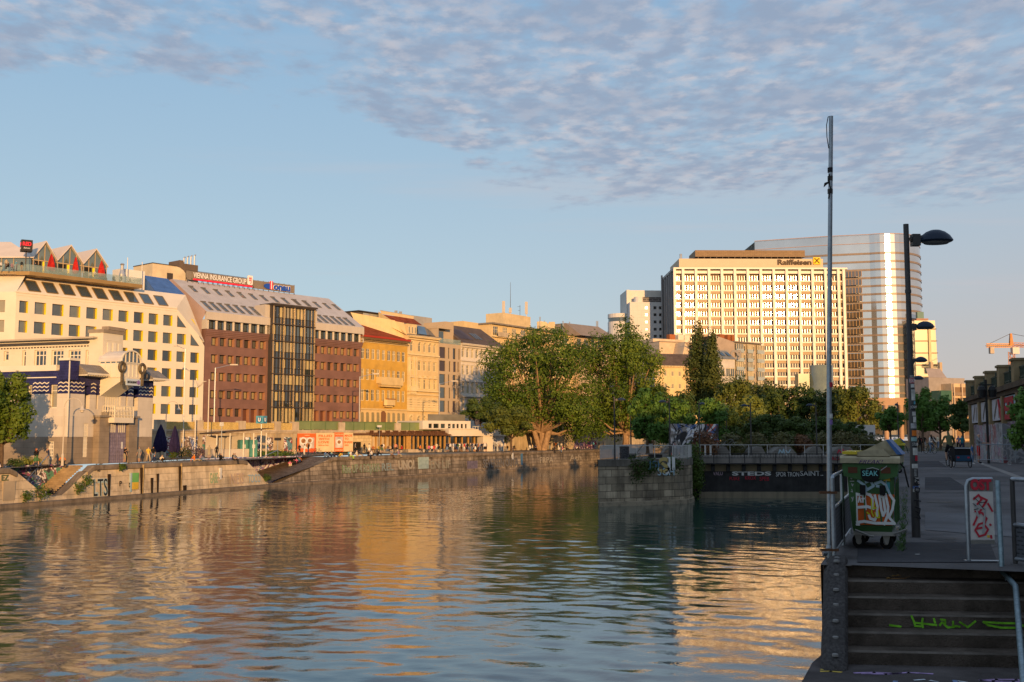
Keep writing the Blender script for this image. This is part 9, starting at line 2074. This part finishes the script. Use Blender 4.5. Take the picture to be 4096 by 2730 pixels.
edge([(6,'green','white','brown','','at the far left end of the quay','ground'),(20,'black','black','brown','s','at the far left end of the quay','ground'),(645,'navy','denim','black','','below the navy parasols','legs'),(672,'cream','black','black','','below the navy parasols','ground'),(803,'orange','khaki','blond','','left of the kiosk','legs'),(826,'mauve','denim','grey','s','left of the kiosk','ground'),(905,'black','black','brown','','beside the kiosk counter','ground'),(938,'grey','black','black','s','left of the toilets','edge'),(954,'black','navy','black','','left of the toilets','ground'),(1319,'blue','denim','brown','','above the ramp','ground'),(1331,'black','navy','black','','above the ramp','ground'),(1344,'cyan','navy','blond','l','above the ramp','ground'),(1355,'black','black','black','s','above the ramp','ground'),(1377,'black','yellow','black','','above the green lettering','ground'),(1402,'white','lime','brown','s','above the green lettering','edge'),(1415,'cyan','blue','black','','above the green lettering','ground'),(1447,'cream','beige','blond','','above the green lettering','legs'),(1472,'black','black','brown','','above the green lettering','edge'),(1506,'white','black','brown','s','before the wooden bar','legs'),(1528,'black','black','black','','before the wooden bar','ground'),(1564,'grey','brown','black','s','before the wooden bar','edge'),(1593,'mauve','khaki','brown','','before the wooden bar','edge'),(2210,'black','black','brown','','below the right open parasol','edge'),(2236,'white','denim','black','s','below the right open parasol','edge'),(2262,'pink','cream','brown','s','left of the painted wall','ground'),(2278,'black','black','black','','below the right open parasol','ground'),(2305,'grey','black','blond','','under the painted wall','ground'),(2320,'white','black','brown','','under the painted wall','ground')])
crowd([(143,1864,'walk',60,'black','green','red','kl','past the pavilion'),(195,1854,'smoke',-60,'navy','grey','grey','','by the pavilion side window'),(498,1851,'phone',70,'black','khaki','black','sh','right of the violet door'),(556,1849,'stand',-20,'grey','grey','black','sh','with a red jacket over the arm'),(592,1845,'walk',40,'yellow','beige','bald','s','at the pavilion corner'),(612,1845,'walk',30,'black','denim','black','s','at the pavilion corner'),(836,1836,'walk',200,'khaki','khaki','brown','k','before the kiosk'),(866,1835,'stand',170,'black','black','brown','','before the kiosk'),(929,1826,'stand',20,'black','black','brown','ls','at the kiosk post'),(1197,1822,'turn',40,'black','black','brown','','before the plate poster'),(1217,1822,'turn',-40,'white','white','black','l','before the plate poster'),(1233,1822,'turn',-60,'black','navy','black','l','before the plate poster'),(1324,1816,'stand',180,'white','black','red','s','facing the orange words'),(1420,1812,'walk',90,'grey','black','black','sh','by the stone kiosk'),(1457,1812,'turn',-30,'black','black','brown','l','by the stone kiosk'),(1477,1811,'turn',40,'cream','white','black','kl','by the stone kiosk'),(1527,1810,'turn',20,'black','green','brown','sh','behind the square notice post'),(1533,1810,'turn',190,'white','khaki','brown','s','behind the square notice post'),(1583,1808,'stand',180,'salmon','black','brown','s','before the bar posts'),(1702,1805,'turn',100,'black','black','brown','s','before the bar posts'),(1746,1803,'turn',-20,'cream','cream','brown','k','before the bar posts'),(1492,1806,'bench',20,'rust','brown','red','s','on the bar seat wall'),(1516,1806,'bench',0,'yellow','green','brown','s','on the bar seat wall'),(1553,1805,'bench',-20,'brown','denim','black','s','on the bar seat wall'),(1560,1805,'bench',20,'beige','black','brown','s','on the bar seat wall'),(1608,1804,'bench',-60,'red','black','black','','on the bar seat wall'),(1680,1803,'bench',60,'orange','black','blond','s','on the bar seat wall'),(1716,1802,'bench',0,'pink','navy','blond','s','on the bar seat wall'),(1727,1802,'bench',10,'white','black','brown','s','on the bar seat wall'),(1736,1802,'bench',-10,'red','red','black','sk','on the bar seat wall'),(1756,1802,'bench',30,'black','olive','black','','on the bar seat wall')],GQ)
tops='navy black white grey white denim black green white black beige red white black olive cream navy white black grey rust white'.split();bots='denim black white navy khaki black grey brown denim'.split()
for k in range(26):px=1788+6.3*k;a_,b_=tops[k%22],bots[(k*5+k//9)%9];person(far(px,1802-(k%3)*2.2),('turn','stand','turn','phone')[k%4],R(k*67%360),a_,b_,('brown','black','blond','brown','grey')[k%5],'in cafe crowd, '+('at left edge','left of middle','near the middle','right of middle','at right edge')[min(4,k//5)],('s','sh','','s')[k%4]if k%6 else 'k',group='crowd before the white cafe')
for k,(px,py)in enumerate([(1983,1798),(1995,1798),(2008,1797),(2020,1797),(2030,1796),(2046,1796),(2056,1795),(2120,1796),(2130,1796),(2142,1796),(2151,1796),(2180,1793),(2190,1792),(2200,1792),(2216,1790),(2224,1790),(2234,1789),(2245,1789),(2254,1788),(2374,1789),(2383,1789),(2396,1788),(2414,1787)]):
 a_,b_=tops[(k*7+3)%22],bots[(k*4+1)%9]
 if px==2374:a_='cyan'
 person(far(px,py),'bench' if 2110<px<2160 or 2025<px<2060 else('stand','turn')[k%2],R(k*83%360),a_,b_,('black','brown','blond')[k%3],('by the scribbled poster','in the beer garden','under the left parasol','under the right parasol','right of the painted wall')[(px>2025)+(px>2100)+(px>2170)+(px>2300)]+(', '+('foremost','behind','half turned','at the side','at the back','in between')[k%6]),'s' if k%2 else '',group=GQ)
s_=Q.s_at(318);p=Q.at(s_,1.9);person((p.x,p.y,ZQ-.05),'squat',.3,'orange','black','black','at the head of the stone stairs','s',group=GQ,skin=M_SKD)
for px,top,bot,hair,ps,kd in((212,'white','black','blond','ground','sl'),(238,'black','khaki','brown','legs','s')):p=Q.at(Q.s_at(px),.9);person((p.x,p.y,.6),ps,.5,top,bot,hair,'on the lowest stair at the water',kd,group=GQ)
for px,f,top,bot,ps in((1176,.60,'pink','cream','ground'),(1188,.66,'black','black','ground'),(1204,.74,'teal','navy','ground'),(1215,.76,'rust','black','legs'),(1221,.70,'pink','black','ground')):s_=sr1+(sr3+1.5-sr1)*f;p=Q.at(s_,3+f);person((p.x,p.y,.4+(ZQ-.39)*f),ps,.4,top,bot,'brown','on the cobbled ramp','s',group=GQ)
for k,(px,ps,top,bot)in enumerate(((24,'stand','beige','brown'),(64,'turn','cyan','grey'),(86,'stand','black','khaki'),(4,'bench','white','black'),(34,'bench','black','black'),(47,'bench','mauve','grey'),(140,'turn','navy','denim'),(155,'turn','black','khaki'),(217,'bench','salmon','grey'),(246,'bench','black','denim'),(264,'bench','grey','navy'),(334,'bench','brown','black'),(361,'bench','white','black'),(380,'stand','cream','black'),(390,'bench','green','beige'),(402,'bench','denim','black'),(418,'bench','beige','navy'),(455,'bench','navy','black'),(487,'bench','black','grey'),(522,'bench','brown','beige'))):person(FHw(px,1080,1.3+.5*(k%2)),ps,R(40+k*71),top,bot,('black','brown','blond')[k%3],'on the hotel roof terrace','s' if k%2 else '',group='guests on the hotel roof terrace')
crowd([(3681,1812,'walk',160,'black','black','brown','','away along the promenade'),(3698,1797,'walk',-10,'black','grey','brown','sh','beyond the dark-clothed walker'),(3738,1796,'walk',190,'black','brown','black','h','right of the approaching cyclist'),(3752,1796,'walk',150,'cream','denim','brown','','right of the approaching cyclist'),(3850,1812,'walk',175,'teal','navy','black','s','behind the bicycle trailer'),(3836,1806,'walk',170,'mauve','black','black','','behind the bicycle trailer'),(3916,1855,'reach',60,'grey','red','bald','sh','talking beside a child'),(3580,1790,'walk',170,'white','black','black','s','behind the rear bin'),(3690,1790,'stand',30,'pink','black','brown','','far down the promenade'),(3722,1788,'walk',200,'blue','black','blond','','far down the promenade'),(3765,1787,'turn',20,'white','grey','black','s','far down the promenade')],'people on the near promenade',ZN)
person(G(3891,1857,ZN),'stand',R(50),'blue','denim','brown','as a child beside the bald talker','s',group='people on the near promenade',s=.66,shoe='white')
crowd([(2612,1800,'stand',190,'black','black','red','','behind the pier bench'),(2655,1785,'turn',100,'navy','grey','black','','embracing on the island'),(2663,1785,'turn',270,'cream','olive','brown','','embracing on the island'),(2905,1806,'bench',60,'black','grey','brown','s','on the island sun deck'),(3128,1808,'ground',0,'brown','lime','black','','on the plank deck by the rail'),(3330,1800,'walk',80,'black','grey','black','h','right of the tall mast')],'people on the island',ZP)
M_TYR=flat('tyre_rubber',(.02,.02,.02))
def bicycle(label,loc,rz,col,group,s=1.0):
 t=thing('bicycle',label,'bicycle',loc,rz,group);t.scale=(s,s,s);pt=dict(b=(0,.44,.28),s=(0,.58,.82),h=(0,-.36,.86),f=(0,-.52,.34),r=(0,.60,.34))
 for y in(-.52,.60):
  m1=MB();m1.tube([(0,y+.33*math.cos(a),.34+.33*math.sin(a))for a in[k*math.pi/10 for k in range(21)]],.022,5,cap=False);w_=m1.build('wheel',M_TYR,t);m1=MB()
  for k in range(8):a=k*math.pi/8;m1.tube([(0,y+.31*math.cos(a),.34+.31*math.sin(a)),(0,y-.31*math.cos(a),.34-.31*math.sin(a))],.004,3)
  m1.build('spokes',ALU,w_)
 m1=MB();B_=(0,.12,.30);S_=(0,.26,.80)
 for a,b in((S_,B_),(B_,pt['h']),(S_,pt['h']),(B_,pt['r']),(S_,pt['r']),(pt['h'],pt['f'])):m1.tube([a,b],.02,6)
 m1.build('frame',flat('bike_'+col,CLO[col],.4),t);m1=MB();m1.tube([S_,(0,.29,.92)],.015,5);m1.box(-.06,.06,.18,.42,.92,.97);m1.build('saddle',M_TYR,t);m1=MB();m1.tube([(-.27,-.30,1.0),(-.1,-.38,.98),(.1,-.38,.98),(.27,-.30,1.0)],.014,5);m1.tube([pt['h'],(0,-.38,.98)],.016,5);m1.build('handlebar',M_TYR,t);return t
for px,py,col,rz,lb in((1128,1824,'yellow',40,'yellow bicycle before the bricked-up arch'),(1160,1823,'white',30,'white bicycle right of the yellow one'),(1187,1822,'cream',50,'pale bicycle left of the talking group'),(1253,1820,'red',60,'red bicycle under the plate poster'),(1270,1819,'black',70,'black bicycle at the foot of the plate poster'),(1306,1815,'black',75,'black bicycle leaning before the orange words'),(1398,1814,'grey',80,'grey bicycle before the rightmost hoarding'),(1432,1815,'black',60,'black bicycle left of the stone kiosk talkers'),(1445,1814,'navy',80,'navy bicycle between the kiosk talkers'),(1486,1813,'black',70,'black bicycle right of the pale-dressed talker'),(1788,1806,'green',65,'green bicycle at the left of the cafe crowd')):bicycle(lb,far(px,py),R(rz),col,'parked bicycles')
p=D(2880,1800,115.5);t=bicycle('pale bicycle lying behind the island railing',(p.x+1,p.y,ZP+.9),R(75),'grey',None)
p=G(3722,1816,ZN);bicycle('bicycle ridden towards the observer',p,R(20),'black',None);person(p,'cycle',R(20),'white','denim','black','a bicycle towards the observer','l',group='people on the near promenade')
p=G(3802,1868,ZN);bicycle('dark bicycle pulling a child trailer',p,R(172),'navy',None);person(p,'cycle',R(172),'olive','black','black','a bicycle with a child trailer','h',group='people on the near promenade',s=1.06)
p=G(3842,1872,ZN);t=thing('child_trailer','black and blue child bicycle trailer with two wheels and red reflectors','bicycle trailer',p,R(-6));m1=MB();m1.prism([(-.5,.3),(-.42,.95),(-.2,1.02),(.55,.8),(.6,.3)],'x',-.37,.37);m1.build('canopy',flat('black_trailer_cloth',(.02,.02,.022),.8),t);m1=MB();m1.box(-.35,.35,-.52,-.48,.34,.62);m1.build('rear_panel',flat('blue_trailer_panel',(.02,.06,.11)),t);m1=MB();m1.tube([(-.37,-.44,.96),(.37,-.44,.96)],.025,6);m1.build('push_bar',ALU,t)
for x in(-.24,.24):m1=MB();m1.box(x-.05,x+.05,-.535,-.521,.48,.55);m1.build('reflector',P_R,t)
for x in(-.46,.46):
 m1=MB();m1.tube([(x,.28*math.cos(a),.29+.28*math.sin(a))for a in[k*math.pi/10 for k in range(21)]],.025,5,cap=False);w_=m1.build('wheel',M_TYR,t);m1=MB()
 for k in range(6):a=k*math.pi/6;m1.tube([(x,.27*math.cos(a),.29+.27*math.sin(a)),(x,-.27*math.cos(a),.29-.27*math.sin(a))],.004,3)
 m1.build('spokes',ALU,w_)
